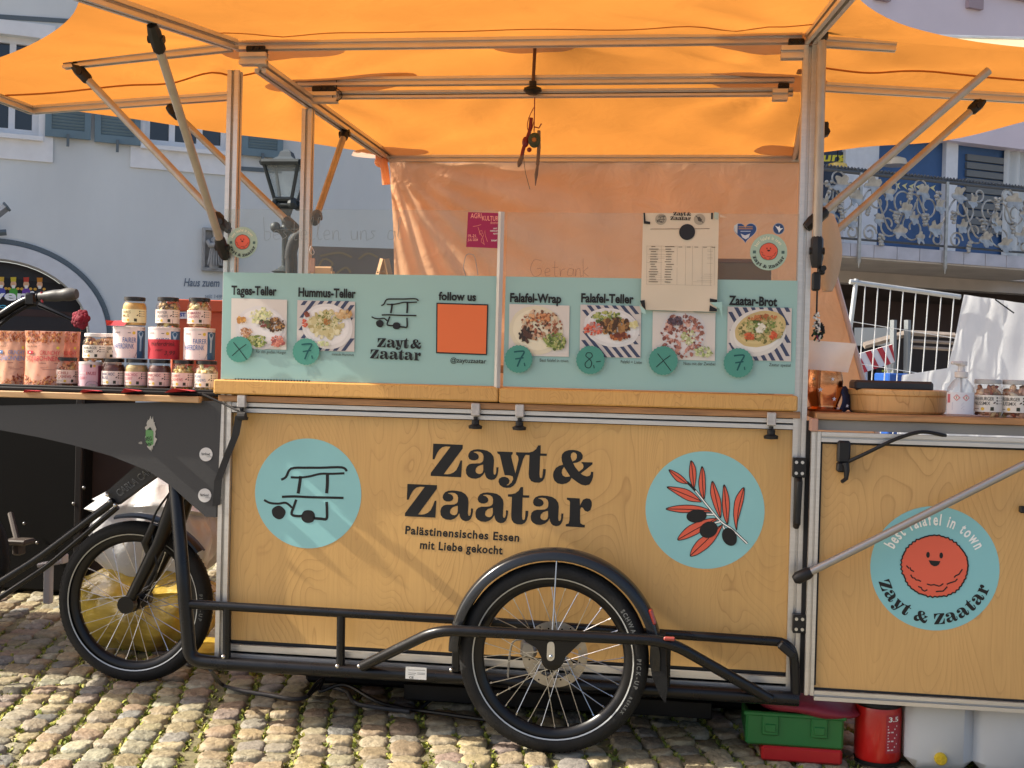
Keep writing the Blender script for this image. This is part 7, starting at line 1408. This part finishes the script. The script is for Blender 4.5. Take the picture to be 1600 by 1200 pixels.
# ================================================================== FENCE, TENT AND SHOP THINGS BEHIND THE RIGHT SHELF
FP = Plane((1.55, 10.6, 0), 17)
fn_ = thing('site_fence', 'galvanised wire mesh site fence with a round top tube', 'fence', FP.P(0, 0)); GV = mat('fence_zinc', (.52, .54, .54), .4, .5, var=.1)
f = lambda x, y, w=0: FP.hit(x, y)+FP.n*w
q = MB(); q.tube([f(1328, 440), f(1500, 464)], .022, 10); q.tube([f(1338, 436), f(1312, 640)], .020, 10); q.build('tube_frame', GV, fn_, True)
q = MB()
for i in range(8): x = 1353+i*19.8; y = 444+i*2.8; q.tube([f(x, y, -.01), f(x-16-i*.4, 690, -.01)], .0048, 6)
for y in (504, 568, 640): q.tube([f(1330, y-2, -.018), f(1498, y+25, -.018)], .0035, 6)
q.build('wire_mesh', mat('wire_bright', (.72, .73, .73), .35, .4), fn_)
tp = thing('white_tarpaulin', 'bright white tarpaulin tied to the fence behind the nut jars', 'tarpaulin', FP.P(.6, 1)); TPM = cloth_mat('white_tarp', (.84, .85, .86), .45, .1, 6, .03, 2)
def tarp(C, ph, nu=40, nv=36, amp=.006):
    q = MB(); q.grid(lambda u, v: (f(*C[0])*(1-u)+f(*C[1])*u)*(1-v)+(f(*C[3])*(1-u)+f(*C[2])*u)*v+FP.n*(.06+amp*math.sin((u*3+v*2)*4+ph)+amp*.6*math.sin((u*2-v*3)*6+ph*2)+amp*.4*math.sin(u*23+ph)), nu, nv); return q
tarp([(1500, 461), (1564, 470), (1552, 690), (1452, 690)], .3).build('sheet', TPM, tp, True, ang=80); tarp([(1562, 470), (1680, 486), (1680, 690), (1550, 690)], 1.7).build('sheet', TPM, tp, True, ang=80); tarp([(1404, 586), (1482, 574), (1460, 690), (1395, 690)], 2.5).build('sheet', TPM, tp, True, ang=80)
q = MB(); q.tube([f(1545, 469, .1), f(1572, 490, .12)], .006, 6); q.build('tie_cord', BLACK, tp)
b_ = lambda x, y, w=0: FP.hitw(x, y, -.9-w)
bo = thing('warning_board', 'red and white striped warning board behind the fence', 'barrier', b_(1370, 600)); q = MB(); cn = [(1341, 553), (1394, 538), (1398, 566), (1345, 584)]
bq = lambda u, v, d=0.0: (b_(*cn[3])*(1-u)+b_(*cn[2])*u)*(1-v)+(b_(*cn[0])*(1-u)+b_(*cn[1])*u)*v+FP.n*d
q.prism([[(0, 0), (1, 0), (1, 1), (0, 1)]], bq, -.03, 0, lin('d8d6d4'))
for i in range(4): u = -.12+.34*i; q.flat([[(max(0, min(1, u+.16)), 0), (max(0, min(1, u+.32)), 0), (max(0, min(1, u+.14)), 1), (max(0, min(1, u-.02)), 1)]], bq, .005, lin('b03038'))
q.build('striped_panel', PR, bo); q = MB(); q.tube([b_(1352, 580, .03), b_(1354, 720, .03)], .02, 8); q.tube([b_(1388, 570, .03), b_(1390, 720, .03)], .02, 8); q.build_pieces('board_post', GV, bo)
bb = thing('blue_crate', 'blue crate with yellow strips behind the fence', 'crate', b_(1392, 640)); q = MB(); cb_ = b_(1391, 640, -.2); q.box((cb_.x, cb_.y, b_(1391, 590, -.2).z-.25), (.19, .3, .58), .01, Matrix.Rotation(R(17), 3, 'Z')); q.build('crate_body', mat('blue_plastic', (.012, .075, .32), .5), bb)
q = MB()
for y in (578, 594): q.flat([[(1378, y), (1393, y), (1393, y+3.4), (1378, y+3.4)]], lambda a, b, d=0.0: FP.hitw(a, b, d-.93), .0, lin('a8b030'))
q.build_pieces('yellow_strip', PR, bb)
sr = thing('market_rack', 'grey metal rack with pale shelf boards in the dark shop opening', 'rack', b_(1420, 600, 1.5)); rr_ = lambda x, y, w=0: FP.hitw(x, y, -2.2-w); q = MB()
for x in (1396, 1418): q.tube([rr_(x, 500), rr_(x-2, 640)], .035, 4)
q.build_pieces('rack_post', mat('rack_zinc', (.22, .24, .25), .5, .3), sr); q = MB()
for (xa, ya, xb, yb, h_) in ((1350, 540, 1420, 520, 6), (1422, 520, 1492, 524, 5), (1420, 532, 1490, 536, 3), (1420, 542, 1488, 546, 3)): q.tube([rr_(xa, ya, .05), rr_(xb, yb, .05)], .006*h_, 4)
q.build_pieces('rack_board', mat('rack_board', (.30, .25, .21), .6, var=.2), sr)
q = MB(); xa = rr_(1345, 520, .4); q.grid(lambda u, v: rr_(1335+62*u, 512+28*v, .4), 2, 2); q.build('pale_panel', mat('pale_panel', (.40, .43, .43), .6), sr)
# cream awning beyond the right wing
AW = Plane((2.4, 12.5, 0), 10); aw = thing('awning', 'cream market awning below the lilac house wall', 'awning', AW.P(.5, 3)); q = MB()
q.grid(lambda u, v: AW.hit(1420+260*u, 58+6*u+75*v)+AW.n*(1.4*v+.03*math.sin(u*21)*v)+Vector((0, 0, -.0)), 40, 10); q.build('awning_cloth', cloth_mat('cream_awning', (.74, .62, .40), .4, .2, 4), aw, True)
q = MB(); q.tube([AW.hit(1405, 57), AW.hit(1700, 65)], .03, 8); q.build('awning_bar', GV, aw)
# chalk board, wooden easel and a chair back seen through the left glass
cbp = Plane((-1.6, 7.4, 0), 12); cr_ = px_rect(cbp, 470, 384, 640, 520); cbd = thing('chalkboard', 'dark chalkboard with faded golden drawings leaning behind the stall', 'chalkboard', cbp.P(cr_[0], 0)); q = MB(); wbox(q, cbp, cr_[0], cr_[2], .5, cr_[1], -.04, 0); q.build('board_panel', mat('slate_brown', (.075, .065, .06), .7, var=.25, vscale=3), cbd)
q = MB(); cm_ = lambda a, b, d=0.0: cbp.hit(a, b)+cbp.n*(d+.003); gk2 = lin('6a5e3c')
for pts in ([(495, 425), (505, 405), (520, 412), (508, 424)], [(525, 428), (540, 418), (548, 426)], [(500, 400), (530, 395), (550, 402)], [(560, 405), (575, 396), (590, 402)]): add_stroke(q, [tuple(p) for p in smooth_pts([Vector(p) for p in pts], 4)], 3, cm_, .002, gk2)
q.build('chalk_drawing', PR, cbd)
WD = mat('easel_wood', (.40, .21, .08), .55, var=.15, vscale=10)
es = thing('wooden_easel', 'orange brown wooden A frame easel behind the curtain edge', 'easel', at(600, 500, 6.3)); q = MB(); pe = lambda x, y: at(x, y, 6.3); q.tube([pe(600, 405), pe(582, 470), pe(555, 600)], .022, 4); q.tube([pe(602, 405), pe(616, 470), pe(640, 600)], .022, 4); q.tube([pe(590, 425), pe(610, 426)], .018, 4); q.build('easel_frame', WD, es)
cc_ = thing('wooden_chair', 'wooden chair back half hidden by the left menu screen', 'chair', at(505, 600, 6.0)); pe = lambda x, y, d=0: at(x, y, 6.0+d); q = MB(); q.box(pe(505, 424), (.10, .02, .05), .008); q.build('backrest', WD, cc_); q = MB(); q.box(pe(503, 560, -.15), (.36, .36, .03), .008); q.build('seat', WD, cc_)
for dx in (-.15, .15):
    for dy in (-.3, .0): q = MB(); a_ = pe(503, 560); q.tube([(a_.x+dx, a_.y+dy, a_.z), (a_.x+dx, a_.y+dy, 0)], .016, 8); q.build('leg', WD, cc_)
q = MB(); 
for dx in (-.05, .05): a_ = pe(505, 424); b2_ = pe(503, 560); q.tube([(a_.x+dx, 6.0, a_.z), (b2_.x+dx, 6.0, b2_.z)], .012, 8)
q.build_pieces('back_post', WD, cc_)
# black hooded thing next to the lantern (a bicycle child seat back)
bs = thing('bent_pipe', 'dark bent stand pipe with a bolt behind the rear left post', 'pipe', (at(455, 450, 5.2).x, 5.2, 0)); pe = lambda x, y: at(x, y, 5.2); q = MB(); q.tube(smooth_pts([Vector((pe(455, 450).x, 5.2, 0)), pe(455, 450), pe(454, 405), pe(458, 382), pe(466, 370), pe(476, 366)], 5), .028, 10); q.build('pipe_tube', mat('pipe_dark', (.016, .017, .02), .6, spec=.2), bs, True); q = MB(); q.sphere(pe(458, 413), .012, 8, 6); q.build('pipe_bolt', STEEL, bs, True)
